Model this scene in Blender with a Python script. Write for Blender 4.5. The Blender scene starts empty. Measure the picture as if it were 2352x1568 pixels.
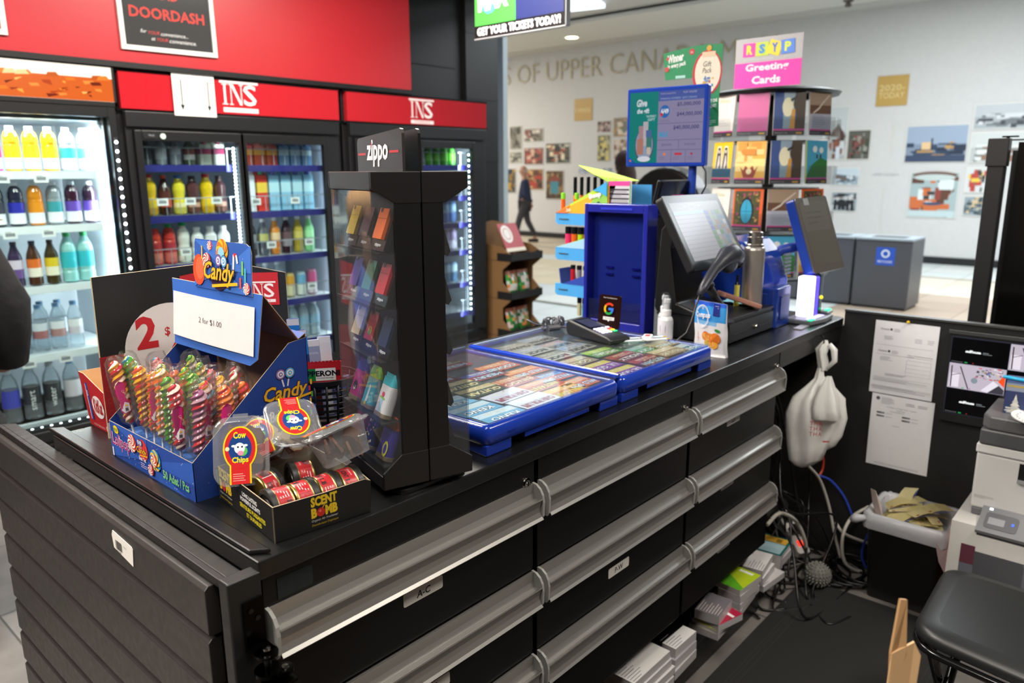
import bpy, bmesh, math, random
from mathutils import Vector, Matrix
random.seed(7)
C = bpy.context.scene.collection
PI = math.pi
# ---------------------------------------------------------------- camera, world, exposure
sc = bpy.context.scene
cam_d = bpy.data.cameras.new('camera'); cam = bpy.data.objects.new('camera', cam_d); C.objects.link(cam)
cam_d.sensor_width = 36.0; cam_d.lens = 36.0*1740.2/2352; cam_d.clip_start = .05; cam_d.clip_end = 100
_y, _p, _r = 0.7260443, 0.2207786, 0.00455101
_f = Vector((math.cos(_p)*math.cos(_y), math.cos(_p)*math.sin(_y), -math.sin(_p)))
_rt = Vector((math.sin(_y), -math.cos(_y), 0)); _d = _f.cross(_rt)
_r2 = _rt*math.cos(_r)+_d*math.sin(_r); _d2 = -_rt*math.sin(_r)+_d*math.cos(_r)
cam.matrix_world = Matrix(((_r2.x, -_d2.x, -_f.x, 0), (_r2.y, -_d2.y, -_f.y, 0), (_r2.z, -_d2.z, -_f.z, 1.55), (0, 0, 0, 1)))
cam_d.dof.use_dof = True; cam_d.dof.focus_distance = 1.45; cam_d.dof.aperture_fstop = 4.0
sc.camera = cam
w = bpy.data.worlds.new('world'); sc.world = w; w.use_nodes = True
w.node_tree.nodes['Background'].inputs[0].default_value = (.82, .88, 1, 1)
w.node_tree.nodes['Background'].inputs[1].default_value = .40
sc.view_settings.view_transform = 'Standard'; sc.view_settings.look = 'None'
sc.view_settings.exposure = .35; sc.view_settings.gamma = 1.0
sc.view_settings.use_curve_mapping = False
sc.cycles.max_bounces = 6; sc.cycles.transparent_max_bounces = 24; sc.cycles.caustics_reflective = False; sc.cycles.caustics_refractive = False
sc.cycles.use_denoising = True
def area(name, loc, sx, sy, power, col=(1, 1, 1), rot=(0, 0, 0)):
    l = bpy.data.lights.new(name, 'AREA'); l.shape = 'RECTANGLE'; l.size = sx; l.size_y = sy; l.energy = power; l.color = col
    o = bpy.data.objects.new(name, l); C.objects.link(o); o.location = loc; o.rotation_euler = rot
    return o
WARM = (1, .93, .84); COOL = (.90, .96, 1)
area('ceiling_lamp', (.3, .3, 2.93), 1.2, .6, 22, WARM)
area('ceiling_lamp', (2.3, -.7, 2.93), 1.2, .6, 38, WARM)
area('ceiling_lamp', (.4, 2.6, 2.93), 1.2, .6, 70, WARM)
area('ceiling_lamp', (2.4, 2.7, 2.93), 1.2, .6, 60, WARM)
area('ceiling_lamp', (-1.6, 1.4, 2.93), 1.2, .6, 80, WARM)
for x, y, p, c in ((8.0, .5, 220, COOL), (7.8, 15, 200, WARM), (11.0, 1.8, 230, COOL), (11.0, 14.5, 240, WARM), (7.2, 4.6, 90, COOL)):
    area('mall_lamp', (x, y, 4.18), 2.2 if x < 10 else 1.5, 4.0 if y != 4.6 else 1.2, p, c)
# ---------------------------------------------------------------- colours and materials
def lin(c):
    if isinstance(c, str):
        c = c.lstrip('#'); c = tuple(int(c[i:i+2], 16)/255 for i in (0, 2, 4))
    return tuple((v/12.92 if v <= .04045 else ((v+.055)/1.055)**2.4) for v in c)
MATS = {}
def mat(key):
    if key in MATS: return MATS[key]
    m = bpy.data.materials.new(key); MATS[key] = m; m.use_nodes = True
    nt = m.node_tree; b = nt.nodes['Principled BSDF']; out = nt.nodes['Material Output']
    N = nt.nodes.new; L = nt.links.new
    at = N('ShaderNodeAttribute'); at.attribute_name = 'Col'
    tc = N('ShaderNodeTexCoord')
    def noise(scale, detail=4, obj=True):
        n = N('ShaderNodeTexNoise'); n.inputs['Scale'].default_value = scale; n.inputs['Detail'].default_value = detail
        L(tc.outputs['Object'], n.inputs['Vector']); return n
    def bump(fac, dist, st=.3):
        bp = N('ShaderNodeBump'); bp.inputs['Strength'].default_value = st; bp.inputs['Distance'].default_value = dist
        L(fac, bp.inputs['Height']); L(bp.outputs[0], b.inputs['Normal'])
    def tint(n, lo, hi, src=None):
        mr = N('ShaderNodeMapRange'); L(n.outputs[0], mr.inputs[0]); mr.inputs[3].default_value = lo; mr.inputs[4].default_value = hi
        mx = N('ShaderNodeMix'); mx.data_type = 'RGBA'; mx.blend_type = 'MULTIPLY'; mx.inputs[0].default_value = 1
        L(src or at.outputs['Color'], mx.inputs[6]); L(mr.outputs[0], mx.inputs[7]); L(mx.outputs[2], b.inputs['Base Color'])
        return mr
    base = key.split('_')[0]
    rough = {'paper': .75, 'card': .55, 'gloss': .16, 'satin': .38, 'matte': .8, 'metal': .3, 'chrome': .12, 'rubber': .7, 'candy': .22, 'foil': .28,
             'wood': .42, 'top': .24, 'skin': .5, 'cloth': .9, 'bottle': .12, 'brushed': .34, 'screen': .2, 'photo': .5}.get(base, .5)
    b.inputs['Roughness'].default_value = rough
    L(at.outputs['Color'], b.inputs['Base Color'])
    if base in ('metal', 'chrome', 'brushed'): b.inputs['Metallic'].default_value = 1 if base != 'brushed' else .75
    if base == 'brushed':
        n = noise(260, 2); bump(n.outputs[0], .0002, .05)
    if base == 'paper': n = noise(60); tint(n, .95, 1.03)
    if base == 'card': n = noise(35); tint(n, .94, 1.04); bump(n.outputs[0], .001, .08)
    if base == 'matte': n = noise(18); tint(n, .93, 1.05); bump(n.outputs[0], .002, .08)
    if base == 'satin': n = noise(90, 2); bump(n.outputs[0], .0005, .06)
    if base == 'rubber': n = noise(300, 3); bump(n.outputs[0], .001, .4)
    if base == 'wood':
        n = noise(9, 6); mr = tint(n, .82, 1.15)
        n2 = noise(55, 6); r = N('ShaderNodeMapRange'); L(n2.outputs[0], r.inputs[0]); r.inputs[3].default_value = .3; r.inputs[4].default_value = .6
        L(r.outputs[0], b.inputs['Roughness']); bump(n2.outputs[0], .001, .12)
    if base == 'top':      # black laminate worktop with dust and scuffs
        n = noise(7, 8); n2 = noise(900, 2); n3 = noise(3, 3)
        r = N('ShaderNodeMapRange'); L(n.outputs[0], r.inputs[0]); r.inputs[1].default_value = .35; r.inputs[2].default_value = .75; r.inputs[3].default_value = .27; r.inputs[4].default_value = .38
        L(r.outputs[0], b.inputs['Roughness'])
        r2 = N('ShaderNodeMapRange'); L(n2.outputs[0], r2.inputs[0]); r2.inputs[1].default_value = .70; r2.inputs[2].default_value = .78
        r3 = N('ShaderNodeMapRange'); L(n3.outputs[0], r3.inputs[0]); r3.inputs[1].default_value = .40; r3.inputs[2].default_value = .7; r3.inputs[4].default_value = .5
        mu = N('ShaderNodeMath'); mu.operation = 'MULTIPLY'; L(r2.outputs[0], mu.inputs[0]); L(r3.outputs[0], mu.inputs[1])
        mx = N('ShaderNodeMix'); mx.data_type = 'RGBA'; L(mu.outputs[0], mx.inputs[0]); L(at.outputs['Color'], mx.inputs[6]); mx.inputs[7].default_value = (.4, .4, .38, 1)
        L(mx.outputs[2], b.inputs['Base Color'])
    if key.endswith('_low'): b.inputs['Specular IOR Level'].default_value = .22
    if base == 'candy': b.inputs['Coat Weight'].default_value = .6
    if base == 'foil': n = noise(45, 4); bump(n.outputs[0], .004, .35)
    if base == 'cloth': n = noise(25, 4); bump(n.outputs[0], .01, .4)
    if base == 'bottle': b.inputs['Coat Weight'].default_value = .3
    if base in ('clear', 'wrap', 'glass', 'pet'):
        nt.nodes.remove(b)
        tr = N('ShaderNodeBsdfTransparent'); gl = N('ShaderNodeBsdfGlossy'); mxs = N('ShaderNodeMixShader'); lw = N('ShaderNodeLayerWeight'); df = N('ShaderNodeBsdfDiffuse'); mh = N('ShaderNodeMixShader')
        gl.inputs['Roughness'].default_value = {'clear': .06, 'wrap': .16, 'glass': .01, 'pet': .1}[base]
        lw.inputs['Blend'].default_value = .18
        r = N('ShaderNodeMapRange'); L(lw.outputs['Fresnel'], r.inputs[0]); r.inputs[3].default_value = {'clear': .02, 'wrap': .04, 'glass': .015, 'pet': .05}[base]; r.inputs[4].default_value = {'clear': .26, 'wrap': .35, 'glass': .5, 'pet': .6}[base]
        mh.inputs[0].default_value = .10 if key == 'clear_hazy' else {'clear': .02, 'wrap': .025, 'glass': .0, 'pet': .12}[base]; df.inputs[0].default_value = (.85, .87, .9, 1)
        L(at.outputs['Color'], tr.inputs[0]); L(tr.outputs[0], mh.inputs[1]); L(df.outputs[0], mh.inputs[2])
        L(r.outputs[0], mxs.inputs[0]); L(mh.outputs[0], mxs.inputs[1]); L(gl.outputs[0], mxs.inputs[2]); L(mxs.outputs[0], out.inputs[0])
        if base == 'wrap':
            n = noise(120, 3); bp = N('ShaderNodeBump'); bp.inputs['Strength'].default_value = .6; bp.inputs['Distance'].default_value = .004; L(n.outputs[0], bp.inputs['Height'])
            L(bp.outputs[0], gl.inputs['Normal'])
    if base in ('emit', 'screen'):
        st = float(key.split('_')[1]) if '_' in key else 1.0
        L(at.outputs['Color'], b.inputs['Emission Color']); b.inputs['Emission Strength'].default_value = st
        if base == 'screen':
            dk = N('ShaderNodeMix'); dk.data_type = 'RGBA'; dk.blend_type = 'MULTIPLY'; dk.inputs[0].default_value = 1; L(at.outputs['Color'], dk.inputs[6]); dk.inputs[7].default_value = (.05, .05, .05, 1); L(dk.outputs[2], b.inputs['Base Color'])
    return m
# ---------------------------------------------------------------- mesh builder
def rotm(rx=0, ry=0, rz=0, loc=(0, 0, 0)):
    return Matrix.Translation(loc) @ Matrix.Rotation(rz, 4, 'Z') @ Matrix.Rotation(ry, 4, 'Y') @ Matrix.Rotation(rx, 4, 'X')
class MB:
    def __init__(s, col='#808080', mt='satin'):
        s.v = []; s.f = []; s.c = []; s.m = []; s.s = []; s.keys = []; s.col = col; s.mt = mt; s.T = None
    def key(s, k):
        if k not in s.keys: s.keys.append(k)
        return s.keys.index(k)
    def add(s, vs, fs, col=None, mt=None, smooth=False, M=None):
        o = len(s.v); T = s.T
        for p in vs:
            p = Vector(p)
            if M: p = M @ p
            if T: p = T @ p
            s.v.append(p)
        k = s.key(mt or s.mt); c = lin(col or s.col)
        for f in fs:
            s.f.append([i+o for i in f]); s.c.append(c); s.m.append(k); s.s.append(smooth)
        return s
    def box(s, x0, y0, z0, x1, y1, z1, col=None, mt=None, M=None):
        return s.add([(x0,y0,z0),(x1,y0,z0),(x1,y1,z0),(x0,y1,z0),(x0,y0,z1),(x1,y0,z1),(x1,y1,z1),(x0,y1,z1)],
                     [(0,3,2,1),(4,5,6,7),(0,1,5,4),(1,2,6,5),(2,3,7,6),(3,0,4,7)], col, mt, False, M)
    def cbox(s, cx, cy, cz, sx, sy, sz, col=None, mt=None, M=None):
        return s.box(cx-sx/2, cy-sy/2, cz-sz/2, cx+sx/2, cy+sy/2, cz+sz/2, col, mt, M)
    def rbox(s, x0, y0, x1, y1, z0, z1, r, col=None, mt=None, M=None, seg=4, taper=0):
        pts = []
        for cx, cy, a in ((x1-r, y1-r, 0), (x0+r, y1-r, PI/2), (x0+r, y0+r, PI), (x1-r, y0+r, 1.5*PI)):
            for i in range(seg+1):
                t = a+PI/2*i/seg; pts.append((cx+r*math.cos(t), cy+r*math.sin(t)))
        return s.prism(pts, z0, z1, col, mt, M)
    def prism(s, pts, z0, z1, col=None, mt=None, M=None, smooth=False):
        n = len(pts); vs = [(x, y, z0) for x, y in pts]+[(x, y, z1) for x, y in pts]
        a = sum(pts[i][0]*pts[(i+1)%n][1]-pts[(i+1)%n][0]*pts[i][1] for i in range(n))
        fs = [tuple(range(n-1, -1, -1)), tuple(range(n, 2*n))]+[(i, (i+1)%n, n+(i+1)%n, n+i) for i in range(n)]
        if (a < 0) != (z1 < z0): fs = [tuple(reversed(f)) for f in fs]
        return s.add(vs, fs, col, mt, smooth, M)
    def lathe(s, prof, cols=None, mt=None, seg=16, M=None, cx=0, cy=0, smooth=True, col=None):
        # prof [(r,z)...] ; cols per segment or None
        n = len(prof); vs = []
        for r, z in prof:
            for i in range(seg):
                t = 2*PI*i/seg; vs.append((cx+max(r, 1e-5)*math.cos(t), cy+max(r, 1e-5)*math.sin(t), z))
        for j in range(n-1):
            s.add([vs[j*seg+i] for i in range(seg)]+[vs[(j+1)*seg+i] for i in range(seg)],
                  [(i, (i+1)%seg, seg+(i+1)%seg, seg+i) for i in range(seg)], (cols[j] if cols else col), mt, smooth, M)
        return s
    def tube(s, pts, r, col=None, mt=None, seg=8, caps=True, M=None):
        pts = [Vector(p) for p in pts]; n = len(pts); vs = []; rs = r if isinstance(r, (list, tuple)) else [r]*n
        up = Vector((0, 0, 1)); prev = None
        for i, p in enumerate(pts):
            d = (pts[min(i+1, n-1)]-pts[max(i-1, 0)]).normalized()
            if prev is None:
                a = d.cross(up if abs(d.z) < .95 else Vector((1, 0, 0))).normalized()
            else: a = (prev-d*prev.dot(d)).normalized()
            prev = a; b = d.cross(a)
            for k in range(seg):
                t = 2*PI*k/seg; vs.append(p+(a*math.cos(t)+b*math.sin(t))*rs[i])
        fs = [(j*seg+i, j*seg+(i+1)%seg, (j+1)*seg+(i+1)%seg, (j+1)*seg+i) for j in range(n-1) for i in range(seg)]
        if caps: fs += [tuple(range(seg-1, -1, -1)), tuple(range((n-1)*seg, n*seg))]
        return s.add(vs, fs, col, mt, True, M)
    def cyl(s, p0, p1, r, col=None, mt=None, seg=16, r2=None, M=None):
        p0 = Vector(p0); p1 = Vector(p1); d = (p1-p0).normalized()
        a = d.cross(Vector((0, 0, 1)) if abs(d.z) < .95 else Vector((1, 0, 0))).normalized(); b = d.cross(a); r2 = r if r2 is None else r2
        vs = [p0+(a*math.cos(2*PI*k/seg)+b*math.sin(2*PI*k/seg))*r for k in range(seg)]+[p1+(a*math.cos(2*PI*k/seg)+b*math.sin(2*PI*k/seg))*r2 for k in range(seg)]
        s.add(vs, [(i, (i+1)%seg, seg+(i+1)%seg, seg+i) for i in range(seg)], col, mt, True, M)
        return s.add(vs, [tuple(range(seg-1, -1, -1)), tuple(range(seg, 2*seg))], col, mt, False, M)
    def sphere(s, c, r, col=None, mt=None, seg=12, rings=8, M=None):
        rr = r if isinstance(r, (list, tuple)) else (r, r, r); vs = []; 
        for j in range(rings+1):
            ph = PI*j/rings
            for i in range(seg):
                t = 2*PI*i/seg; vs.append((c[0]+rr[0]*math.sin(ph)*math.cos(t), c[1]+rr[1]*math.sin(ph)*math.sin(t), c[2]-rr[2]*math.cos(ph)))
        fs = [(j*seg+i, j*seg+(i+1)%seg, (j+1)*seg+(i+1)%seg, (j+1)*seg+i) for j in range(rings) for i in range(seg)]
        return s.add(vs, fs, col, mt, True, M)
    def art(s, A, org, U, V, eps=.0002, mt=None, f=None):
        # lay flat artwork on the plane org + u*U + v*V (unit vectors), each layer raised by eps; f maps (u,v,h) for curved faces
        org = Vector(org); U = Vector(U).normalized(); V = Vector(V).normalized(); N = U.cross(V)
        for li, (vs, fs, col) in enumerate(A.L):
            h = eps*(1+A.lv[li])
            s.add([f(x, y, h) if f else org+U*x+V*y+N*h for x, y in vs], fs, col, mt)
        return s
    def build(s, name, parent=None, bevel=0, seg=2, loc=None, rot=None, subd=0, merge=False, ang=None):
        me = bpy.data.meshes.new(name)
        me.from_pydata([tuple(v) for v in s.v], [], s.f)
        at = me.attributes.new('Col', 'FLOAT_COLOR', 'CORNER'); buf = []
        for f, c in zip(s.f, s.c): buf += [c[0], c[1], c[2], 1.0]*len(f)
        at.data.foreach_set('color', buf)
        me.polygons.foreach_set('material_index', s.m); me.polygons.foreach_set('use_smooth', s.s)
        for k in s.keys: me.materials.append(mat(k))
        me.update()
        if merge:
            bm = bmesh.new(); bm.from_mesh(me); bmesh.ops.remove_doubles(bm, verts=bm.verts, dist=1e-5); bm.to_mesh(me); bm.free()
        o = bpy.data.objects.new(name, me); C.objects.link(o)
        if parent: o.parent = parent
        if loc is not None: o.location = loc
        if rot is not None: o.rotation_euler = rot
        if bevel:
            b = o.modifiers.new('bevel', 'BEVEL'); b.width = bevel; b.segments = seg; b.limit_method = 'ANGLE'; b.angle_limit = math.radians(40)
        if subd:
            b = o.modifiers.new('subd', 'SUBSURF'); b.levels = subd; b.render_levels = subd
        return o
TX = {}
def textmesh(t, shear=0, bold=0):
    k = (t, shear, bold)
    if k not in TX:
        cu = bpy.data.curves.new('t', 'FONT'); cu.body = t; cu.size = 1; cu.shear = shear; cu.offset = bold; cu.resolution_u = 2; cu.fill_mode = 'FRONT'
        ob = bpy.data.objects.new('t', cu); me = bpy.data.meshes.new_from_object(ob)
        vs = [(v.co.x, v.co.y) for v in me.vertices]; fs = [tuple(p.vertices) for p in me.polygons]
        if me.polygons and me.polygons[0].normal.z < 0: fs = [tuple(reversed(f)) for f in fs]
        bpy.data.objects.remove(ob); bpy.data.curves.remove(cu); bpy.data.meshes.remove(me)
        if not vs: vs = [(0, 0), (.01, 0), (0, .01)]; fs = []
        x0 = min(v[0] for v in vs); x1 = max(v[0] for v in vs); y0 = min(v[1] for v in vs); y1 = max(v[1] for v in vs)
        TX[k] = ([(x-x0, y-y0) for x, y in vs], fs, x1-x0, y1-y0)
    return TX[k]
class Art:
    def __init__(s, stack=True): s.L = []; s.lv = []; s.bb = []; s.level = 0
    def put(s, vs, fs, col):
        # each shape lies just above whatever it overlaps
        xs = [v[0] for v in vs]; ys = [v[1] for v in vs]; b = (min(xs), min(ys), max(xs), max(ys)); lv = 0
        for (c, l) in s.bb:
            if l >= lv and c[0] < b[2] and b[0] < c[2] and c[1] < b[3] and b[1] < c[3]: lv = l+1
        s.bb.append((b, lv)); s.L.append((vs, fs, col)); s.lv.append(lv); return s
    def rect(s, x0, y0, x1, y1, col): return s.put([(x0, y0), (x1, y0), (x1, y1), (x0, y1)], [(0, 1, 2, 3)], col)
    def poly(s, pts, col):
        n = len(pts); a = sum(pts[i][0]*pts[(i+1)%n][1]-pts[(i+1)%n][0]*pts[i][1] for i in range(n))
        if a < 0: pts = list(reversed(pts))
        return s.put(list(pts), [tuple(range(n))], col)
    def circ(s, cx, cy, r, col, seg=20, ry=None, rot=0):
        ry = ry or r; P = []
        for i in range(seg):
            t = 2*PI*i/seg; x = r*math.cos(t); y = ry*math.sin(t); P.append((cx+x*math.cos(rot)-y*math.sin(rot), cy+x*math.sin(rot)+y*math.cos(rot)))
        return s.poly(P, col)
    def swirl(s, cx, cy, r, c1, c2, n=6, tw=1.2):
        s.circ(cx, cy, r, c1)
        for k in range(n):
            P = []; Q = []
            for i in range(6):
                q = r*i/5; a = 2*PI*k/n+tw*i/5; P.append((cx+q*math.cos(a), cy+q*math.sin(a))); Q.append((cx+q*math.cos(a+PI/n), cy+q*math.sin(a+PI/n)))
            s.level += 0
            s.put(P+Q, [(i, i+1, 7+i, 6+i) for i in range(5)], c2)
        return s
    def line(s, x0, y0, x1, y1, w, col):
        d = math.hypot(x1-x0, y1-y0) or 1; nx = -(y1-y0)/d*w/2; ny = (x1-x0)/d*w/2
        return s.poly([(x0+nx, y0+ny), (x1+nx, y1+ny), (x1-nx, y1-ny), (x0-nx, y0-ny)], col)
    def text(s, t, x, y, size, col, al='l', shear=0, bold=0, width=None, rot=0, h=None):
        # size = em size; width / h fit the text to that width / height
        vs, fs, W, H = textmesh(t, shear, bold)
        sx = sy = size if size else 1
        if width: sx = width/max(W, 1e-6)
        if width and not h: sy = sx
        if h: sy = h/max(H, 1e-6); sx = sx if width else sy
        ox = {'l': 0, 'c': -W*sx/2, 'r': -W*sx}[al]; cr, sr = math.cos(rot), math.sin(rot)
        P = []
        for a, b in vs:
            a = a*sx+ox; b = b*sy; P.append((x+a*cr-b*sr, y+a*sr+b*cr))
        return s.put(P, fs, col)
    def otext(s, t, x, y, size, col, oc, ow=.06, **k):
        s.text(t, x, y, size, oc, bold=ow+k.pop('bold', 0.0), **k); b = 0.015
        return s.text(t, x, y, size, col, bold=b, **k)
    def lines(s, x0, y0, x1, n, dy, col, hgt=None, seed=1):
        R = random.Random(seed); hgt = hgt or dy*.4
        for i in range(n):
            e = x0+(x1-x0)*R.uniform(.55, 1); y = y0-i*dy; s.rect(x0, y, e, y+hgt, col)
        return s
    def noise(s, x0, y0, x1, y1, n, cols, seed=1, lo=.05, hi=.2):
        R = random.Random(seed); W = x1-x0; H = y1-y0
        for i in range(n):
            a = W*R.uniform(lo, hi); b = H*R.uniform(lo, hi); x = R.uniform(x0, x1-a); y = R.uniform(y0, y1-b); s.rect(x, y, x+a, y+b, R.choice(cols))
        return s
def tag(o, label=None, cat=None, group=None, kind=None):
    if label: o['label'] = label
    if cat: o['category'] = cat
    if group: o['group'] = group
    if kind: o['kind'] = kind
    return o
def thing(name, label, cat, loc=(0, 0, 0), rz=0, group=None, rot=None):
    o = bpy.data.objects.new(name, None); C.objects.link(o); o.empty_display_size = .05
    o.location = loc; o.rotation_euler = rot or (0, 0, rz); return tag(o, label, cat, group)
def struct(o): o['kind'] = 'structure'; return o
def dup(root, loc=None, rot=None, label=None, group=None):
    r = root.copy(); C.objects.link(r)
    if loc is not None: r.location = loc
    if rot is not None: r.rotation_euler = rot
    if label: r['label'] = label
    if group: r['group'] = group
    for ch in list(root.children):
        c = ch.copy(); C.objects.link(c); c.parent = r
        for g in list(ch.children):
            d = g.copy(); C.objects.link(d); d.parent = c
    return r
ORD = ['first', 'second', 'third', 'fourth', 'fifth', 'sixth', 'seventh', 'eighth', 'ninth', 'tenth', 'eleventh', 'twelfth', 'thirteenth', 'fourteenth', 'fifteenth', 'sixteenth']
T = .996   # worktop height
# ================================================================ the setting
def floor_mat(name, c1, c2, grout, size, rough):
    m = bpy.data.materials.new(name); m.use_nodes = True; nt = m.node_tree; b = nt.nodes['Principled BSDF']; N = nt.nodes.new; L = nt.links.new
    tc = N('ShaderNodeTexCoord'); br = N('ShaderNodeTexBrick'); br.offset = 0; br.inputs['Scale'].default_value = 1; br.inputs['Brick Width'].default_value = size; br.inputs['Row Height'].default_value = size
    br.inputs['Mortar Size'].default_value = .004; L(tc.outputs['Object'], br.inputs['Vector'])
    br.inputs['Color1'].default_value = (*lin(c1), 1); br.inputs['Color2'].default_value = (*lin(c2), 1); br.inputs['Mortar'].default_value = (*lin(grout), 1)
    n = N('ShaderNodeTexNoise'); n.inputs['Scale'].default_value = 6; n.inputs['Detail'].default_value = 8; L(tc.outputs['Object'], n.inputs['Vector'])
    mr = N('ShaderNodeMapRange'); L(n.outputs[0], mr.inputs[0]); mr.inputs[1].default_value = .3; mr.inputs[2].default_value = .7; mr.inputs[3].default_value = .72; mr.inputs[4].default_value = 1.2
    mx = N('ShaderNodeMix'); mx.data_type = 'RGBA'; mx.blend_type = 'MULTIPLY'; mx.inputs[0].default_value = 1; L(br.outputs['Color'], mx.inputs[6]); L(mr.outputs[0], mx.inputs[7]); L(mx.outputs[2], b.inputs['Base Color'])
    b.inputs['Roughness'].default_value = rough; MATS[name] = m
floor_mat('slate_floor', '#807b78', '#736f6c', '#4a4744', .6, .35)
mb = MB(mt='slate_floor')
mb.box(-4, -3, -.05, 5.2, 6, 0)
struct(mb.build('floor'))
# mall concourse: large pale tiles with a beige band and inset beige squares
mb = MB('#8c8a85', 'gloss'); mb.box(5.2, -8, -.05, 15, 20, -.003)
mb2 = MB(mt='satin'); R = random.Random(3); s = .61
for i in range(16):
    for j in range(46):
        x = 5.2+i*s; y = -8+j*s
        c = R.choice(['#c9d0cf', '#cfd5d2', '#c4cccc'])
        cx, cy = x+s/2, y+s/2
        if cx > 8.4 and cx < 10.6 and (cy > 6.2): c = R.choice(['#d8cdb4', '#d3c7ac'])
        if cx > 11.4 and cy > 5.5: c = R.choice(['#cdbfa8', '#c3b49c'])
        if cx < 10.9 and cx > 7.4 and 0.4 < cy < 2.75: c = R.choice(['#a3917f', '#a99887'])
        if cx < 12.7 and cx > 10.9 and 0 < cy < 2.75: c = R.choice(['#d2cab9', '#cdc4b1'])
        mb.add([(x+.003, y+.003, 0), (x+s-.003, y+.003, 0), (x+s-.003, y+s-.003, 0), (x+.003, y+s-.003, 0)], [(0, 1, 2, 3)], c, 'satin')
struct(mb.build('floor'))
mb = MB('#8d928f', 'brushed'); mb.box(7.0, 2.2, 0, 7.1, 7.5, .006); struct(mb.build('trim_1'))
mb = MB('#5a5d5c', 'satin'); mb.box(12.35, -4, 0, 12.42, 16, .002); struct(mb.build('trim_2'))
# far wall of the mall
FW = 14.25
mb = MB('#c6c6c5', 'matte'); mb.box(FW, -8, 0, FW+.2, 20, 4.6); struct(mb.build('wall_far'))
mb = MB('#17181a', 'satin'); mb.box(FW-.02, -8, 0, FW, 20, .12); struct(mb.build('baseboard_far'))
mb = MB('#b9b9b7', 'matte'); mb.box(FW-.5, -8, 4.19, FW-.0, 20, 4.3); mb.box(5.3, -8, 4.3, FW, 20, 4.4); mb.box(11.9, -8, 4.19, 13.7, 20, 4.25, '#c8c8c4')
struct(mb.build('ceiling_mall'))
mb = MB('#2e2c2a', 'matte')
mb.box(-4, -3, 3.0, 5.3, 6, 3.1); struct(mb.build('ceiling'))
# long side walls of the mall and the shop's unseen walls
mb = MB('#bdbab5', 'matte'); mb.box(5.3, 20, 0, FW, 20.2, 4.4); struct(mb.build('wall_left'))
mb = MB('#bdbab5', 'matte'); mb.box(5.3, -8.2, 0, FW, -8, 4.4); struct(mb.build('wall_right'))
mb = MB('#2a2828', 'matte'); mb.box(-4, 4.72, 0, 4.62, 4.9, 3.0); struct(mb.build('wall_back'))
mb = MB('#77706a', 'matte'); mb.box(-4.2, -3, 0, -4, 6, 3.0); struct(mb.build('wall_shop_end'))
mb = MB('#4b4744', 'matte'); mb.box(-4, -3.2, 0, 5.3, -3, 3.0); struct(mb.build('wall_near'))
# red fascia above the coolers
mb = MB('#ad2029', 'satin'); mb.box(-2.5, 4.0, 2.075, 3.51, 4.1, 3.0); struct(mb.build('wall_fascia'))
mb = MB('#141415', 'satin'); mb.box(-2.5, 3.985, 2.052, 3.52, 4.1, 2.078); struct(mb.build('trim_3'))
mb = MB('#141416', 'satin')
mb.box(3.51, 4.28, 2.06, 4.27, 4.72, 3.0); mb.box(4.27, 4.24, 0, 4.62, 4.72, 3.0)
for z in (1.15, 1.62, 2.09, 2.56): mb.box(4.27, 4.236, z, 4.62, 4.24, z+.012, '#070708')
mb.box(3.51, 4.272, 2.3, 4.2, 4.29, 2.312, '#070708')
struct(mb.build('wall_panelling'))
mb = MB('#b9c6cc', 'satin'); mb.box(5.28, 4.78, 0, 5.34, 4.86, 4.3); struct(mb.build('trim_4'))
# lamps in the ceilings
def lamp_panel(x, y, z, sx, sy, label, col='#fff4e4', st=6):
    t = thing('ceiling_lamp', label, 'lamp', (x, y, z), group='ceiling lamps')
    mb = MB('#d8d8d8', 'satin')
    for a in (-1, 1): mb.box(-sx/2-.03, a*sy/2-.02, -.03, sx/2+.03, a*sy/2+.02, 0); mb.box(a*sx/2-.02, -sy/2, -.03, a*sx/2+.02, sy/2, 0)
    mb.build('frame', t); mb = MB(col, 'emit_%g' % st); mb.box(-sx/2+.02, -sy/2+.02, -.02, sx/2-.02, sy/2-.02, -.005); mb.build('diffuser', t)
for x, y in ((.3, .3), (2.3, -.7), (.4, 2.6), (2.4, 2.7), (-1.6, 1.4)): lamp_panel(x, y, 3.0, 1.2, .6, 'flat rectangular light panel in the shop ceiling')
for x, y in ((12.99, 9.88), (12.99, 3.2)):
    t = thing('downlight', 'small round glowing downlight in the mall ceiling soffit', 'lamp', (x, y, 4.19), group='mall downlights')
    MB('#e8e4dc', 'satin').lathe([(.12, -.012), (.19, -.008), (.19, 0)], seg=24).build('trim_ring', t)
    mb = MB('#ffe9c4', 'emit_9'); mb.cyl((0, 0, -.006), (0, 0, 0), .15, seg=24); mb.build('lamp_disc', t)
t = thing('ceiling_lamp', 'bright slanted light panel in the mall ceiling', 'lamp', (10.4, 7.55, 4.29))
mb = MB('#e6f3ff', 'emit_1.4'); mb.prism([(-.6, -.2), (.9, .35), (.75, .95), (-1.6, 1.2), (-1.6, .4)], -.06, 0); mb.build('diffuser', t)
t = thing('sprinkler_head', 'small dark sprinkler head on the mall ceiling', 'sprinkler', (13.28, 4.58, 4.19))
MB('#5a5450', 'satin').lathe([(.02, -.1), (.05, -.1), (.05, -.06), (.02, -.05), (.08, -.02), (.08, 0)], seg=12).build('sprinkler_body', t)
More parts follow.
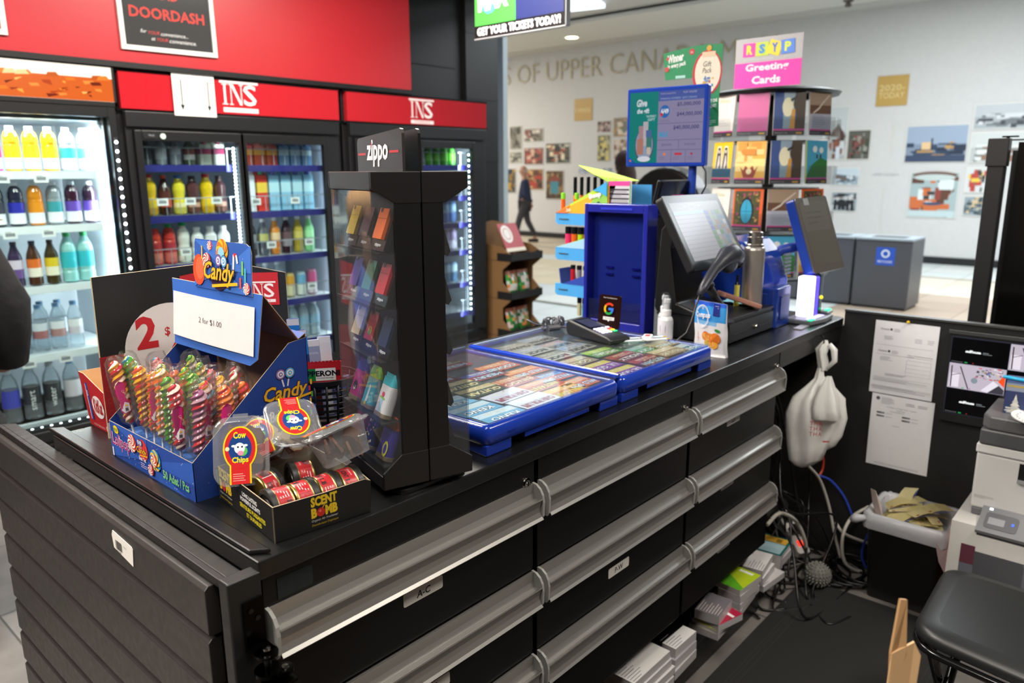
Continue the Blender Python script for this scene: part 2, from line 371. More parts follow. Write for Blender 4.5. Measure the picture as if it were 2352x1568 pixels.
# gold lettering and photographs on the far wall
RW = lambda: dict(U=(0, -1, 0), V=(0, 0, 1))
WL = thing('wall_lettering', 'row of thin gold capital letters naming the mall high on the far wall', 'lettering', (FW-.03, 12.84, 3.57))
txt = 'S OF UPPER CANADA MALL'; sx = (12.84-7.24)/(textmesh(txt[:19], 0, -.02)[2]-textmesh('M', 0, -.02)[2])
for i, ch in enumerate(txt):
    if ch == ' ': continue
    w1 = textmesh(txt[:i+1], 0, -.02)[2]; vs, fs, w2, h2 = textmesh(ch, 0, -.02)
    mb = MB('#b3a888', 'satin'); n = len(vs); q = [(dx, -(w1-w2+x)*sx, y/h2*.40) for dx in (0, .022) for x, y in vs]
    mb.add(q, fs+[tuple(reversed([k+n for k in f])) for f in fs]); mb.build('letter', WL)
PH = {'a':(12.69,2.06,12.29,2.62), 'b':(12.23,2.23,11.63,2.54), 'c':(12.70,1.74,12.29,2.02), 'd':(12.23,1.70,11.62,2.10), 'e':(11.56,1.72,10.83,2.19), 'f':(12.80,1.03,12.49,1.62), 'g':(12.15,1.11,11.62,1.61), 'h':(11.55,0.90,11.01,1.57), 'i':(13.2,1.70,12.75,2.30), 'j':(10.10,2.37,9.73,2.62), 'k':(10.09,1.75,9.73,2.33), 'l':(9.68,2.26,9.24,2.68), 'm':(9.66,1.78,9.17,2.23), 'n':(10.60,1.48,10.33,1.62), 'o':(9.93,1.44,9.67,1.62), 'p':(5.09,1.72,4.73,2.64), 'q':(4.72,1.72,4.33,2.23), 'r':(4.94,1.28,4.47,1.59), 's':(4.92,0.82,4.46,1.17), 't':(3.77,1.66,2.85,2.26), 'u':(2.81,2.16,1.90,2.55), 'v':(2.81,1.65,2.03,2.12), 'w':(3.64,0.76,2.90,1.51), 'x':(2.82,1.18,2.38,1.58), 'y':(2.81,0.81,2.41,1.13)}
PD = {  # base colour, blotch colours, what it shows
 'a': ('#8e8a80', ['#5d5a50', '#3c3b35', '#6f6c61'], 'tall faded grey town photograph, top left of the far wall'),
 'b': ('#7d766c', ['#54463c', '#8b4b42', '#cfc8bb', '#5f6b55'], 'faded crowd photograph above a red crowd photograph'),
 'c': ('#96948a', ['#45463e', '#6c6b60', '#b3b0a4'], 'small grey street photograph under the tall faded one'),
 'd': ('#6b3f38', ['#8d4038', '#a85a4c', '#47403a', '#c9a48e'], 'red crowd photograph left of the arcade photograph'),
 'e': ('#4d4c44', ['#2c2c28', '#6f7368', '#8e4f3c', '#c2c0b2', '#d9cfae'], 'wide dark arcade photograph on the left half of the wall'),
 'f': ('#4a4c52', ['#b08a35', '#2c3340', '#6f5a2d'], 'dark blue and yellow photograph left of the walking man'),
 'g': ('#8a6a48', ['#5d3a26', '#b89a6a', '#3c3027', '#a23c30'], 'brown and red photograph beside the walking man'),
 'h': ('#5d4a34', ['#3a2f24', '#8a6c3e', '#a08457', '#3a2f24'], 'photograph of a blue door under a wooden gable'),
 'i': ('#544a42', ['#3a322d', '#7b6a5c'], 'photograph cut off by the pale corner post'),
 'j': ('#5c3a3c', ['#8f7f78', '#3c2628', '#c9b6ae'], 'small maroon photograph topping the column left of the blue framed screen'),
 'k': ('#76745c', ['#4a4a38', '#a8a687', '#3b3a34', '#c9bb6f'], 'tall olive photograph under the small maroon one'),
 'l': ('#8d7a66', ['#a87f4d', '#6c7462', '#cfc3b1'], 'tan vault photograph half behind the blue framed screen, upper one'),
 'm': ('#a8998a', ['#c7bcae', '#76523d', '#86765f'], 'tan vault photograph half behind the blue framed screen, lower one'),
 'n': ('#8995a8', ['#5a6a86', '#c0c6cc'], 'tiny blue photograph above the highlighter stand'),
 'o': ('#76808c', ['#506074', '#aab2b8'], 'tiny blue grey photograph beside the dark haired head'),
 'p': ('#a3a8a8', ['#6b4436', '#39302c', '#7d4e3c', '#c2c6c8'], 'tall photograph of a wooden chapel beside the card rack'),
 'q': ('#54544c', ['#2d2c28', '#7d4640', '#8f8f84', '#3c4636'], 'dark photograph of a parade right of the chapel photograph'),
 'r': ('#8fa0ac', ['#c4d0d8', '#6a5648', '#54636f'], 'pale photograph of a domed hall above the group portrait'),
 's': ('#8b98a0', ['#1c1f24', '#2a2e34', '#c0c8cc'], 'group portrait of people in black below the domed hall photograph'),
 't': ('#7c8a9e', ['#27384f', '#b8905a', '#1d2b40', '#33465f'], 'large dusk photograph of the mall entrance with lit cube'),
 'u': ('#a0a7ab', ['#3d4348', '#6b7276', '#c9cdd0'], 'wide grey glass entrance photograph at the top right'),
 'v': ('#b0b5b4', ['#7b7d7a', '#d6dad8', '#8b6b58'], 'photograph of a white atrium under the glass entrance one'),
 'w': ('#9fb0b2', ['#8a3f35', '#5b3a2c', '#d3dedf', '#2c3438', '#c46a3a'], 'tall photograph of a round fountain court'),
 'x': ('#c9cdcc', ['#b2423a', '#6a4a44', '#3c3c3c', '#e0c04a'], 'white and red photograph right of the fountain court'),
 'y': ('#8f9ba2', ['#3c4a4f', '#c9b48f', '#56646a'], 'lowest right photograph of a building front'),
}
for k, (ya, za, yb, zb) in PH.items():
    W_, H_ = ya-yb, zb-za; base, cols, lab = PD[k]; R = random.Random(ord(k))
    A = Art(); A.rect(0, 0, W_, H_, '#d9d7d0'); A.rect(.012, .012, W_-.012, H_-.012, base)
    if k in 'tpruv': A.rect(.012, H_*.5, W_-.012, H_-.012, {'t': '#93a3b8', 'p': '#b8bebf', 'r': '#b9c8d2', 'u': '#b3b9bd', 'v': '#c3c8c6'}[k])
    A.noise(.012, .012, W_-.012, H_*(.62 if k in 'tpruv' else .97), 34, cols, ord(k), .06, .3)
    if k == 't': A.rect(W_*.27, H_*.35, W_*.42, H_*.55, '#d9b98a'); A.rect(.012, .012, W_-.012, H_*.2, '#33415c'); A.rect(W_*.42, H_*.33, W_*.45, H_*.65, '#2a3850')
    if k == 'h': A.poly([(W_*.15, H_*.62), (W_*.5, H_*.9), (W_*.85, H_*.62)], '#7d3a2a'); A.rect(W_*.28, H_*.2, W_*.72, H_*.62, '#3f7f8f')
    if k == 'p': A.poly([(W_*.1, H_*.45), (W_*.55, H_*.68), (W_*.95, H_*.42)], '#4a3128'); A.rect(W_*.5, .02, W_*.7, H_*.25, '#c3cdd6')
    if k == 'w': A.circ(W_*.5, H_*.28, W_*.28, '#c46a3a', ry=H_*.05); A.circ(W_*.5, H_*.31, W_*.2, '#3a4a6a', ry=H_*.035); A.circ(W_*.5, H_*.93, W_*.45, '#6b5248', ry=H_*.08); A.circ(W_*.5, H_*.88, W_*.42, '#b9c6c4', ry=H_*.07); A.rect(.02, .02, W_-.02, H_*.16, '#b8cacd')
    if k == 's':
        for i in range(5): A.rect(W_*(.12+.16*i), .03, W_*(.24+.16*i), H_*.6, '#16181c'); A.circ(W_*(.18+.16*i), H_*.68, W_*.035, '#b08c7a', 10)
    mb = MB(mt='photo'); mb.box(FW-.014, yb, za, FW-.002, ya, zb, '#c9c7c0')
    mb.art(A, (FW-.0145, ya, za), (0, -1, 0), (0, 0, 1), .0004)
    tag(mb.build('photo_print'), lab, 'photo', 'photo prints on the far mall wall')
for nm, (ya, za, yb, zb), txt, lab in (('G1', (10.73, 2.65, 10.24, 3.12), ['1990S'], 'square gold era plaque on the left of the far wall'), ('G2', (4.31, 2.60, 3.82, 3.09), ['2020-', 'TODAY'], 'square gold plaque reading 2020 today, right of the card rack')):
    W_, H_ = ya-yb, zb-za; A = Art()
    for i, s_ in enumerate(txt): A.text(s_, W_*.08, H_*(.5-.25*i)+(.0 if len(txt) > 1 else -.06), .1, '#d9c489', width=W_*.82, h=H_*.2)
    mb = MB('#b3924d', 'satin'); mb.box(FW-.014, yb, za, FW-.002, ya, zb); mb.art(A, (FW-.0145, ya, za), (0, -1, 0), (0, 0, 1), .001)
    tag(mb.build('era_plaque'), lab, 'plaque')
t = thing('wall_caption', 'tiny grey caption and thin timeline between the right hand photographs', 'lettering', (FW-.006, 4.25, 1.45))
for nm, f in (('caption', lambda A: A.text('UPPER CANADA', 0, 0, .1, '#a9aeb0', width=.42)), ('timeline', lambda A: A.rect(.26, .35, .268, .9, '#cfccbd')), ('timeline', lambda A: A.rect(.2, -.9, .208, -.1, '#cfccbd'))):
    A = Art(); f(A); mb = MB(mt='satin'); mb.art(A, (0, 0, 0), (0, -1, 0), (0, 0, 1), .001); mb.build(nm, t)
# recycling bins in the mall
for k, (ya, sign, txt, lab) in enumerate(((2.24, '#2a53b8', 'RECYCLING', 'dark grey recycling bin with a blue sign in the mall'), (2.86, '#12885a', 'ORGANICS', 'dark grey recycling bin with a green sign in the mall'), (3.48, None, '', 'dark grey recycling bin half hidden behind the customer screen'))):
    t = thing('recycling_bin', lab, 'bin', (9.15, ya, 0), group=None)
    mb = MB('#4a4c52', 'satin'); mb.box(0, 0, .03, .5, .6, .78); mb.box(.02, .02, 0, .48, .58, .03, '#202124'); mb.box(-.004, .59, .05, .001, .6, .76, '#2a2b2f'); mb.build('cabinet', t, bevel=.004)
    mb = MB('#97a3ab', 'satin'); mb.box(-.01, 0, .78, .51, .6, .8); mb.box(.15, .12, .7995, .35, .48, .802, '#16181a'); mb.build('lid', t)
    if sign:
        A = Art(); A.rect(0, 0, .2, .2, sign); A.circ(.1, .13, .045, '#e8f2f0', 12); A.circ(.1, .13, .03, sign, 12); A.text(txt, .1, .03, .03, '#ffffff', 'c', width=.15, h=.022)
        mb = MB(mt='satin'); mb.art(A, (-.001, .37, .50), (0, -1, 0), (0, 0, 1), .0006); mb.build('sign', t)
# ================================================================ drinks coolers
def bottle_mb(kind, h, r, body, label, lab2=None):
    b = MB(body, 'bottle'); l = None; seg = 14
    if kind == 'vw':
        pr = [(.6, 0), (.95, .02), (1, .05), (1, .56), (.94, .6), (1, .66), (.93, .78), (.72, .87), (.42, .92), (.38, .94)]; lz = (.06, .54)
    elif kind == 'slim':
        pr = [(.6, 0), (1, .03), (1, .62), (.9, .7), (.6, .82), (.42, .9), (.4, .94)]; lz = (.2, .6)
    elif kind == 'water':
        pr = [(.6, 0), (1, .03), (1, .2), (.93, .24), (1, .28), (1, .66), (.85, .77), (.5, .88), (.4, .94)]; lz = (.3, .62)
    elif kind == 'squat':
        pr = [(.7, 0), (1, .04), (1, .3), (.86, .45), (1, .62), (.95, .75), (.55, .86), (.5, .92)]; lz = (.06, .3)
    elif kind == 'can':
        pr = [(.7, 0), (1, .05), (1, .9), (.84, .97), (.84, 1), (.78, .98), (.01, .98)]; lz = (.06, .89)
    elif kind == 'carton':
        w = r*.95; b.box(-w, -w, 0, w, w, h*.86); b.box(-w*1.01, -w*1.01, h*.45, w*1.01, w*1.01, h*.7, label, 'card')
        b.add([(-w, -w, h*.86), (w, -w, h*.86), (w, w, h*.86), (-w, w, h*.86), (-w, 0, h*.97), (w, 0, h*.97)], [(0, 1, 5, 4), (2, 3, 4, 5), (1, 2, 5), (3, 0, 4)])
        return b, None
    pet = body.startswith('#c8') and kind == 'water'
    b.lathe([(a*r, z*h) for a, z in pr], seg=seg, mt='pet' if pet else 'bottle', col='#eef5f9' if pet else body)
    l = MB(label, 'satin'); mid = lz[0]+(lz[1]-lz[0])*.5
    l.lathe([(r*1.012, lz[0]*h), (r*1.012, mid*h), (r*1.012, lz[1]*h)], cols=[lab2 or label, label], seg=seg)
    return b, l
def drink(name, kind, h, r, body, label, lab2, cap, x, y, z, text, group, mark=None):
    b, l = bottle_mb(kind, h, r, body, label, lab2)
    o = b.build(name, loc=(x, y, z), rot=(0, 0, random.uniform(-.3, .3) if kind != 'carton' else 0)); tag(o, text, {'can': 'can', 'carton': 'carton'}.get(kind, 'bottle'), group)
    if l:
        if mark:
            A = Art(); A.text(mark, 0, 0, .1, '#ffffff' if mark.islower() else '#e9e9f5', 'c', width=h*.36, rot=PI/2)
            rr = r*1.02; l.art(A, (0, 0, 0), (1, 0, 0), (0, 1, 0), f=lambda u, v, d: (rr*math.sin(u/rr+.35), -rr*math.cos(u/rr+.35), h*.38+v))
        l.build('label', o)
    if kind == 'can': return o
    c = MB(cap, 'satin')
    if kind == 'carton': c.cyl((0, -r*.5, h*.9), (0, -r*.62, h*.99), r*.42, seg=10)
    else:
        cr = r*(.56 if kind == 'squat' else .46); c.cyl((0, 0, h*.92), (0, 0, h), cr, seg=12)
    c.build('cap', o); return o
CB, HB = '#121214', '#b3202a'
def cooler(x0, x1, label, red, doors, shelves, zb=.42, zt=1.71, interior='#c3cbd0', rail='#e8eef0'):
    t = thing('drinks_cooler', label, 'cooler', (x0, 4.0, 0)); W_ = x1-x0
    mb = MB(CB, 'satin'); mb.box(0, .04, 0, .05, .7, 2.05); mb.box(W_-.05, .04, 0, W_, .7, 2.05); mb.box(.05, .04, 1.86, W_-.05, .7, 2.05); mb.box(.05, .04, .02, W_-.05, .7, .34)
    for i in range(9): mb.box(.1, .032, .07+i*.025, W_-.1, .04, .08+i*.025, '#242528')
    mb.build('cabinet', t, bevel=.004)
    mb = MB(interior, 'satin'); mb.box(.05, .66, .34, W_-.05, .69, 1.86); mb.box(.05, .08, .34, .06, .66, 1.86); mb.box(W_-.06, .08, .34, W_-.05, .66, 1.86); mb.box(.05, .08, 1.80, W_-.05, .66, 1.86, '#7e878c'); mb.box(.05, .08, .34, W_-.05, .66, .36)
    mb.build('liner', t)
    if red: 
        mb = MB(HB, 'gloss'); mb.box(.02, .01, 1.862, W_-.02, .04, 2.036); mb.box(0, .02, 1.85, W_, .04, 1.862, CB); mb.box(0, .02, 2.036, W_, .04, 2.05, CB); mb.build('header', t)
    if red:
        mb = MB('#161618', 'satin'); a0, b0 = doors[0][0]-.035, doors[-1][1]+.035; mb.box(.03, .02, .36, a0, .045, 1.85); mb.box(b0, .02, .36, W_-.03, .045, 1.85); mb.box(a0, .02, 1.76, b0, .045, 1.85); mb.box(.03, .0, 1.775, W_-.03, .02, 1.85); mb.build('front_frame', t, bevel=.003)
    for (a, b_) in doors:
        mb = MB(CB, 'satin'); f = .035
        mb.box(a-f, 0, zb-.05, a, .035, zt+.05); mb.box(b_, 0, zb-.05, b_+f, .035, zt+.05); mb.box(a, 0, zt, b_, .035, zt+.05); mb.box(a, 0, zb-.05, b_, .035, zb)
        d = mb.build('door', t, bevel=.003); mb = MB('#f4fbfb', 'glass'); mb.box(a, .012, zb, b_, .018, zt); mb.build('glass_pane', d)
    for z in shelves:
        mb = MB('#d9dfe2', 'satin'); mb.box(.06, .1, z-.012, W_-.06, .62, z)
        if rail.startswith('#2'): mb.box(.06, .085, z-.035, W_-.06, .1, z+.002, rail)
        else: mb.box(.06, .085, z-.03, W_-.06, .1, z+.004, rail)
        s = mb.build('shelf', t)
        if rail.startswith('#2'):
            mb = MB('#9aa0a8', 'satin'); mb.box(.07, .083, z+.088, W_-.07, .088, z+.093)
            n = int(W_/.075)
            for i in range(n): xx = .08+i*(W_-.16)/(n-1); mb.box(xx-.0015, .083, z, xx+.0015, .086, z+.09)
            mb.build('wire_rail', s)
    return t
def tags(t, zs, xs, dz, y=.078):
    for z in zs:
        for x in xs:
            mb = MB('#eef0f0', 'paper'); mb.box(x-.03, y-.002, z+dz-.019, x+.03, y, z+dz+.019); A = Art(); A.rect(-.02, -.008, .02, .008, '#8d9094'); A.rect(-.02, .01, .005, .014, '#b9bcc0')
            mb.art(A, (x, y-.002, z+dz), (1, 0, 0), (0, 0, 1), .0004); mb.build('price_tag', t)
def strip(t, x, z0, z1, y, n, st=10, horizontal=False, x1=None):
    mb = MB('#2b2d30', 'satin')
    if horizontal: mb.box(x, y, z0-.01, x1, y+.012, z0+.01)
    else: mb.box(x-.008, y, z0, x+.008, y+.01, z1)
    for i in range(n):
        q = (i+.5)/n
        if horizontal: mb.sphere((x+(x1-x)*q, y-.002, z0), .008, '#e2f2ff', 'emit_%g' % st, 8, 6)
        else: mb.sphere((x, y-.002, z0+(z1-z0)*q), .0078, '#e2f2ff', 'emit_%g' % st, 8, 6)
    mb.build('led_strip', t)
# --- left cooler
c1 = cooler(.18, 1.6, 'tall black cooler with a brown soda banner, lit white inside, at the left edge', False, [(.06, 1.385)], [], zb=.33, zt=1.815)
for z in (1.557, 1.303, 1.017, .686, .36):
    mb = MB('#e9eff2', 'satin'); mb.box(.07, .1, z-.014, 1.35, .62, z); mb.box(.07, .085, z-.032, 1.35, .1, z+.004); mb.build('shelf', c1)
tags(c1, (1.557, 1.303, .686), (.92, 1.08), -.03); tags(c1, (1.017,), (.88,), -.03)
strip(c1, 1.402, .40, 1.72, -.012, 30); strip(c1, .4, .335, 0, .06, 22, 10, True, 1.33)
# banner with a photograph of iced cola
mb = MB('#f6e9d8', 'screen_1.1'); mb.box(.0, .0, 1.885, 1.42, .05, 2.045)
A = Art(); R = random.Random(5)
A.rect(.0, .0, 1.42, .105, '#c85a1e')
for i in range(90):
    x = R.uniform(.02, 1.36); y = R.uniform(0, .085); a = R.uniform(.012, .05); A.poly([(x, y), (x+a, y+R.uniform(-.01, .02)), (x+a*.8, y+a*.4), (x-a*.2, y+a*.35)], R.choice(['#8f2f0e', '#d9701f', '#f09a3a', '#6b1f0a', '#e4863a', '#a83c12', '#f7b562']))
for i in range(16):
    x = R.uniform(0, 1.36); A.poly([(x, .095), (x+.06, .1), (x+.045, .118), (x+.01, .115)], R.choice(['#d97a2c', '#f3c58c', '#b8541c']))
mb.art(A, (0, 0, 1.887), (1, 0, 0), (0, 0, 1), .0003, 'screen_1.1')
mb.box(-.01, -.004, 1.865, 1.43, .05, 1.886, CB, 'satin'); mb.box(-.01, -.004, 2.045, 1.43, .05, 2.056, CB, 'satin'); mb.box(1.42, -.004, 1.865, 1.43, .05, 2.05, CB, 'satin')
mb.build('banner', c1)
def row(cname, shelfword, z, x0, dx, y, items, back=False):
    for i, it in enumerate(items):
        if not it: continue
        kind, h, r, body, lab, lab2, cap, desc = it[:8]; mark = it[8] if len(it) > 8 else None
        lbl = '%s, %s from left, %s, %s' % (desc, ORD[i], shelfword, cname)
        nm = {'can': 'drink_can', 'carton': 'juice_carton', 'water': 'water_bottle'}.get(kind, 'drink_bottle')
        drink(nm, kind, h, r, body, lab, lab2, cap, x0+i*dx, y, z, lbl, 'drinks on the %s of the %s' % (shelfword, cname), mark)
def vw(body, lab, cap='#e9edf0', d='bottle'): return ('vw', .205, .034, body, lab, '#eceef2', cap, d)
N1 = 'left cooler'
row(N1, 'top shelf', 1.56, 1.02, .0795, 4.16, [vw('#c53a8c', '#d72a90', d='pink drink bottle'), vw('#c2358a', '#d72a90', d='magenta drink bottle'), vw('#d9a818', '#ecc81a', d='yellow drink bottle'), vw('#dca91a', '#efcd1c', d='golden yellow drink bottle'), vw('#d8a312', '#f0cf1e', d='bright yellow drink bottle'), vw('#a9b4b8', '#3fb6bd', d='clear drink bottle with teal label'), vw('#a7bccb', '#6cc3de', d='clear drink bottle with pale blue label')])
row(N1, 'second shelf', 1.306, 1.0, .082, 4.16, [None, vw('#2a2c33', '#3c3c48', d='black drink bottle'), vw('#26283c', '#2b2fa8', d='dark drink bottle with indigo label'), vw('#d8851c', '#e8901a', d='orange drink bottle'), vw('#8a949a', '#3b9aa4', d='grey drink bottle with teal label'), vw('#3a1c2c', '#6a4cb0', d='dark red drink bottle with purple label'), vw('#2c1a2a', '#6f56b8', d='plum drink bottle with violet label')])
def bt(k, h, r, b, l, l2, c, d, m=None): return (k, h, r, b, l, l2, c, d, m)
row(N1, 'middle shelf', 1.02, .97, .078, 4.16, [bt('slim', .21, .031, '#cf7a3a', '#f0ece6', '#c9542c', '#2a2320', 'orange and white tea bottle'), bt('slim', .215, .031, '#3c2a24', '#e4d7c8', '#8d6f58', '#2a2320', 'brown iced coffee bottle'), bt('slim', .215, .031, '#3b2d4c', '#d8c9d8', '#6e4f8c', '#2a2320', 'purple labelled iced coffee bottle'), bt('slim', .215, .031, '#4a2c1c', '#e0712a', '#f2e6d6', '#2a2320', 'orange labelled iced coffee bottle'), bt('slim', .215, .031, '#3f3218', '#e2c52a', '#f0e8cc', '#2a2320', 'yellow labelled iced coffee bottle'), bt('water', .245, .037, '#8fc8c4', '#39b9c6', None, '#25a85a', 'large aqua water bottle with green cap'), bt('water', .245, .037, '#95ccc8', '#3ec0cc', None, '#25a85a', 'large pale aqua water bottle with green cap')])
W1 = lambda c, l, l2, d, m=None: bt('water', .235, .034, '#c8d6dc', l, l2, c, d, m)
row(N1, 'fourth shelf', .69, .95, .08, 4.16, [W1('#e6edf0', '#7a80c4', '#3a3fae', 'clear water bottle with white cap'), W1('#e6edf0', '#dfe5f2', '#3a3fae', 'clear water bottle with indigo label'), W1('#e6edf0', '#dfe5f2', '#454aac', 'slender clear water bottle'), W1('#5f87ac', '#d6dbe2', '#a66a68', 'clear water bottle with blue cap'), W1('#5f87ac', '#e8eaee', '#b58a88', 'water bottle with white label'), W1('#5f87ac', '#f0f0f2', '#d9d3dc', 'water bottle with pale pink label')])
row(N1, 'fourth shelf back row', .69, .99, .08, 4.26, [W1('#5f87ac', '#d9dee4', None, 'blue capped water bottle')]*5+[None])
W2 = lambda c, l, d, m=None: bt('water', .27, .040, '#c8d2d6', l, None, c, d, m)
row(N1, 'bottom shelf', .363, .93, .092, 4.16, [W2('#dfe6ea', '#3c40b8', 'large water bottle with indigo label'), W2('#dfe6ea', '#4448b4', 'wide water bottle with indigo label'), W2('#cfd6da', '#2c3034', 'clear bottle with white vertical lettering', 'smart'), W2('#cfd6da', '#2c3034', 'clear bottle with bold white lettering', 'water'), W2('#5f87ac', '#dcd6dc', 'blue capped bottle with pale label')])
# --- middle cooler with two sliding doors
def ins_logo(s):      # s = width; serif letters between two bars
    A = Art(); A.rect(0, .88*s*.75, s, .75*s*.95, '#f4eceb')
    def serif(x, y0, y1, w):
        A.rect(x, y0, x+w, y1, '#f4eceb')
    b, t_ = .24*s*.75/.75*.75, .62*s
    b = .17*s; t_ = .64*s
    for x0, x1 in ((.05, .19),): A.rect(x0*s, b, x1*s, b+.02*s, '#f4eceb'); A.rect(x0*s, t_-.02*s, x1*s, t_, '#f4eceb'); A.rect((x0+.045)*s, b, (x1-.045)*s, t_, '#f4eceb')
    A.rect(.27*s, b, .29*s, t_, '#f4eceb'); A.rect(.23*s, b, .33*s, b+.018*s, '#f4eceb'); A.rect(.22*s, t_-.018*s, .33*s, t_, '#f4eceb')
    A.poly([(.27*s, t_), (.34*s, t_), (.56*s, b), (.50*s, b)], '#f4eceb'); A.rect(.535*s, b, .555*s, t_, '#f4eceb'); A.rect(.49*s, t_-.018*s, .6*s, t_, '#f4eceb')
    A.text('S', .60*s, b-.005*s, 1, '#f4eceb', width=.34*s, h=t_-b+.01*s, bold=.012)
    A.rect(.06*s, 0, .97*s, .10*s, '#f4eceb'); A.text('MARKET', .2*s, .03*s, 1, '#d22730', width=.62*s, h=.045*s)
    return A
def logo(parent, x, z, s, y=.0095, name='logo'):
    mb = MB(mt='satin'); mb.art(ins_logo(s), (x, y, z), (1, 0, 0), (0, 0, 1), .0003); return mb.build(name, parent)
c2 = cooler(1.615, 2.945, 'black cooler with two sliding glass doors and a red header, the middle one', True, [(.10, .62), (.67, 1.18)], [1.59, 1.325, 1.06, .785, .52], rail='#2c2c78', interior='#9da6b4')
logo(c2, .542, 1.873, .228)
strip(c2, .612, .5, 1.69, .05, 60, 9)
tags(c2, (1.325,), (.2, .35, .5), .075, .07); tags(c2, (1.325,), (.74, 1.0), .06, .07); tags(c2, (1.06, .785), (.3, .82, 1.08), .07, .07)
mb = MB('#1c1c1e', 'satin'); mb.rbox(-.04, -.015, .04, .015, 0, .003, .014, M=rotm(PI/2, 0, 0, (.145, -.001, 1.735))); A = Art(); A.text('TRUE', 0, -.004, .01, '#9aa0a4', 'c', width=.03); mb.art(A, (.145, -.0045, 1.735), (1, 0, 0), (0, 0, 1)); mb.build('badge', c2)
mb = MB('#cfe8d6', 'gloss'); mb.cyl((.205, .0, 1.733), (.205, -.004, 1.733), .014); mb.build('sticker', c2)
mb = MB('#f2f2ef', 'paper'); mb.box(1.894, 3.998, 1.84, 2.121, 4.000, 2.062); A = Art(); A.text('Healthy Snack', .113, .205, .01, '#7d7d7d', 'c', width=.13)
for x in (.045, .19): A.rect(x-.0035, .05, x+.0035, .18, '#1c1c1c'); A.poly([(x-.012, .055), (x+.012, .055), (x, .025)], '#1c1c1c')
A.lines(.07, .15, .17, 9, .011, '#e2e2dd', .002); mb.art(A, (1.894, 3.998, 1.84), (1, 0, 0), (0, 0, 1), .0003)
tag(mb.build('paper_notice'), 'white paper sheet with two black down arrows taped to the red header', 'notice')
N2, N3 = 'middle cooler left door', 'middle cooler right door'
gr = '#7c8490'
row(N2, 'top shelf', 1.592, 1.795, .079, 4.17, [bt('slim', .14, .03, '#6a6f78', '#3c3f48', None, '#d8dde0', 'short dark bottle'), bt('slim', .14, .03, '#b9c2cc', '#dfe4ea', None, '#3a3c4c', 'short silver bottle'), bt('slim', .14, .03, '#a9aeb8', '#c3c9d2', '#8f969e', '#6c6230', 'short grey bottle'), bt('slim', .14, .03, '#5e6a50', '#9c3b32', '#e2ddd8', '#2d3a20', 'short olive bottle'), bt('carton', .13, .033, '#c9cdbf', '#a8245a', None, '#c03a6c', 'pink topped carton'), bt('carton', .13, .033, '#cfd2c6', '#b02a62', None, '#8f2a50', 'magenta topped carton')])
row(N2, 'second shelf', 1.328, 1.795, .079, 4.17, [bt('squat', .215, .036, '#e3bf1d', '#e6c422', '#d8aa1c', '#c8343c', 'yellow chocolate milk bottle with red cap'), bt('slim', .21, .032, '#3e2420', '#5a2e28', '#c4523c', '#d84a48', 'brown milk bottle with red cap'), bt('squat', .21, .034, '#e0cf3a', '#f0e6a8', '#d8d05a', '#2d6fc0', 'yellow milk bottle with blue cap'), bt('squat', .205, .034, '#57353a', '#c9a08c', '#6f4538', '#2c2428', 'brown shake bottle'), bt('squat', .215, .036, '#e5c21f', '#e9c826', '#d9ac1c', '#c8343c', 'yellow milk bottle with red cap'), bt('squat', .205, .034, '#4f3236', '#b88c78', '#6a4136', '#2c2428', 'dark brown shake bottle')])
row(N2, 'third shelf', 1.063, 1.795, .079, 4.17, [bt('vw', .215, .034, '#cf4436', '#b83a3c', '#e0806c', '#4aa8c8', 'red smoothie bottle with blue cap'), bt('vw', .215, .034, '#c8403a', '#b03640', '#d9766a', '#2fb86a', 'red smoothie bottle with green tag'), bt('squat', .22, .034, '#dfe0d8', '#b9d49a', '#e6ebdc', '#1fc070', 'white bottle with bright green cap'), bt('squat', .19, .035, '#e6e6e8', '#c9c9cc', '#f0f0f0', '#eef0f2', 'white yogurt drink bottle'), bt('squat', .19, .035, '#e4e4e6', '#b0a8a4', '#f0f0f0', '#eef0f2', 'white drink bottle with brown label'), bt('squat', .19, .035, '#e6e8ea', '#9ec9e2', '#f0f0f0', '#eef0f2', 'white drink bottle with pale blue label')])
row(N2, 'fourth shelf', .788, 1.795, .079, 4.17, [bt('vw', .19, .034, '#2f3238', '#4b4f58', None, '#dfe3e6', 'dark bottle with white cap'), bt('vw', .19, .034, '#3a3d48', '#5a5f6c', None, '#e7b6c4', 'dark bottle with pink cap'), bt('vw', .19, .034, '#343a4c', '#6a7088', None, '#8ea4c8', 'dark bottle with blue cap')])
jc = lambda b, l, c, d, h=.14, m=None: bt('carton', h, .034, b, l, None, c, d, m)
row(N3, 'top shelf', 1.592, 2.362, .080, 4.17, [jc('#c43a34', '#f0a42c', '#b8302c', 'small orange juice carton', .13), jc('#c8403a', '#f2b040', '#b8302c', 'short red juice carton', .13), jc('#c6403a', '#eea030', '#b8302c', 'red and orange juice carton', .13), jc('#6f95c0', '#b9d2de', '#3a58a0', 'small blue water carton', .13), jc('#6a90bc', '#b0cbdc', '#3a58a0', 'short pale blue carton', .13), jc('#7298c2', '#bcd6e0', '#3a58a0', 'pale blue coconut carton', .13)])
row(N3, 'second shelf', 1.328, 2.362, .080, 4.17, [jc('#e6e9ec', '#dfe6ee', '#eef2f4', 'tall white juice carton', .235), jc('#d23a30', '#e8c23a', '#2d7a44', 'tall red and yellow juice carton', .235)]+[jc('#8fc2e0', '#b4dcea', '#38409c', 'tall sky blue coconut water carton', .235)]*4)
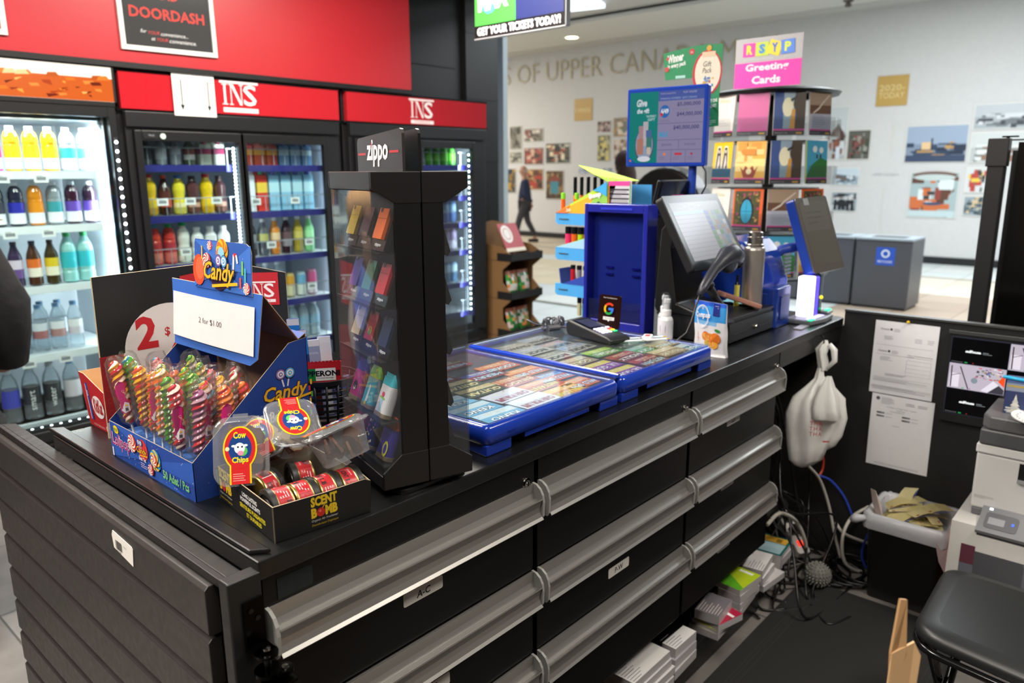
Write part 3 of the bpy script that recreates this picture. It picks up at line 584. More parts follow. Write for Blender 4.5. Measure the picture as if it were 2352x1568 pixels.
row(N3, 'third shelf', 1.063, 2.362, .080, 4.17, [bt('slim', .215, .032, '#22262e', '#8c9098', '#4a4e58', '#e4e7ea', 'black cola bottle'), bt('slim', .215, .032, '#5c6068', '#b8b46a', '#3c4048', '#e4e7ea', 'grey lemon soda bottle'), bt('slim', .22, .032, '#d8862c', '#e8c89c', '#c46a22', '#e4e7ea', 'orange juice bottle'), bt('slim', .22, .032, '#34202a', '#6a5058', '#8f8890', '#e4e7ea', 'dark plum juice bottle'), bt('slim', .22, .032, '#b8a238', '#d2c468', '#a08c28', '#e4e7ea', 'olive yellow juice bottle'), bt('slim', .22, .032, '#8fdc9c', '#a9e8b0', '#7cc88a', '#e4e7ea', 'pale green juice bottle')])
wb = bt('water', .23, .036, '#9fb2c0', '#4a86c4', '#cfe0ea', '#dfe5ea', 'clear bottle with round blue label')
row(N3, 'fourth shelf', .788, 2.362, .080, 4.17, [wb, wb, wb, bt('can', .15, .031, '#b9a468', '#d99c2c', '#d8cfa8', None, 'golden drink can'), bt('can', .15, .031, '#9fb4c0', '#6aa8cc', '#d6dcd2', None, 'light blue drink can'), bt('can', .16, .031, '#a86a88', '#c0487c', '#e0d0d8', None, 'pink drink can')])
row(N3, 'bottom shelf', .523, 2.362, .080, 4.17, [bt('water', .22, .036, '#a9bcc8', '#8fb4cc', None, '#dfe5ea', 'plain water bottle')]*6)
# --- right cooler
c3 = cooler(2.965, 4.26, 'black cooler with a red header, partly behind the lighter display case', True, [(.10, .58), (.63, 1.115)], [1.594, 1.374, 1.176, .971, .725, .50], rail='#2e2e80', interior='#a7b0b8')
logo(c3, .528, 1.868, .225)
strip(c3, 1.122, .5, 1.69, .05, 30, 6)
N4 = 'right cooler right door'
g6 = lambda b, l, c, d: [bt('slim', .17, .03, b, l, None, c, d)]*6
row(N4, 'top shelf', 1.597, 3.64, .077, 4.17, [bt('slim', .15, .03, '#3f9a3a', '#6cc84a', None, '#b9e08a', 'green soda bottle'), bt('slim', .15, .03, '#6a7078', '#9aa0a8', None, '#b8bcc4', 'grey soda bottle')]+[bt('slim', .15, .03, '#4fae3e', '#7ad24c', None, '#a9dc6a', 'bright green soda bottle')]*4)
row(N4, 'second shelf', 1.377, 3.64, .077, 4.17, [bt('can', .15, .03, '#b8983a', '#c9a22c', '#8c6c2a', None, 'gold energy drink can')]*6)
row(N4, 'third shelf', 1.179, 3.64, .077, 4.17, [bt('can', .15, .03, '#5a84b8', '#9fc0dc', '#3f6fae', None, 'blue and silver energy drink can')]*6)
row(N4, 'fourth shelf', .974, 3.64, .077, 4.17, [bt('can', .15, .03, '#a85a6c', '#c46c7c', '#cfc6d4', None, 'pink energy drink can')]*3+[bt('can', .15, .03, '#8a7c9c', '#b09cc0', '#dcd6e2', None, 'lilac energy drink can')]*3)
row(N4, 'fifth shelf', .728, 3.64, .077, 4.17, [bt('can', .15, .03, '#6c94b4', '#b4ccd8', '#4a7ca4', None, 'pale blue energy drink can')]*6)
N5 = 'right cooler left door'
row(N5, 'top shelf', 1.597, 3.12, .077, 4.17, [bt('slim', .15, .03, '#8a8f3a', '#b4b84a', None, '#cfd2a0', 'olive soda bottle')]*6)
row(N5, 'second shelf', 1.377, 3.12, .077, 4.17, [bt('can', .15, .03, '#8c7a3a', '#b89a3c', '#6a5a2a', None, 'brass coloured drink can')]*6)
for (x, p) in ((.75, 14), (1.3, 14)): area('cooler_lamp', (x, 4.14, 1.78), .5, .06, p*.55, COOL)
for (xx, z, p) in ((.55, 1.1, 10), (1.53, 1.1, 13), (2.215, 1.1, 2.5), (2.86, 1.1, 3.5), (4.03, 1.1, 6), (3.05, 1.1, 3)):
    area('cooler_lamp', (xx, 4.075, z), .03, 1.3, p*.8, COOL, (PI/2+.0, 0, -(.5 if xx not in (.55, 3.05) else -.5)))
# --- framed poster, second poster edge
t = thing('poster_frame', 'grey framed black and silver poster with red lettering on the red wall', 'poster', (1.66, 3.998, 2.138), rot=(0, -.012, 0))
mb = MB('#d9ddd8', 'satin'); W_, H_ = .49, .62
mb.box(0, -.012, 0, W_, 0, .022); mb.box(0, -.012, H_-.022, W_, 0, H_); mb.box(0, -.012, .022, .022, 0, H_-.022); mb.box(W_-.022, -.012, .022, W_, 0, H_-.022); mb.build('frame', t)
mb = MB('#3d3d3e', 'gloss'); mb.box(.022, -.006, .022, W_-.022, -.001, H_-.022)
A = Art(); A.text('DOORDASH', W_/2, .155, 1, '#d04a44', 'c', width=.38, h=.052, bold=.02); A.text('AND', W_/2, .25, 1, '#d04a44', 'c', width=.12, h=.05, bold=.02)
A.text('for', .1, .086, 1, '#d8d8d8', width=.03, shear=.3); A.text('YOUR', .138, .082, 1, '#c84a44', width=.055, shear=.3); A.text('convenience...', .20, .08, 1, '#d8d8d8', width=.14, shear=.3)
A.text('at', .15, .054, 1, '#d8d8d8', width=.02, shear=.3); A.text('YOUR', .178, .053, 1, '#c84a44', width=.055, shear=.3); A.text('convenience.', .24, .05, 1, '#d8d8d8', width=.14, shear=.3)
mb.art(A, (0, -.006, 0), (1, 0, 0), (0, 0, 1), .0004); mb.build('print', t)
t = thing('poster_frame', 'grey framed poster cut off by the upper left corner', 'poster', (.69, 3.998, 2.141))
mb = MB('#d9ddd8', 'satin'); mb.box(0, -.012, 0, .49, 0, .022); mb.box(0, -.012, .022, .022, 0, .6); mb.box(.468, -.012, .022, .49, 0, .6); mb.build('frame', t)
mb = MB('#8f3a3a', 'gloss'); mb.box(.022, -.006, .022, .468, -.001, .6); mb.build('print', t)
# ================================================================ counter with drawers
BK = '#0d0d0e'
mb = MB('#0e0f10', 'top')
pts = [(.505, .945), (2.985, .945), (3.0, .955), (3.004, .97), (3.004, 1.73), (.60, 1.73), (.60, 1.785), (.505, 1.785)]
mb.prism(pts, .966, .996)
tag(mb.build('worktop', bevel=.003), 'long black laminate worktop of the checkout counter with dusty scuffs', 'counter top')
mb = MB('#0f0f10', 'top'); mb.prism([(.508, .975), (.534, .955), (.534, 1.8), (.508, 1.82)], .9965, 1.004)
tag(mb.build('edge_strip', bevel=.003), 'raised black edging strip along the left end of the worktop', 'trim strip')
def pull(t, x0, x1, zt):
    prof = [(.957, 0), (.951, 0), (.950, -.02), (.945, -.031), (.938, -.034), (.930, -.029), (.9255, -.0255), (.9245, -.028), (.928, -.034), (.931, -.045), (.931, -.056), (.927, -.066), (.9225, -.0715), (.924, -.0735), (.935, -.0745), (.957, -.0745)]
    mb = MB('#a5a39f', 'brushed'); n = len(prof)
    vs = [(x0+.006, y, zt+z) for y, z in prof]+[(x1-.006, y, zt+z) for y, z in prof]
    mb.add(vs, [(i, (i+1) % n, n+(i+1) % n, n+i) for i in range(n)])
    h = mb.build('handle', t)
    for a in (x0, x1-.006):
        mb = MB('#8f8f8c', 'satin'); pr = [(.957, .002), (.945, .0), (.934, -.008), (.927, -.02), (.9245, -.035), (.9255, -.066), (.93, -.0735), (.957, -.0735)]
        m = len(pr); vs = [(a, y, zt+z) for y, z in pr]+[(a+.006, y, zt+z) for y, z in pr]
        mb.add(vs, [tuple(range(m)), tuple(range(2*m-1, m-1, -1))]+[(i, m+i, m+(i+1) % m, (i+1) % m) for i in range(m)]); mb.build('end_cap', h)
def cabinet(x0, x1, label, stickers, lock):
    t = thing('drawer_cabinet', label, 'cabinet', (0, 0, 0)); t.location = (0, 0, 0)
    mb = MB(BK, 'satin_low'); mb.box(x0, .965, .27, x0+.018, 1.70, .966); mb.box(x1-.018, .965, .27, x1, 1.70, .966); mb.box(x0+.018, 1.68, .27, x1-.018, 1.70, .966); mb.box(x0+.018, .965, .27, x1-.018, 1.68, .29)
    mb.box(x0, 1.60, 0, x1, 1.70, .27); mb.build('carcass', t)
    mb = MB('#101011', 'satin_low'); mb.box(x0+.003, .955, .914, x1-.003, .966, .963); mb.build('top_rail', t)
    for i in range(3):
        zt = .912-.2035*i; zb = zt-.2035+.004 if i < 2 else .275
        mb = MB('#0d0d0e', 'satin_low'); mb.box(x0+.003, .957, zb, x1-.003, 1.45, zt); d = mb.build('drawer', t, bevel=.002)
        pull(d, x0+.003, x1-.003, zt)
        if i in stickers:
            sx, sz, w_, h_, s, sl = stickers[i]
            mb = MB('#dcd9d3', 'paper'); mb.rbox(0, 0, w_, h_, 0, .0006, .004, M=Matrix(((1, 0, 0, sx), (0, 0, -1, .957), (0, 1, 0, sz), (0, 0, 0, 1))))
            A = Art(); A.text(s, w_*.5, h_*.22, 1, '#23202c', 'c', h=h_*.55, bold=.02, shear=sl); mb.art(A, (sx, .9563, sz), (1, 0, 0), (0, 0, 1), .0002); mb.build('label_sticker', d)
    if lock:
        mb = MB('#c8c6c0', 'chrome'); m = rotm(PI/2, 0, 0, (lock, .955, .918)); mb.lathe([(.0001, .006), (.004, .006), (.0045, .004), (.0085, .004), (.0085, .0), (.011, .0), (.0115, .003), (.012, 0)], seg=18, M=m); mb.box(-.001, -.004, .0055, .001, .004, .0065, '#1a1a1a', M=m); mb.build('lock', t)
    return t
k1 = cabinet(.512, 1.146, 'black drawer cabinet nearest the camera, drawer marked A-C', {0: (.782, .787, .096, .026, 'A-C', .1), 1: (.79, .575, .1, .026, 'D-T', .1)}, 1.118)
cabinet(1.154, 1.812, 'middle black drawer cabinet under the blue ticket trays', {1: (1.434, .56, .092, .026, 'P-W', .05)}, 1.785)
cabinet(1.820, 2.412, 'far black drawer cabinet with stickers marked LD and Kent', {0: (2.05, .797, .085, .024, 'LD', .1), 1: (2.035, .594, .085, .024, 'Kent', .1), 2: (2.035, .385, .085, .024, 'ETC', .0)}, 2.392)
mb = MB('#0b1412', 'cloth'); mb.box(.538, .9535, .918, .600, .955, .952); tag(mb.build('velcro_patch'), 'dark square hook and loop patch on the rail beside the corner post', 'patch')
# knee space end: apron and rear panel beneath the far worktop
mb = MB('#131314', 'satin'); mb.box(2.416, .955, .905, 2.998, .972, .963); tag(mb.build('apron_board', bevel=.001), 'short black apron board under the far end of the worktop', 'board')
mb = MB('#0d0d0e', 'satin'); mb.box(2.416, 1.70, 0, 3.0, 1.72, .966); tag(mb.build('back_panel'), 'black back panel closing the counter behind the cables', 'panel')
mb = MB('#0c0c0d', 'satin'); mb.box(.52, .97, .085, 2.42, 1.595, .10); mb.box(.52, .97, .0, 2.42, .985, .085); tag(mb.build('kick_shelf', bevel=.002), 'low black shelf under the drawers carrying carton stacks', 'shelf')
# slatted end panel, plank, corner post, gate hinge
mb = MB('#2f2c2b', 'wood')
for i in range(11):
    zt = .950-.0895*i; zb = zt-.0895+.007
    if zb < .0: zb = .002
    e = (.0 if i % 2 else .004)
    mb.prism([(-.006, zt-.006), (0, zt), (.016, zt), (.016, zb), (0, zb), (-.006, zb+.004)], 0, 1.07+e, M=Matrix(((1, 0, 0, .461), (0, 0, -1, 2.09), (0, 1, 0, 0), (0, 0, 0, 1))))
    mb.box(.462, 1.03, zb-.008, .472, 2.088, zb, '#0b0b0b', 'satin')
o = tag(mb.build('slatwall_panel', bevel=.0012), 'black slatted wooden end panel with long sloping boards, lower left', 'panel')
mb = MB('#ece9e2', 'paper')
mb.prism([(-.022, .008), (-.016, .018), (.062, .012), (.066, .008), (.060, -.026), (-.018, -.016)], 0, .0008, M=Matrix(((0, 0, -1, .4545), (-1, 0, 0, 1.335), (0, 1, 0, .916), (0, 0, 0, 1))))
A = Art(); R = random.Random(2); x = 0
while x < .026: w_ = R.choice([.0007, .0012, .002]); A.rect(x, 0, x+w_, .017, '#55534f'); x += w_+R.choice([.0007, .0012])
A.text('371983', .002, -.005, 1, '#4a4844', width=.02, h=.0035); A.text('5.0 A', .034, .012, 1, '#a8a49c', width=.013, h=.004)
mb.art(A, (.4535, 1.343, .902), (0, -1, 0), (0, 0, 1), .0002); tag(mb.build('barcode_label'), 'peeling white barcode label stuck to the top slat', 'label')
mb = MB('#1c1a19', 'wood'); mb.prism([(.479, .98), (.504, .98), (.504, 2.04), (.479, 2.06)], .93, .966); mb.prism([(.468, .98), (.479, .98), (.479, 2.06), (.470, 2.06)], .952, .966)
mb.box(.478, 1.02, .9295, .490, 2.05, .932, '#080808')
tag(mb.build('ledge_plank', bevel=.0025), 'wide brownish black plank capping the slatted end panel, paint scuffed', 'plank')
mb = MB('#0f0f0f', 'satin'); mb.box(.478, 1.0, .0, .508, 2.04, .928); tag(mb.build('end_board'), 'black board behind the slatted end panel', 'board')
t = thing('corner_post', 'square black post with metal hinge bracket at the near counter corner', 'post', (.455, .944, 0))
mb = MB('#151515', 'wood'); mb.box(0, 0, 0, .053, .026, .982); mb.build('post_body', t, bevel=.003, seg=3)
mb = MB('#191919', 'metal'); mb.box(.019, -.004, .865, .052, 0, .945); mb.box(.019, -.03, .868, .052, -.003, .872); mb.cyl((.036, -.03, .868), (.036, -.03, .872), .0165, seg=20)
for z in (.93, .915): mb.cyl((.03+.01*(z < .92), -.004, z), (.03+.01*(z < .92), -.006, z), .004, '#3a3a3a', seg=10)
mb.build('hinge_bracket', t, bevel=.0008)
mb = MB('#9a9a98', 'chrome'); mb.lathe([(.006, .876), (.0055, .879), (.0, .880)], cx=.036, cy=-.03, seg=12); mb.cyl((.036, -.03, .845), (.036, -.03, .868), .006, '#2a2a2a', 'metal'); mb.build('pivot_bolt', t)
t = thing('swing_gate', 'black metal swing gate arm pivoting under the hinge bracket', 'gate', (.491, .914, .0))
mb = MB('#141414', 'metal'); mb.cyl((0, 0, .838), (0, 0, .844), .02, seg=20); mb.cyl((.02, -.012, .836), (.02, -.012, .842), .013, seg=18); mb.build('pivot_plate', t, bevel=.0008)
mb = MB('#8d8d8a', 'chrome'); mb.lathe([(.006, .842), (.005, .8445), (0, .845)], cx=.02, cy=-.012, seg=12); mb.build('bolt', t)
mb = MB('#121212', 'satin'); mb.box(-.010, -.66, .02, .018, -.012, .822); mb.build('gate_panel', t, bevel=.003)
mb = MB('#1b1b1b', 'metal'); mb.box(-.012, -.03, .822, .03, .004, .828); mb.box(-.012, -.66, .822, .020, -.036, .828); mb.build('gate_cap', t, bevel=.001)
# ---------------------------------------------------------------- partition, papers, monitor
mb = MB('#151516', 'matte'); mb.box(3.01, -.9, 0, 3.035, .95, 1.018); mb.box(3.01, .95, 0, 3.035, 1.72, .96); mb.box(3.005, -.9, 1.018, 3.04, .95, 1.026, '#3a3c3b', 'satin')
tag(mb.build('partition_panel', bevel=.001), 'low black partition closing the end of the cashier area', 'partition')
def sheet(y0, z0, w_, h_, A, name, label, tilt=0, x=3.0085, bow=.004):
    # sheet on the partition; y0 = left edge as seen, z0 = bottom
    mb = MB('#e3e4e8', 'paper'); n = 6
    f = lambda u, v, d: (x-d-bow*math.sin(PI*min(max(v/h_, 0), 1))*.6, y0-u*math.cos(tilt)+v*math.sin(tilt), z0+v*math.cos(tilt)-u*math.sin(tilt))
    vs = [f(u, h_*j/n, .0008) for j in range(n+1) for u in (0, w_)]
    mb.add(vs, [(2*j, 2*j+1, 2*j+3, 2*j+2) for j in range(n)])
    mb.art(A, (0, 0, 0), (1, 0, 0), (0, 1, 0), .0003, f=lambda u, v, d: f(u, v, d+.001))
    return tag(mb.build(name), label, 'paper')
A = Art(False); g = '#8d8e96'
for y in (.245, .162): A.text('Ontario', .02, y, 1, '#54555c', width=.03, bold=.01); A.circ(.057, y+.004, .0045, '#3b3c42', 12); A.lines(.066, y+.006, .095, 3, .0045, g, .0012, 3)
A.lines(.035, .222, .08, 4, .004, g, .0011, 4); A.lines(.14, .222, .168, 3, .006, g, .0013, 5); A.lines(.182, .222, .206, 3, .006, g, .0013, 6)
A.rect(.01, .188, .206, .1887, g); A.rect(.01, .152, .206, .1527, '#6a6b72'); A.text('Tobacco Retail Dealers Permit', .12, .158, 1, '#4a4b52', width=.085, h=.004); A.lines(.12, .153, .16, 1, .004, g, .001)
A.lines(.028, .142, .075, 4, .004, g, .0011, 9); 
for y in (.14, .125, .11, .095, .082): A.rect(.12, y, .203, y+.0006, g)
A.rect(.12, .082, .1206, .14, g); A.rect(.2024, .082, .203, .14, g); A.lines(.05, .078, .155, 2, .005, '#6a6b72', .0014, 7); A.rect(.01, .064, .205, .0647, g); A.lines(.01, .059, .2, 3, .0045, g, .0012, 8); A.rect(.01, .048, .2, .0486, g); A.rect(.005, .022, .212, .03, '#cfcfd2'); A.lines(.01, .028, .2, 3, .006, g, .0014, 11)
sheet(.834, .720, .217, .279, A, 'permit_sheet', 'upper white permit sheet pinned to the black partition')
A = Art(False)
A.circ(.022, .268, .007, '#5c5d64', 12); A.lines(.034, .272, .09, 6, .0045, g, .0012, 3); A.lines(.12, .262, .155, 2, .006, '#5c5d64', .0016, 5); A.lines(.162, .262, .196, 2, .006, '#5c5d64', .0016, 6)
A.text('Certificate of Registration - Supplier', .055, .236, 1, '#3f4046', width=.105, h=.0045); A.text('Vendor Permit', .09, .228, 1, '#4d4e54', width=.03, h=.004); A.lines(.068, .222, .15, 1, .004, g, .0013)
for (x_, y) in ((.022, .21), (.022, .197), (.112, .206), (.112, .193)): A.rect(x_, y, x_+.028, y+.006, '#77787c'); A.rect(x_, y, x_+.016, y+.006, '#4d4e52'); A.lines(x_+.032, y+.002, x_+.07, 1, .004, g, .0013)
A.lines(.08, .168, .125, 1, .004, g, .0013); A.lines(.03, .012, .19, 2, .004, g, .0011, 2)
sheet(.819, .432, .216, .285, A, 'certificate_sheet', 'lower white certificate sheet hanging below the permit', .004)
mb = MB('#d9b81c', 'gloss'); mb.sphere((3.002, .722, 1.004), .006); tag(mb.build('push_pin'), 'yellow push pin at the top of the upper sheet', 'pin')
t = thing('security_monitor', 'black monitor showing camera views mounted on the partition', 'monitor', (2.985, .583, .69))
mb = MB('#1b1c1e', 'satin'); mb.box(0, -.56, -.025, .024, 0, .31); mb.box(-.004, -.56, .295, 0, 0, .31, '#3a3c3d'); mb.build('casing', t, bevel=.003)
def cctv(A, x, y, w_, h_, kind):
    if kind == 'logo':
        A.rect(x, y, x+w_, y+h_, '#030304'); A.text('alhua', x+w_*.25, y+h_*.45, 1, '#eef2f2', width=w_*.28, h=h_*.1, bold=.06, shear=.2); A.rect(x+w_*.56, y+h_*.5, x+w_*.66, y+h_*.52, '#8a8e90'); A.rect(x+w_*.56, y+h_*.45, x+w_*.72, y+h_*.465, '#8a8e90')
    else:
        A.rect(x, y, x+w_, y+h_, '#b7aebb')
        R = random.Random(kind)
        A.rect(x+w_*.03, y+h_*.05, x+w_*.2, y+h_*.6, '#d9d2dc'); A.line(x+w_*.2, y+h_*.9, x+w_*.38, y+.002, .004, '#3c3a42'); A.line(x+w_*.05, y+h_*.5, x+w_*.22, y+h_*.62, .002, '#4a4850'); A.line(x+w_*.05, y+h_*.9, x+w_*.06, y+.004, .004, '#3c3038')
        A.noise(x+w_*.45, y+h_*.5, x+w_*.98, y+h_, 60, ['#3a2c30', '#c84a3a', '#d9b33a', '#4a6ab0', '#e8e0e4', '#2c2a30', '#7a8a4a', '#b05a6a'], kind, .03, .1)
        A.poly([(x+w_*.88, y+h_*.5), (x+w_-.001, y+h_*.85), (x+w_-.001, y+h_*.3)], '#f0501e'); A.poly([(x+w_*.6, y+h_*.05), (x+w_*.8, y+h_*.5), (x+w_*.9, y+h_*.35), (x+w_*.72, y+.001)], '#dcd6e2'); A.poly([(x+w_*.72, y+.001), (x+w_*.9, y+h_*.35), (x+w_-.001, y+h_*.2), (x+w_-.001, y+.001)], '#3a3840')
        A.circ(x+w_*.47, y+h_*.4, w_*.06, '#7c8a92', 12)
    A.text('Channel', x+.004, y+.003, 1, '#8a8e90', width=w_*.2, h=.003); A.rect(x+w_*.26, y+.003, x+w_*.31, y+.006, '#28a858'); A.rect(x+w_*.4, y+.003, x+w_*.42, y+.006, '#a02a2a')
A = Art(False); A.rect(.012, .008, .55, .288, '#2a2c38')
for r_ in range(3):
    for c_ in range(3):
        cctv(A, .014+.175*c_, .194-.092*r_, .173, .090, {(1, 0): 3, (0, 1): 5, (1, 2): 9}.get((r_, c_), 'logo'))
mb = MB(mt='screen_0.9'); mb.art(A, (-.0005, 0, 0), (0, -1, 0), (0, 0, 1), .0002); mb.build('screen', t)
# tall black display fridge behind the partition, right edge
t = thing('display_fridge', 'tall black glass door display fridge cut off by the right edge', 'fridge', (3.5, -.4, 0))
mb = MB('#0a0a0b', 'satin'); mb.box(.03, 0, 0, .7, .95, 1.62); mb.build('cabinet', t)
mb = MB('#1d1d1f', 'satin'); mb.box(-.03, .96, .05, .02, 1.02, 1.60); mb.build('door_frame', t, bevel=.006)
mb = MB('#242426', 'satin'); mb.box(-.036, .955, 1.56, .02, 1.026, 1.665); mb.box(-.02, .93, 1.668, 0, .985, 1.674, '#0c0c0c', 'metal'); mb.cyl((-.01, .965, 1.66), (-.01, .965, 1.672), .006); mb.build('hinge_cover', t, bevel=.006)
mb = MB('#3a3d40', 'metal'); mb.box(-.012, .935, .05, -.006, .940, 1.6); mb.box(-.02, .0, 1.655, -.01, .95, 1.661, '#55585a'); mb.build('door_trim', t)
mb = MB('#060606', 'gloss'); mb.box(0, 0, .08, .02, .93, 1.65); mb.build('glass_door', t)
# ---------------------------------------------------------------- floor mat
mb = MB('#1f1f1f', 'rubber'); mb.box(.9, .36, 0, 2.745, .925, .010)
tag(mb.build('floor_mat', bevel=.004), 'large black rubber anti fatigue mat on the floor behind the counter', 'mat')
o = bpy.data.objects['floor_mat']; mm = MB('#2b2b2a', 'rubber')
for q in (.05, .062, .08): mm.box(.92, .925-q-.003, .010, 2.745-q, .925-q, .0112); mm.box(2.745-q-.003, .38, .010, 2.745-q, .925-q, .0112)
for q in (.03, .045, .06): mm.box(.92, .36+q, .010, 2.745-q, .36+q+.003, .0112)
mm.build('ridge_lines', o)
# ---------------------------------------------------------------- cigarette packs on the kick shelf
def pack(x, y, z, l, w_, h_, c, rz, label, A=None, sidec='#b8b5b6'):
    mb = MB(c, 'gloss'); mb.box(0, 0, 0, l, w_, h_, sidec, 'satin'); mb.add([(0, 0, h_+.0003), (l, 0, h_+.0003), (l, w_, h_+.0003), (0, w_, h_+.0003)], [(0, 1, 2, 3)], c, 'gloss')
    if A: mb.art(A, (0, 0, h_+.0003), (1, 0, 0), (0, 1, 0), .0003)
    return tag(mb.build('cigarette_carton', loc=(x, y, z), rot=(0, 0, rz)), label, 'carton', 'cigarette cartons on the low shelf')
def striped(n, c='#6f6c74'):
    A = Art(False)
    for i in range(n): A.rect(.006, .006+i*.0095, .006+.07*(.6+.4*((i*7) % 5)/5), .008+i*.0095, c)
    return A
R = random.Random(11); zc = .1
# nearest stack
for i, (c, lab) in enumerate((('#c9c6c8', 'white carton with dense print, bottom of the nearest shelf stack'), ('#d4d1d2', 'white carton second up in the nearest shelf stack'), ('#cfccd0', 'white carton third up in the nearest shelf stack'), ('#dcdad8', 'long white printed carton, top of the nearest shelf stack'))):
    pack(1.56+R.uniform(-.01, .01), .93+i*.005, .10+i*.026, .19, .11, .024, c, R.uniform(-.05, .05), lab, striped(11))
for i, lab in enumerate(('grey white carton, bottom of the second shelf stack', 'grey carton in the middle of the second shelf stack', 'slim white carton on top of the second shelf stack')):
    pack(1.76+.01*i, .935+i*.006, .10+i*.03, .14-.01*i, .085-.02*i, .028, ['#bdb9bd', '#a9a6ac', '#e2e0e0'][i], .04-.03*i, lab, striped(6))
A5 = striped(9, '#c8b8a8')
for i, (c, lab, l, w_, h_, rz) in enumerate((('#c9c8b4', 'cream carton at the bottom of the third shelf stack', .12, .10, .022, .05), ('#cfd23c', 'thin yellow carton in the third shelf stack', .12, .10, .010, -.12), ('#b02848', 'crimson carton with a white stripe in the third shelf stack', .115, .095, .022, -.25), ('#77737a', 'grey printed carton on top of the third shelf stack', .12, .08, .030, .12))):
    A = striped(8, '#d8c8bc') if i == 3 else None
    if i == 2: A = Art(); A.rect(.07, .004, .082, .06, '#f0eef0')
    pack(2.02, .93, .10+[0, .022, .032, .054][i], l, w_, h_, c, rz, lab, A)
for i, (c, lab, l, w_, h_, rz) in enumerate((('#b9b6bb', 'silver carton at the bottom of the fourth shelf stack', .15, .1, .022, .1), ('#c9c6ca', 'white carton with barcodes in the fourth shelf stack', .16, .105, .022, .02), ('#d0cdd0', 'pale carton beneath the green one', .13, .08, .03, -.05), ('#9cc42a', 'lime green carton on top of the fourth shelf stack', .14, .09, .02, -.08))):
    A = striped(7)
    if i == 3: A = Art(); A.poly([(0, 0), (.14, 0), (.14, .05), (.05, .09), (0, .09)], '#5fae2c'); A.poly([(.02, 0), (.14, .0), (.14, .09), (.08, .09)], '#b6cf2c'); A.rect(.115, .02, .128, .07, '#f2f2ea')
    pack(2.19, .935+.002*i, .10+[0, .022, .044, .074][i], l, w_, h_, c, rz, lab, A)
for i, (c, lab, l, w_, h_, rz) in enumerate((('#c6c3c4', 'white carton at the bottom of the fifth shelf stack', .15, .1, .022, -.1), ('#d6d4d4', 'white carton in the middle of the fifth shelf stack', .13, .075, .03, .1), ('#e0dedd', 'white printed carton on top of the fifth shelf stack', .14, .07, .028, .15))):
    pack(2.385, .94+.004*i, .10+[0, .022, .052][i], l, w_, h_, c, rz, lab, striped(6))
for i, (c, lab, l, w_, h_, rz) in enumerate((('#c3bf9a', 'olive white carton at the bottom of the farthest shelf stack', .12, .1, .02, .2), ('#b6b4b6', 'grey carton in the farthest shelf stack', .12, .1, .03, .05), ('#9fc0c8', 'teal and yellow carton on top of the farthest shelf stack', .15, .11, .018, .1))):
    A = None
    if i == 2: A = Art(); A.rect(0, 0, .15, .11, '#17605c'); A.rect(.01, .008, .09, .1, '#a9c8d2'); A.rect(.095, .01, .14, .1, '#d9aa3c'); A.rect(.1, .03, .13, .05, '#8a6a28')
    pack(2.55, .95, .10+[0, .02, .05][i], l, w_, h_, c, rz, lab, A)
# ================================================================ near end of the worktop
BL = '#21489f'
def quad(mb, P, col=None, mt=None, th=.0012, back=None):
    # thin sheet of card through 4 (or more) points, with real thickness
    P = [Vector(p) for p in P]; n = (P[1]-P[0]).cross(P[2]-P[0]).normalized()*th; k = len(P)
    vs = P+[p-n for p in P]
    mb.add(vs, [tuple(range(k))], col, mt); mb.add(vs, [tuple(range(2*k-1, k-1, -1))], back or col, mt)
    mb.add(vs, [(i, k+i, k+(i+1) % k, (i+1) % k) for i in range(k)], '#b7a58a' if back else col, mt)
    return mb
def candy_word(A, x, y, w_, c1='#f4b81e', oc='#3a1c3e'):
    A.text('Candy', x, y, 1, oc, width=w_*1.04, h=w_*.42, shear=.25, bold=.05); A.text('Candy', x+w_*.02, y+w_*.02, 1, c1, width=w_, h=w_*.38, shear=.25, bold=.02)
    A.line(x+w_*.3, y+w_*.0, x+w_*1.12, y+w_*.1, w_*.05, c1)
def pops(A, x, y, s):
    for dx, c in ((-.5, '#8a6ab0'), (.5, '#5aa8dc')):
        A.line(x+dx*s, y, x+dx*s*.4, y-s*1.3, s*.16, '#e8e4ee'); A.circ(x+dx*s, y, s*.56, '#2c2a52', 18); A.circ(x+dx*s, y, s*.5, c, 18)
        for k, rr in enumerate((.36, .22, .1)): A.circ(x+dx*s, y, s*rr, '#eef2f8' if k % 2 == 0 else c, 14)
def confetti(A, x0, y0, x1, y1, n, seed):
    R = random.Random(seed)
    for i in range(n):
        x = R.uniform(x0, x1); y = R.uniform(y0, y1); s = R.uniform(.0008, .0028); a = R.uniform(0, 3); A.poly([(x, y), (x+s*math.cos(a), y+s*math.sin(a)), (x+s*math.cos(a+1), y+s*math.sin(a+1))], R.choice(['#dfe6f2', '#dfe6f2', '#c8304a', '#5a86d8']))
def rays(A, x0, y0, x1, y1, cx, cy, c):
    R = random.Random(1)
    for k in range(0, 16, 2):
        a = 2*PI*k/16; b = a+2*PI/20; P = []
        q = [(cx, cy), (cx+.5*math.cos(a), cy+.5*math.sin(a)), (cx+.5*math.cos(b), cy+.5*math.sin(b))]
        q = [(min(max(px, x0), x1), min(max(py, y0), y1)) for px, py in q]
        if len(set(q)) == 3: A.poly(q, c)
t = thing('lollipop_display_box', 'blue printed cardboard display box of lollipops with a Candy header card', 'display box', (0, 0, T))
X0, X1, Y0, Y1 = .545, .782, 1.212, 1.562
mb = MB(BL, 'card'); kr = '#8a6a4c'
zf = .072
quad(mb, [(X0, Y1, 0), (X0, Y0, 0), (X0, Y0, zf), (X0, Y1, zf)], BL, back='#c9b296')
side = [(X0, 0), (X1, 0), (X1, .252), (.766, .250), (.745, .247), (.64, .155), (X0, zf)]
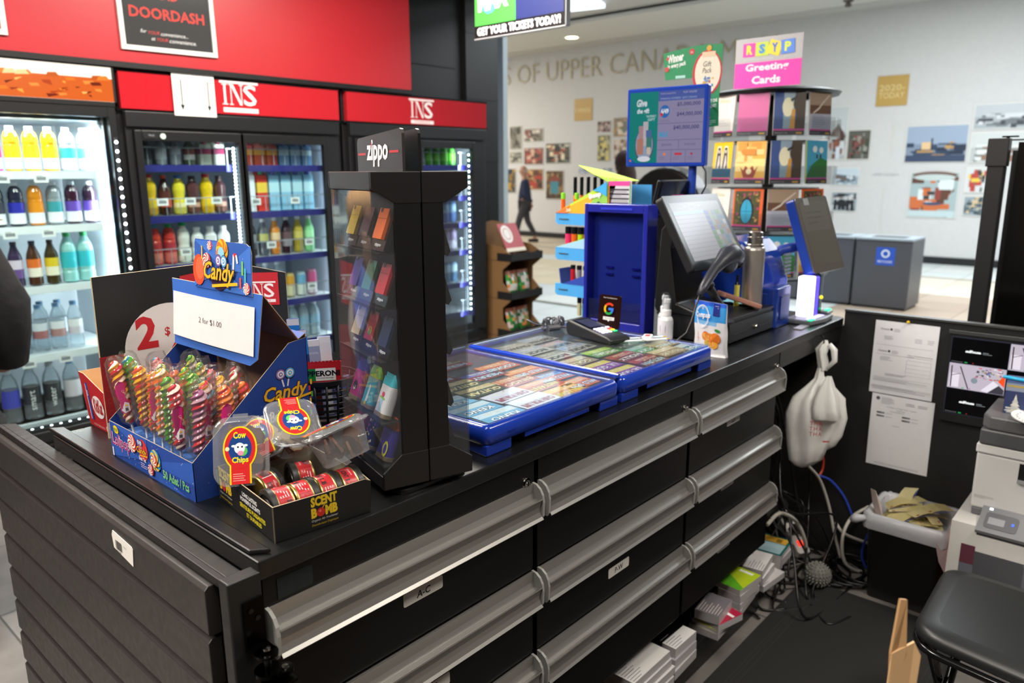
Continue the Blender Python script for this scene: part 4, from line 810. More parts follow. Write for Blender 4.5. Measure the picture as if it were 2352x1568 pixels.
quad(mb, [(x, Y0, z) for x, z in side], '#1f4396', back=kr)
quad(mb, [(x, Y1, z) for x, z in reversed(side)], '#1f4396', back=kr)
quad(mb, [(X1, Y0, 0), (X1, Y1, 0), (X1, Y1, .26), (X1, Y0, .26)], '#26509f', back=kr)
mb.box(X0+.002, Y0+.002, 0, X1-.002, Y1-.002, .003, kr); mb.box(X0+.002, Y0+.002, .044, X1-.002, Y1-.002, .046, '#4f7cc8')
A = Art(); W_ = .35
rays(A, 0, 0, W_, zf, .17, .03, '#2d5bb8'); confetti(A, .002, .002, W_-.002, zf-.004, 60, 3)
A.circ(.031, .060, .012, '#f2d31c', 14, ry=.008, rot=-.2); A.text('NEW', .020, .056, 1, '#2f7a34', width=.02, h=.007)
A.otext('Lolipop', .008, .018, 1, '#a8247e', '#f2eef4', .05, width=.085, h=.034)
A.rect(.006, .002, .012, .02, '#e8e4ee'); A.swirl(.107, .050, .018, '#e4503c', '#f6efe6', 8, 1.4)
A.circ(.152, .047, .021, '#d8343c', 16); pops(A, .143, .060, .011); candy_word(A, .125, .034, .043); A.text('Best Tat', .132, .024, 1, '#f0eef6', width=.03, h=.008, bold=.02); A.lines(.135, .018, .165, 3, .004, '#c9b6d0', .0015)
A.swirl(.205, .040, .021, '#3f9fd8', '#f2c23a', 7, 1.6); A.swirl(.205, .040, .012, '#e4553c', '#f4ead8', 6, 1.6); A.swirl(.187, .018, .011, '#d8303c', '#f6efe6', 8, 1.4)
A.otext('50 Adet / Pcs', .232, .013, 1, '#5fc06a', '#f2f6f2', .03, width=.10, h=.017)
mb.art(A, (X0, Y1, 0), (0, -1, 0), (0, 0, 1), .0003)
A = Art(); rays(A, .1, .01, .25, .12, .17, .1, '#2b59b4'); confetti(A, .01, .005, .25, .07, 40, 5); confetti(A, .10, .08, .25, .14, 24, 6)
A.otext('Lolipop', .040, .012, 1, '#3f9f4a', '#eef4ee', .05, width=.09, h=.036)
pops(A, .188, .192, .019); candy_word(A, .140, .135, .092); A.text('Best Tat', .150, .104, 1, '#f2f0f6', width=.065, h=.022, bold=.03, shear=.1)
for (a, b, r) in ((.10, .10, .010), (.118, .118, .010), (.085, .082, .008)): A.swirl(a, b, r, '#e4656c', '#f6efe6', 7, 1.4)
for i in range(6): A.rect(.236+.004*(i % 2), .10+.012*i, .240+.004*(i % 2), .110+.012*i, ['#58b04a', '#d8343c', '#f2c23a'][i % 3])
mb.art(A, (X0, Y0, 0), (1, 0, 0), (0, 0, 1), .0003)
mb.build('box_body', t)
# hood and hanging front flap with header
mb = MB(BL, 'card')
quad(mb, [(.766, Y0, .250), (.70, Y0, .342), (.70, Y1, .342), (.766, Y1, .250)], '#7a5c40', back='#2a55a8')
quad(mb, [(X1, Y0, .26), (.766, Y0, .251), (.766, Y1, .251), (X1, Y1, .26)], '#7a5c40', back='#2a55a8')
quad(mb, [(.69, Y1-.005, .207), (.69, Y0+.045, .207), (.692, Y0+.02, .222), (.70, Y0, .342), (.70, Y1, .342)], '#3a6cc4', back=kr)
mb.build('hood', t)
f = lambda uu, vv, d: (.69+.01*(vv/.135)-d, Y1-uu, .207+vv)
mb = MB('#2d59ac', 'card'); hd = [(.105, .128), (.105, .214), (.109, .222), (.300, .222), (.313, .216), (.318, .205), (.318, .128)]
quad(mb, [f(u_, v_, .002) for u_, v_ in reversed(hd)], '#2f5cb2', back=kr)
A = Art(); rays(A, .106, .130, .316, .220, .22, .17, '#3f74cc'); confetti(A, .11, .13, .31, .218, 50, 9)
A.circ(.125, .163, .024, '#e8502c', 18, ry=.03); A.circ(.13, .166, .017, '#ee6a44', 16, ry=.022); A.swirl(.158, .183, .015, '#e0464c', '#f6e9e0', 8, 1.4); A.swirl(.168, .212, .009, '#e0464c', '#f6e9e0', 8, 1.4)
A.swirl(.215, .205, .022, '#f2c02a', '#ea7a2c', 6, 1.3); A.circ(.215, .200, .012, '#8fd0ea', 14); pops(A, .216, .186, .021); A.line(.255, .16, .258, .20, .006, '#f0e6e6'); A.line(.258, .2, .268, .20, .006, '#d8303c'); A.line(.268, .2, .272, .185, .006, '#f0e6e6')
A.rect(.285, .165, .291, .19, '#7ac05a'); A.rect(.295, .15, .301, .178, '#4ab0c8'); A.rect(.278, .14, .284, .16, '#d8544c'); A.rect(.137, .185, .141, .21, '#f2c23a')
A.circ(.205, .15, .03, '#3a1c3e', 16, ry=.02); candy_word(A, .150, .137, .115); A.swirl(.304, .142, .011, '#e0565c', '#f6efe6', 8, 1.4)
mb.art(A, (0, 0, 0), (1, 0, 0), (0, 1, 0), .0003, f=lambda a, b, d: f(a, b, d+.0022)); mb.build('header_card', t)
mb = MB('#e4e2e4', 'paper'); g = lambda uu, vv, d: f(uu, vv, .003+d+.004*math.sin(PI*min(max(uu/.31, 0), 1)))
n = 8; P = [g(.012+.316*i/n-(.0 if j else .006), .020+.091*j, 0) for j in (0, 1) for i in range(n+1)]
mb.add(P, [(i, i+1, n+2+i, n+1+i) for i in range(n)]); A = Art(); A.text('2 for $1.00', .17, .058, 1, '#3c3c40', 'c', width=.088, h=.0125, bold=-.012)
mb.art(A, (0, 0, 0), (1, 0, 0), (0, 1, 0), .0003, f=lambda a, b, d: g(a, b, d+.0004)); mb.build('price_sheet', t)
# ---- lollipops, each a twisted candy bar in a clear wrapper
def lollipop(x, y, cols, lean, desc, ht=.112, r=.0132, tagc=True, rz=0, z0=T+.047):
    t = thing('lollipop', desc, 'lollipop', (x, y, z0), group='twisted lollipops in the blue box')
    t.rotation_euler = (lean[0], lean[1], rz)
    mb = MB(mt='candy'); seg = 24; n = 84; vs = []; hz = .022
    for j in range(n+1):
        q = j/n; tw = 2*PI*3.6*q; env = math.sqrt(max(0, math.sin(min(q*12+.1, PI/2))*math.sin(min((1-q)*9+.03, PI/2))))
        env *= .9+.16*math.sin(q*4+x*50)
        for i in range(seg):
            a = 2*PI*i/seg; rr = r*env*(1+.15*math.cos(3*a)); vs.append((rr*math.cos(a+tw), rr*math.sin(a+tw), hz+ht*q))
    for i in range(seg):
        mb.add([vs[j*seg+k] for j in range(n+1) for k in (i, (i+1) % seg)], [(2*j, 2*j+1, 2*j+3, 2*j+2) for j in range(n)], cols[i*len(cols)//seg], 'candy', True)
    mb.build('candy', t)
    MB('#e6e6ea', 'satin').cyl((0, 0, 0), (0, 0, hz+.004), .0022, seg=8).build('stick', t)
    mb = MB('#f6f6f8', 'wrap'); R = random.Random(int(x*1e4+y*1e3)); pr = [(.004, .012), (.005, hz-.004), (r*1.25, hz+.008), (r*1.42, hz+.03), (r*1.4, hz+ht*.8), (r*1.3, hz+ht), (r*1.15, hz+ht+.010)]
    vs = []; sg = 12
    for (rr, zz) in pr:
        fl = .55 if zz > hz+ht else 1
        for i in range(sg):
            a = 2*PI*i/sg; q = rr*(1+R.uniform(-.12, .12)); vs.append((q*math.cos(a)*1.15, q*math.sin(a)*fl, zz+R.uniform(-.001, .001)))
    mb.add(vs, [(j*sg+i, j*sg+(i+1) % sg, (j+1)*sg+(i+1) % sg, (j+1)*sg+i) for j in range(len(pr)-1) for i in range(sg)], None, None, True)
    mb.build('wrapper', t)
    if tagc:
        mb = MB('#c21f72', 'gloss'); rr = r*1.5; A = Art(False)
        A.poly([(-.008, .062), (0, .070), (.008, .066), (.009, .05), (.004, .038), (.009, .025), (.008, .008), (-.004, .004), (-.010, .012), (-.007, .03), (-.011, .045)], '#c21f72')
        A.poly([(.001, .028), (.008, .024), (.007, .009), (-.003, .006), (-.008, .013)], '#ece6ec'); A.rect(-.001, .010, .004, .016, '#55505a'); A.circ(.002, .021, .002, '#eec03a', 8)
        A.text('Candy', .002, .044, 1, '#f0d0a8', 'c', width=.013, h=.006, rot=-1.0)
        A.lv = [0, 1, 2, 2, 2]; az = math.atan2(-y, -x)+.15*math.sin(x*900)-rz
        mb.art(A, (0, 0, 0), (1, 0, 0), (0, 1, 0), .0003, f=lambda a, b, d: ((rr+d)*math.cos(az+a/rr), (rr+d)*math.sin(az+a/rr), hz+.02+b)); mb.build('paper_tag', t)
    return t
RD, WH, YE, OR, GR, LG, PU, PK, BU = '#c8202c', '#f2dcc8', '#f0b414', '#ee6a1c', '#3f8f1c', '#b9c84a', '#7c3a5e', '#e0707a', '#2f9fc0'
LP = [  # x, y, colours, lean, text
 (.572, 1.250, [PU, '#9a5a7c', PU, '#c89aa8', PU, RD], (.02, .10), 'purple and red twisted lollipop at the front right of the box', 0),
 (.566, 1.300, [RD, WH, RD, RD, WH, RD], (.02, -.03), 'red and white twisted lollipop standing frontmost, second from the right', 1),
 (.568, 1.342, [GR, LG, GR, GR, '#6aa82c', GR], (.03, -.05), 'dark green twisted lollipop in front, left of the red and white one', 0),
 (.572, 1.388, [YE, OR, WH, OR, YE, WH], (.05, -.06), 'pale yellow and orange lollipop curled at the top, front row', 0),
 (.575, 1.430, [YE, OR, YE, RD, YE, OR], (.06, -.08), 'yellow and orange tightly twisted lollipop, front row', 1),
 (.578, 1.470, [RD, YE, YE, RD, OR, YE], (.04, -.03), 'yellow and red thick lollipop behind the front row', 0),
 (.572, 1.515, [RD, YE, RD, WH, YE, RD], (.16, -.10), 'red and yellow lollipop leaning left with a pink paper tag', 1),
 (.600, 1.528, [GR, LG, BU, GR, LG, GR], (.10, -.06), 'green and blue lollipop at the left back of the box', 0),
 (.622, 1.235, [OR, '#f28a3a', RD, OR, OR, '#f28a3a'], (-.04, .02), 'bright orange lollipop at the right end of the second row', 1),
 (.612, 1.275, [YE, RD, YE, WH, RD, BU], (0, -.02), 'red, yellow and blue lollipop right behind the purple one', 1),
 (.610, 1.320, [GR, '#58a028', LG, GR, GR, LG], (.0, .02), 'bright green lollipop behind the red and white one', 1),
 (.612, 1.362, [YE, GR, YE, OR, YE, GR], (.03, -.02), 'mustard and green lollipop in the middle of the second row', 0),
 (.615, 1.408, [OR, PK, WH, OR, PK, OR], (.03, .0), 'pale orange lollipop in the middle of the box', 0),
 (.618, 1.452, [LG, GR, WH, LG, GR, LG], (.02, .04), 'lime green lollipop near the white price circle', 0),
 (.625, 1.495, [PK, RD, BU, PK, RD, PK], (.02, .0), 'tall pink and blue lollipop before the white price circle', 0),
 (.655, 1.262, [WH, GR, RD, WH, LG, RD], (-.03, .02), 'white and green striped lollipop under the hood', 0),
 (.655, 1.305, [YE, OR, YE, YE, OR, YE], (.0, .0), 'plain golden lollipop in the third row', 0),
 (.658, 1.350, [RD, PK, WH, RD, PK, RD], (.02, .02), 'small red lollipop peeping in the third row', 0),
 (.660, 1.395, [LG, GR, LG, YE, GR, LG], (.02, .0), 'light green lollipop directly left of the price flap', 0),
 (.665, 1.445, [GR, LG, GR, WH, LG, GR], (.02, .0), 'green lollipop in the back row beside the pink and blue one', 0),
 (.668, 1.230, [OR, RD, OR, OR, '#f28a3a', OR], (-.05, .05), 'deep orange lollipop against the right cardboard side', 0),
 (.700, 1.330, [WH, RD, WH, PK, RD, WH], (.0, .0), 'pale striped lollipop farthest back in the box', 0),
]
for i, (x, y, cols, lean, txt, tg) in enumerate(LP): lollipop(x, y, cols, lean, txt, ht=.119+.005*(i % 4), tagc=bool(tg), rz=i*.7)
# ---- black and red price display behind, with chocolate box
t = thing('price_display_card', 'black cardboard display back with a white 2 for $4 circle', 'display card', (0, 0, T))
mb = MB('#151617', 'card'); PY = 1.665
quad(mb, [(.577, PY, 0), (.905, PY, 0), (.905, PY+.002, .345), (.80, PY+.002, .352), (.581, PY, .346)], '#17181a', back='#d6d3cc', th=.006)
quad(mb, [(.905, PY, 0), (.985, PY-.07, 0), (.985, PY-.07, .322), (.905, PY, .345)], '#17181a', back='#d6d3cc', th=.003)
A = Art(); A.rect(.0, .0, .12, .035, '#ddd8d6'); A.rect(0, .035, .328, .178, '#a01f28'); A.rect(.003, .035, .05, .175, '#8f1c24')
for i in range(5): A.text('CONSUMER', .006, .05+.026*i, 1, '#b02a34', width=.06, h=.012)
A.circ(.150, .177, .098, '#e4dfe0', 40)
A.text('2', .078, .180, 1, '#c42430', width=.046, h=.072, bold=.035); A.text('$', .140, .200, 1, '#c42430', width=.012, h=.022, bold=.02); A.text('4', .152, .130, 1, '#c42430', width=.06, h=.105, bold=.035)
mb.art(A, (.577, PY, 0), (1, 0, 0), (0, 0, 1), .0004)
mb.build('back_panel', t)
A = Art(); A.poly([(0, .095), (.105, .107), (.110, .0), (.014, -.012)], '#c4242e'); L = ins_logo(.088)
mb = MB(mt='card'); mb.art(A, (.762, PY-.001, .235), (1, 0, 0), (0, 0, 1), .0004); mb.art(L, (.777, PY-.002, .243), (1, 0, 0), (0, 0, 1), .0003); mb.build('logo_patch', t)
A = Art(); A.rect(0, 0, .085, .078, '#c4242e'); L = ins_logo(.07); mb = MB(mt='card')
mb.art(A, (.907, PY-.0035, .245), (.75, -.66, 0), (0, 0, 1), .0004); mb.art(L, (.913, PY-.0095, .252), (.75, -.66, 0), (0, 0, 1), .0003); mb.build('logo_patch', t)
t = thing('chocolate_bar_box', 'open red chocolate wafer box at the far left corner of the worktop', 'box', (.590, 1.674, T))
mb = MB('#b01c26', 'card')
quad(mb, [(0, .13, 0), (0, 0, 0), (-.004, 0, .088), (-.012, .10, .125), (-.012, .13, .125)], '#b01c26', back='#d8b48a')
quad(mb, [(0, 0, 0), (.2, 0, 0), (.2, 0, .06), (-.004, 0, .088)], '#a81a24', back='#d8b48a'); quad(mb, [(.2, 0, 0), (.2, .13, 0), (.2, .13, .125), (.2, 0, .06)], '#a81a24', back='#d8b48a'); quad(mb, [(.2, .13, 0), (0, .13, 0), (-.012, .13, .125), (.2, .13, .125)], '#a81a24', back='#d8b48a'); mb.box(0, 0, 0, .2, .13, .002, '#d8b48a')
A = Art(); A.rect(.022, .018, .036, .105, '#e8e2e6'); A.rect(.026, .018, .036, .105, '#2c3c96'); A.text('2', .031, .075, 1, '#f0f0f4', 'c', width=.006, h=.012)
A.circ(.075, .055, .032, '#ece4e4', 22, ry=.026); A.text('KitKat', .052, .040, 1, '#b01c26', width=.048, h=.034, bold=.03, shear=.1); A.text('mini biscuits', .03, .006, 1, '#e0b8b4', width=.06, h=.006); A.circ(.105, .010, .007, '#e0b8b4', 12)
mb.art(A, (-.0012, .13, 0), (0, -1, 0), (-.08, 0, 1), .0004); mb.build('box_body', t)
# ---- air freshener tray
ST = rotm(0, 0, -.125, (.553, .977, T))
t = thing('air_freshener_tray', 'low black cardboard tray printed SCENT BOMB holding red tins', 'tray'); t.matrix_world = ST
w_, d_, h_ = .168, .222, .060; mb = MB('#0c0c0c', 'card')
quad(mb, [(0, 0, 0), (w_, 0, 0), (w_+.002, -.001, h_-.004), (w_*.95, 0, h_+.001), (w_*.5, 0, h_-.001), (0, 0, h_)], '#0c0c0c', back='#a89c86', th=.0015)
quad(mb, [(0, d_, 0), (0, 0, 0), (0, 0, h_), (0, d_, h_)], '#0c0c0c', back='#a89c86', th=.0015); quad(mb, [(w_, 0, 0), (w_, d_, 0), (w_, d_, h_), (w_, .03, h_+.003), (w_+.002, 0, h_-.004)], '#0c0c0c', back='#a89c86', th=.0015); quad(mb, [(w_, d_, 0), (0, d_, 0), (0, d_, h_), (w_, d_, h_)], '#0c0c0c', back='#a89c86', th=.0015); mb.box(0, 0, 0, w_, d_, .002)
def scent(A, x, y, s):
    ye = '#cfae1c'; A.text('SCENT', x, y+s*.52, 1, ye, width=s, h=s*.36, bold=.05); A.text('B', x, y+s*.12, 1, ye, width=s*.22, h=s*.36, bold=.06); A.circ(x+s*.36, y+s*.28, s*.16, '#b02418', 18); A.circ(x+s*.33, y+s*.33, s*.05, '#d8604c', 10); A.line(x+s*.42, y+s*.42, x+s*.5, y+s*.52, s*.03, '#d8a040'); A.text('MB', x+s*.53, y+s*.12, 1, ye, width=s*.47, h=s*.36, bold=.06)
    A.text('Organic Air Freshener', x, y-s*.04, 1, '#b9b7b4', width=s, h=s*.1, shear=.2); A.text('Desodorisant Organique', x, y-s*.2, 1, '#b3961c', width=s, h=s*.1, shear=.2)
A = Art(); scent(A, .062, .016, .046); mb.art(A, (0, 0, 0), (1, 0, 0), (0, 0, 1), .0003)
A = Art(); scent(A, .006, .016, .052)
A.text('LONG LASTING', .105, .041, 1, '#e6e6e6', width=.058, h=.0075, bold=.03); A.text('POWERFUL SCENTS', .096, .031, 1, '#e6e6e6', width=.078, h=.0075, bold=.03); A.text('SENTEURS PUISSANTES', .092, .019, 1, '#dccb24', width=.10, h=.0078, bold=.03); A.text('ET DURABLES', .118, .008, 1, '#dccb24', width=.058, h=.0075, bold=.03)
mb.art(A, (0, d_, 0), (0, -1, 0), (0, 0, 1), .0003); mb.build('box_body', t)
def tin(u_, v_, z_, lab, spin=0, yaw=0, kind=0):
    r = .0325; L_ = .038
    t = thing('air_freshener_tin', lab, 'tin', group='red air freshener tins in the tray'); t.matrix_world = ST @ rotm(0, 0, yaw, (u_, v_, z_)) @ Matrix.Rotation(PI/2, 4, 'Y') @ Matrix.Rotation(spin, 4, 'Z')
    mb = MB('#b5242c', 'metal'); mb.lathe([(.0, 0), (r*.86, 0), (r*.9, .0015), (r*.97, .0015)], col='#c9b26a', seg=28); mb.lathe([(r*.97, .0015), (r*.97, .0035), (r*.955, .004)], col='#cdb87a', mt='metal', seg=28)
    mb.lathe([(r*.955, .004), (r*.955, L_-.012)], col='#a8242c', mt='foil', seg=28); mb.lathe([(r*.955, L_-.012), (r*.99, L_-.011), (r*.99, L_-.009)], col='#cdb87a', mt='metal', seg=28)
    A = Art(False); q = r*.957
    for k in range(3):
        a0 = k*.066
        A.text('SCENT', a0+.004, .006, 1, '#201418', width=.018, h=.0085, bold=.03, rot=0); A.text('B MB', a0+.025, .006, 1, '#201418', width=.013, h=.0085, bold=.03); A.circ(a0+.0303, .0105, .0026, '#c8302c', 10)
        A.rect(a0+.042, .005, a0+.060, .024, '#d8d0d0' if kind else '#c23a40'); A.lines(a0+.043, .021, a0+.059, 4, .0042, '#e6d2d0' if not kind else '#8a7a7c', .0012, k)
        if kind:
            for s_ in range(9): A.rect(a0+.043+.0018*s_, .007, a0+.044+.0018*s_, .020, '#3a3436')
        A.text('Organic', a0+.004, .018, 1, '#ecd0cc', width=.016, h=.0035)
    mb.art(A, (0, 0, 0), (1, 0, 0), (0, 1, 0), .0002, 'satin', f=lambda a, b, d: ((q+d)*math.cos(a/q), (q+d)*math.sin(a/q), b)); mb.build('tin_body', t)
    mb = MB('#151515', 'satin'); mb.lathe([(r*1.0, L_-.010), (r*1.04, L_-.009), (r*1.04, L_-.001), (r*1.0, L_), (r*.8, L_), (r*.78, L_-.002), (r*.55, L_-.002), (r*.53, L_-.001), (r*.3, L_-.001), (.0, L_-.002)], seg=28); mb.build('plastic_lid', t)
tin(.044, .038, .040, 'red tin at the near left corner of the tray, black lid facing left', 1.0, PI, 0)
tin(.047, .038, .040, 'red tin second in the front row of the tray', 2.0, 0, 0)
tin(.087, .038, .040, 'red tin third in the front row of the tray', 2.6, 0, 0)
tin(.127, .038, .040, 'red tin at the right end of the front row, before the torn corner', 3.1, 0, 0)
tin(.020, .112, .040, 'red tin with a barcode behind the front row', 1.7, .25, 1)
tin(.118, .108, .042, 'red tin with its black lid to the left, under the clear containers', .6, PI-.15, 0)
# ---- clear containers of chocolate bark
def container(M, lab, bark, w_=.084, l_=.108, hh=.044, seed=1):
    t = thing('bark_container', lab, 'container', group='clear containers of chocolate bark'); t.matrix_world = M
    def ring(a, b, r, z, n=6):
        P = []
        for cx, cy, s0 in ((a-r, b-r, 0), (-a+r, b-r, PI/2), (-a+r, -b+r, PI), (a-r, -b+r, 1.5*PI)):
            for i in range(n): q = s0+PI/2*i/(n-1); P.append((cx+r*math.cos(q), cy+r*math.sin(q), z))
        return P
    a, b = w_/2, l_/2
    def loft(mb, rings, col=None, mt=None, cap0=False, cap1=False, sm=True):
        k = len(rings[0]); vs = [p for r_ in rings for p in r_]
        fs = [(j*k+i, j*k+(i+1) % k, (j+1)*k+(i+1) % k, (j+1)*k+i) for j in range(len(rings)-1) for i in range(k)]
        mb.add(vs, fs, col, mt, sm)
        if cap0: mb.add(rings[0], [tuple(range(k-1, -1, -1))], col, mt)
        if cap1: mb.add(rings[-1], [tuple(range(k))], col, mt)
    mb = MB('#eef0f0', 'clear_hazy'); loft(mb, [ring(a*.72, b*.74, .014, -hh), ring(a*.84, b*.86, .02, -hh*.3), ring(a*.9, b*.92, .022, 0), ring(a*1.04, b*1.03, .024, 0), ring(a*1.06, b*1.05, .025, .002)], cap0=True); mb.build('tub', t)
    mb = MB('#eef0f0', 'clear_hazy'); loft(mb, [ring(a*1.07, b*1.06, .025, .0025), ring(a*1.02, b*1.02, .024, .004), ring(a*.92, b*.93, .022, .004), ring(a*.88, b*.9, .022, .009), ring(a*.84, b*.87, .02, .010)], cap1=True); mb.box(-.012, b*1.02, 0, .012, b*1.14, .003); mb.build('lid', t)
    R = random.Random(seed); mb = MB('#5c3a2a', 'matte')
    for i in range(14):
        cx = R.uniform(-a*.5, a*.5); cy = R.uniform(-b*.55, b*.55); m = rotm(R.uniform(-.35, .35), R.uniform(-.35, .35)+(PI/2*.85 if bark == 2 else 0), R.uniform(0, 3), (cx*(.8 if bark == 2 else 1), cy, -hh+.008+i*.0021))
        s = R.uniform(.012, .02); P = [(s*(1+R.uniform(-.2, .2))*math.cos(q), s*(.7+R.uniform(-.2, .3))*math.sin(q)) for q in [k*PI/3.5 for k in range(7)]]
        mb.prism(P, -.002, .002, R.choice(['#5a3626', '#6a4430', '#4a2c20'] if bark != 3 else ['#d8c3a0', '#5a3626', '#e2d2b4']), 'matte', m)
    mb.build('chocolate_bark', t)
    mb = MB(mt='gloss'); A = Art(); A.rect(-.017, -b*1.0, .017, -b*.3, '#e8c81c'); A.circ(0, .004, .027, '#e8c81c', 32, ry=.036); A.rect(-.0145, -b*1.0, .0145, -b*.3, '#c42a2c'); A.circ(0, .004, .0245, '#c42a2c', 32, ry=.0335)
    A.circ(0, .004, .0185, '#20407e', 28, ry=.024); A.text('Cow', 0, .020, 1, '#ecd21c', 'c', width=.020, h=.011, bold=.03); A.text('Chips', 0, -.022, 1, '#ecd21c', 'c', width=.026, h=.012, bold=.03)
    A.circ(.004, -.001, .008, '#58b858', 16); A.circ(-.0005, .004, .0085, '#eef0f4', 16, ry=.009); A.circ(.001, -.004, .005, '#e08aa8', 14, ry=.004); A.circ(-.003, .006, .0016, '#14141a', 8); A.circ(.0035, .006, .0016, '#14141a', 8); A.circ(-.010, .008, .0035, '#eef0f4', 10, ry=.002); A.circ(.009, .008, .0035, '#eef0f4', 10, ry=.002)
    A.circ(-.020, .004, .0035, '#e8d9a8', 12); A.lines(-.012, -.038, .012, 4, .0035, '#e8a8a0', .001, 3)
    mb.art(A, (0, 0, .0102), (1, 0, 0), (0, 1, 0), .0002); mb.build('label', t)
def facing(p, nrm, up):      # matrix whose z is nrm, y as near up as possible
    z = Vector(nrm).normalized(); x = Vector(up).cross(z).normalized(); y = z.cross(x)
    return Matrix(((x.x, y.x, z.x, p[0]), (x.y, y.y, z.y, p[1]), (x.z, y.z, z.z, p[2]), (0, 0, 0, 1)))
container(facing((.586, 1.118, 1.102), (-.62, -.72, .42), (0, .05, 1)), 'clear tub of chocolate bark standing upright, label Cow Chips facing left', 1, seed=3)
container(facing((.680, 1.110, 1.128), (-.12, -.35, .75), (-.25, -.6, -.12)), 'clear tub of chocolate bark lying flat with its label upside down', 3, seed=5)
container(facing((.706, 1.026, 1.128), (-.15, .35, .92), (.9, -.30, .25)), 'clear tub of dark chocolate bark tipped on its side, nearest the lighter case', 2, seed=8, w_=.080, l_=.104, hh=.052)
container(facing((.640, 1.150, 1.10), (-.5, -.3, .8), (0, .5, .6)), 'clear tub of pale chocolate bark wedged between the other tubs', 3, seed=12, w_=.075, l_=.09)
# ---- black mesh basket of meat sticks
t = thing('mesh_basket', 'round black slotted plastic basket behind the candy box', 'basket', (.952, 1.415, T))
mb = MB('#0e0e0f', 'satin'); rb, rt, hb = .062, .074, .105; seg = 28
for j, z in enumerate((0, .012, .024, .038, .052, .066, .080, .094)):
    rr = rb+(rt-rb)*z/hb; mb.lathe([(rr-.0015, z), (rr+.0012, z), (rr+.0012, z+(.006 if z else .008)), (rr-.0015, z+.006)], seg=seg)
mb.lathe([(rt-.003, hb-.004), (rt+.003, hb-.004), (rt+.003, hb+.006), (rt-.002, hb+.006)], seg=seg)
for i in range(seg//2+4):
    a = 2*PI*i/(seg//2+4); mb.tube([(rb*math.cos(a), rb*math.sin(a), 0), (rt*math.cos(a), rt*math.sin(a), hb)], .0028, seg=6)
mb.cyl((0, 0, 0), (0, 0, .002), rb); mb.build('basket_body', t)
A = Art(); mb = MB('#b8242c', 'gloss'); P = [(.0, 0), (.085, 0)]
t2 = thing('snack_packet', 'red and green pepperoni packet tucked against the basket rim', 'packet', (.882, 1.415, 1.098), rot=(0, 0, -.62))
mb.box(0, 0, 0, .098, .006, .046); A.rect(.0, .004, .042, .032, '#1f7a3c'); A.rect(.042, .004, .085, .032, '#e6e4e2'); A.text('PEPPERONI', .006, .014, 1, '#17171a', width=.088, h=.013, bold=.04); A.text('Smoked Sausage', .044, .008, 1, '#3a3a3e', width=.036, h=.004)
for i in range(12): A.poly([(i*.008, .046), (i*.008+.004, .0495), (i*.008+.008, .046)], '#b8242c')
mb.art(A, (0, -.0003, 0), (1, 0, 0), (0, 0, 1), .0003); mb.build('packet_body', t2)
def stick(x, y, z, rot, lab, cols, l_=.19, w_=.026):
    t = thing('meat_stick', lab, 'snack', (x, y, z), rot=rot, group='meat sticks standing in the basket')
    mb = MB(cols[0], 'foil'); mb.box(-w_/2, -.004, 0, w_/2, .004, l_); mb.build('wrapper_body', t, bevel=.002)
    A = Art(); A.rect(-w_/2, l_-.055, w_/2, l_-.014, cols[1]); A.rect(-w_/2, l_-.014, w_/2, l_, cols[2]); A.text('ORIGINAL', 0, l_-.032, 1, '#dfe8f2', 'c', width=w_*.8, h=.005)
    A.rect(-w_*.25, .01, w_*.25, l_-.06, cols[3]); A.text('HOT', 0, .07, 1, '#f2ece6', 'c', width=.014, h=.05, rot=0)
    mb = MB(mt='gloss'); mb.art(A, (0, -.0044, 0), (1, 0, 0), (0, 0, 1), .0003); mb.build('print', t)
stick(.915, 1.45, 1.015, (.10, -.02, -.7), 'blue topped meat stick farthest left in the basket', ['#1c3a74', '#2f86d8', '#e6e8ec', '#b8542c'], .225)
stick(.920, 1.425, 1.01, (.06, -.05, -.7), 'blue and orange meat stick, second from left in the basket', ['#1d3f7c', '#2f86d8', '#e6e8ec', '#c85a2c'], .205)
stick(.938, 1.41, 1.005, (.02, -.06, -.7), 'clear backed meat stick showing the brown sausage', ['#8f98b4', '#9aa6c4', '#e8eaee', '#4a2018'], .185, .03)
stick(.958, 1.40, 1.005, (.0, -.04, -.7), 'white backed meat stick with fine print', ['#7a86b4', '#e2e4ea', '#e8eaee', '#dfe0e4'], .19, .028)
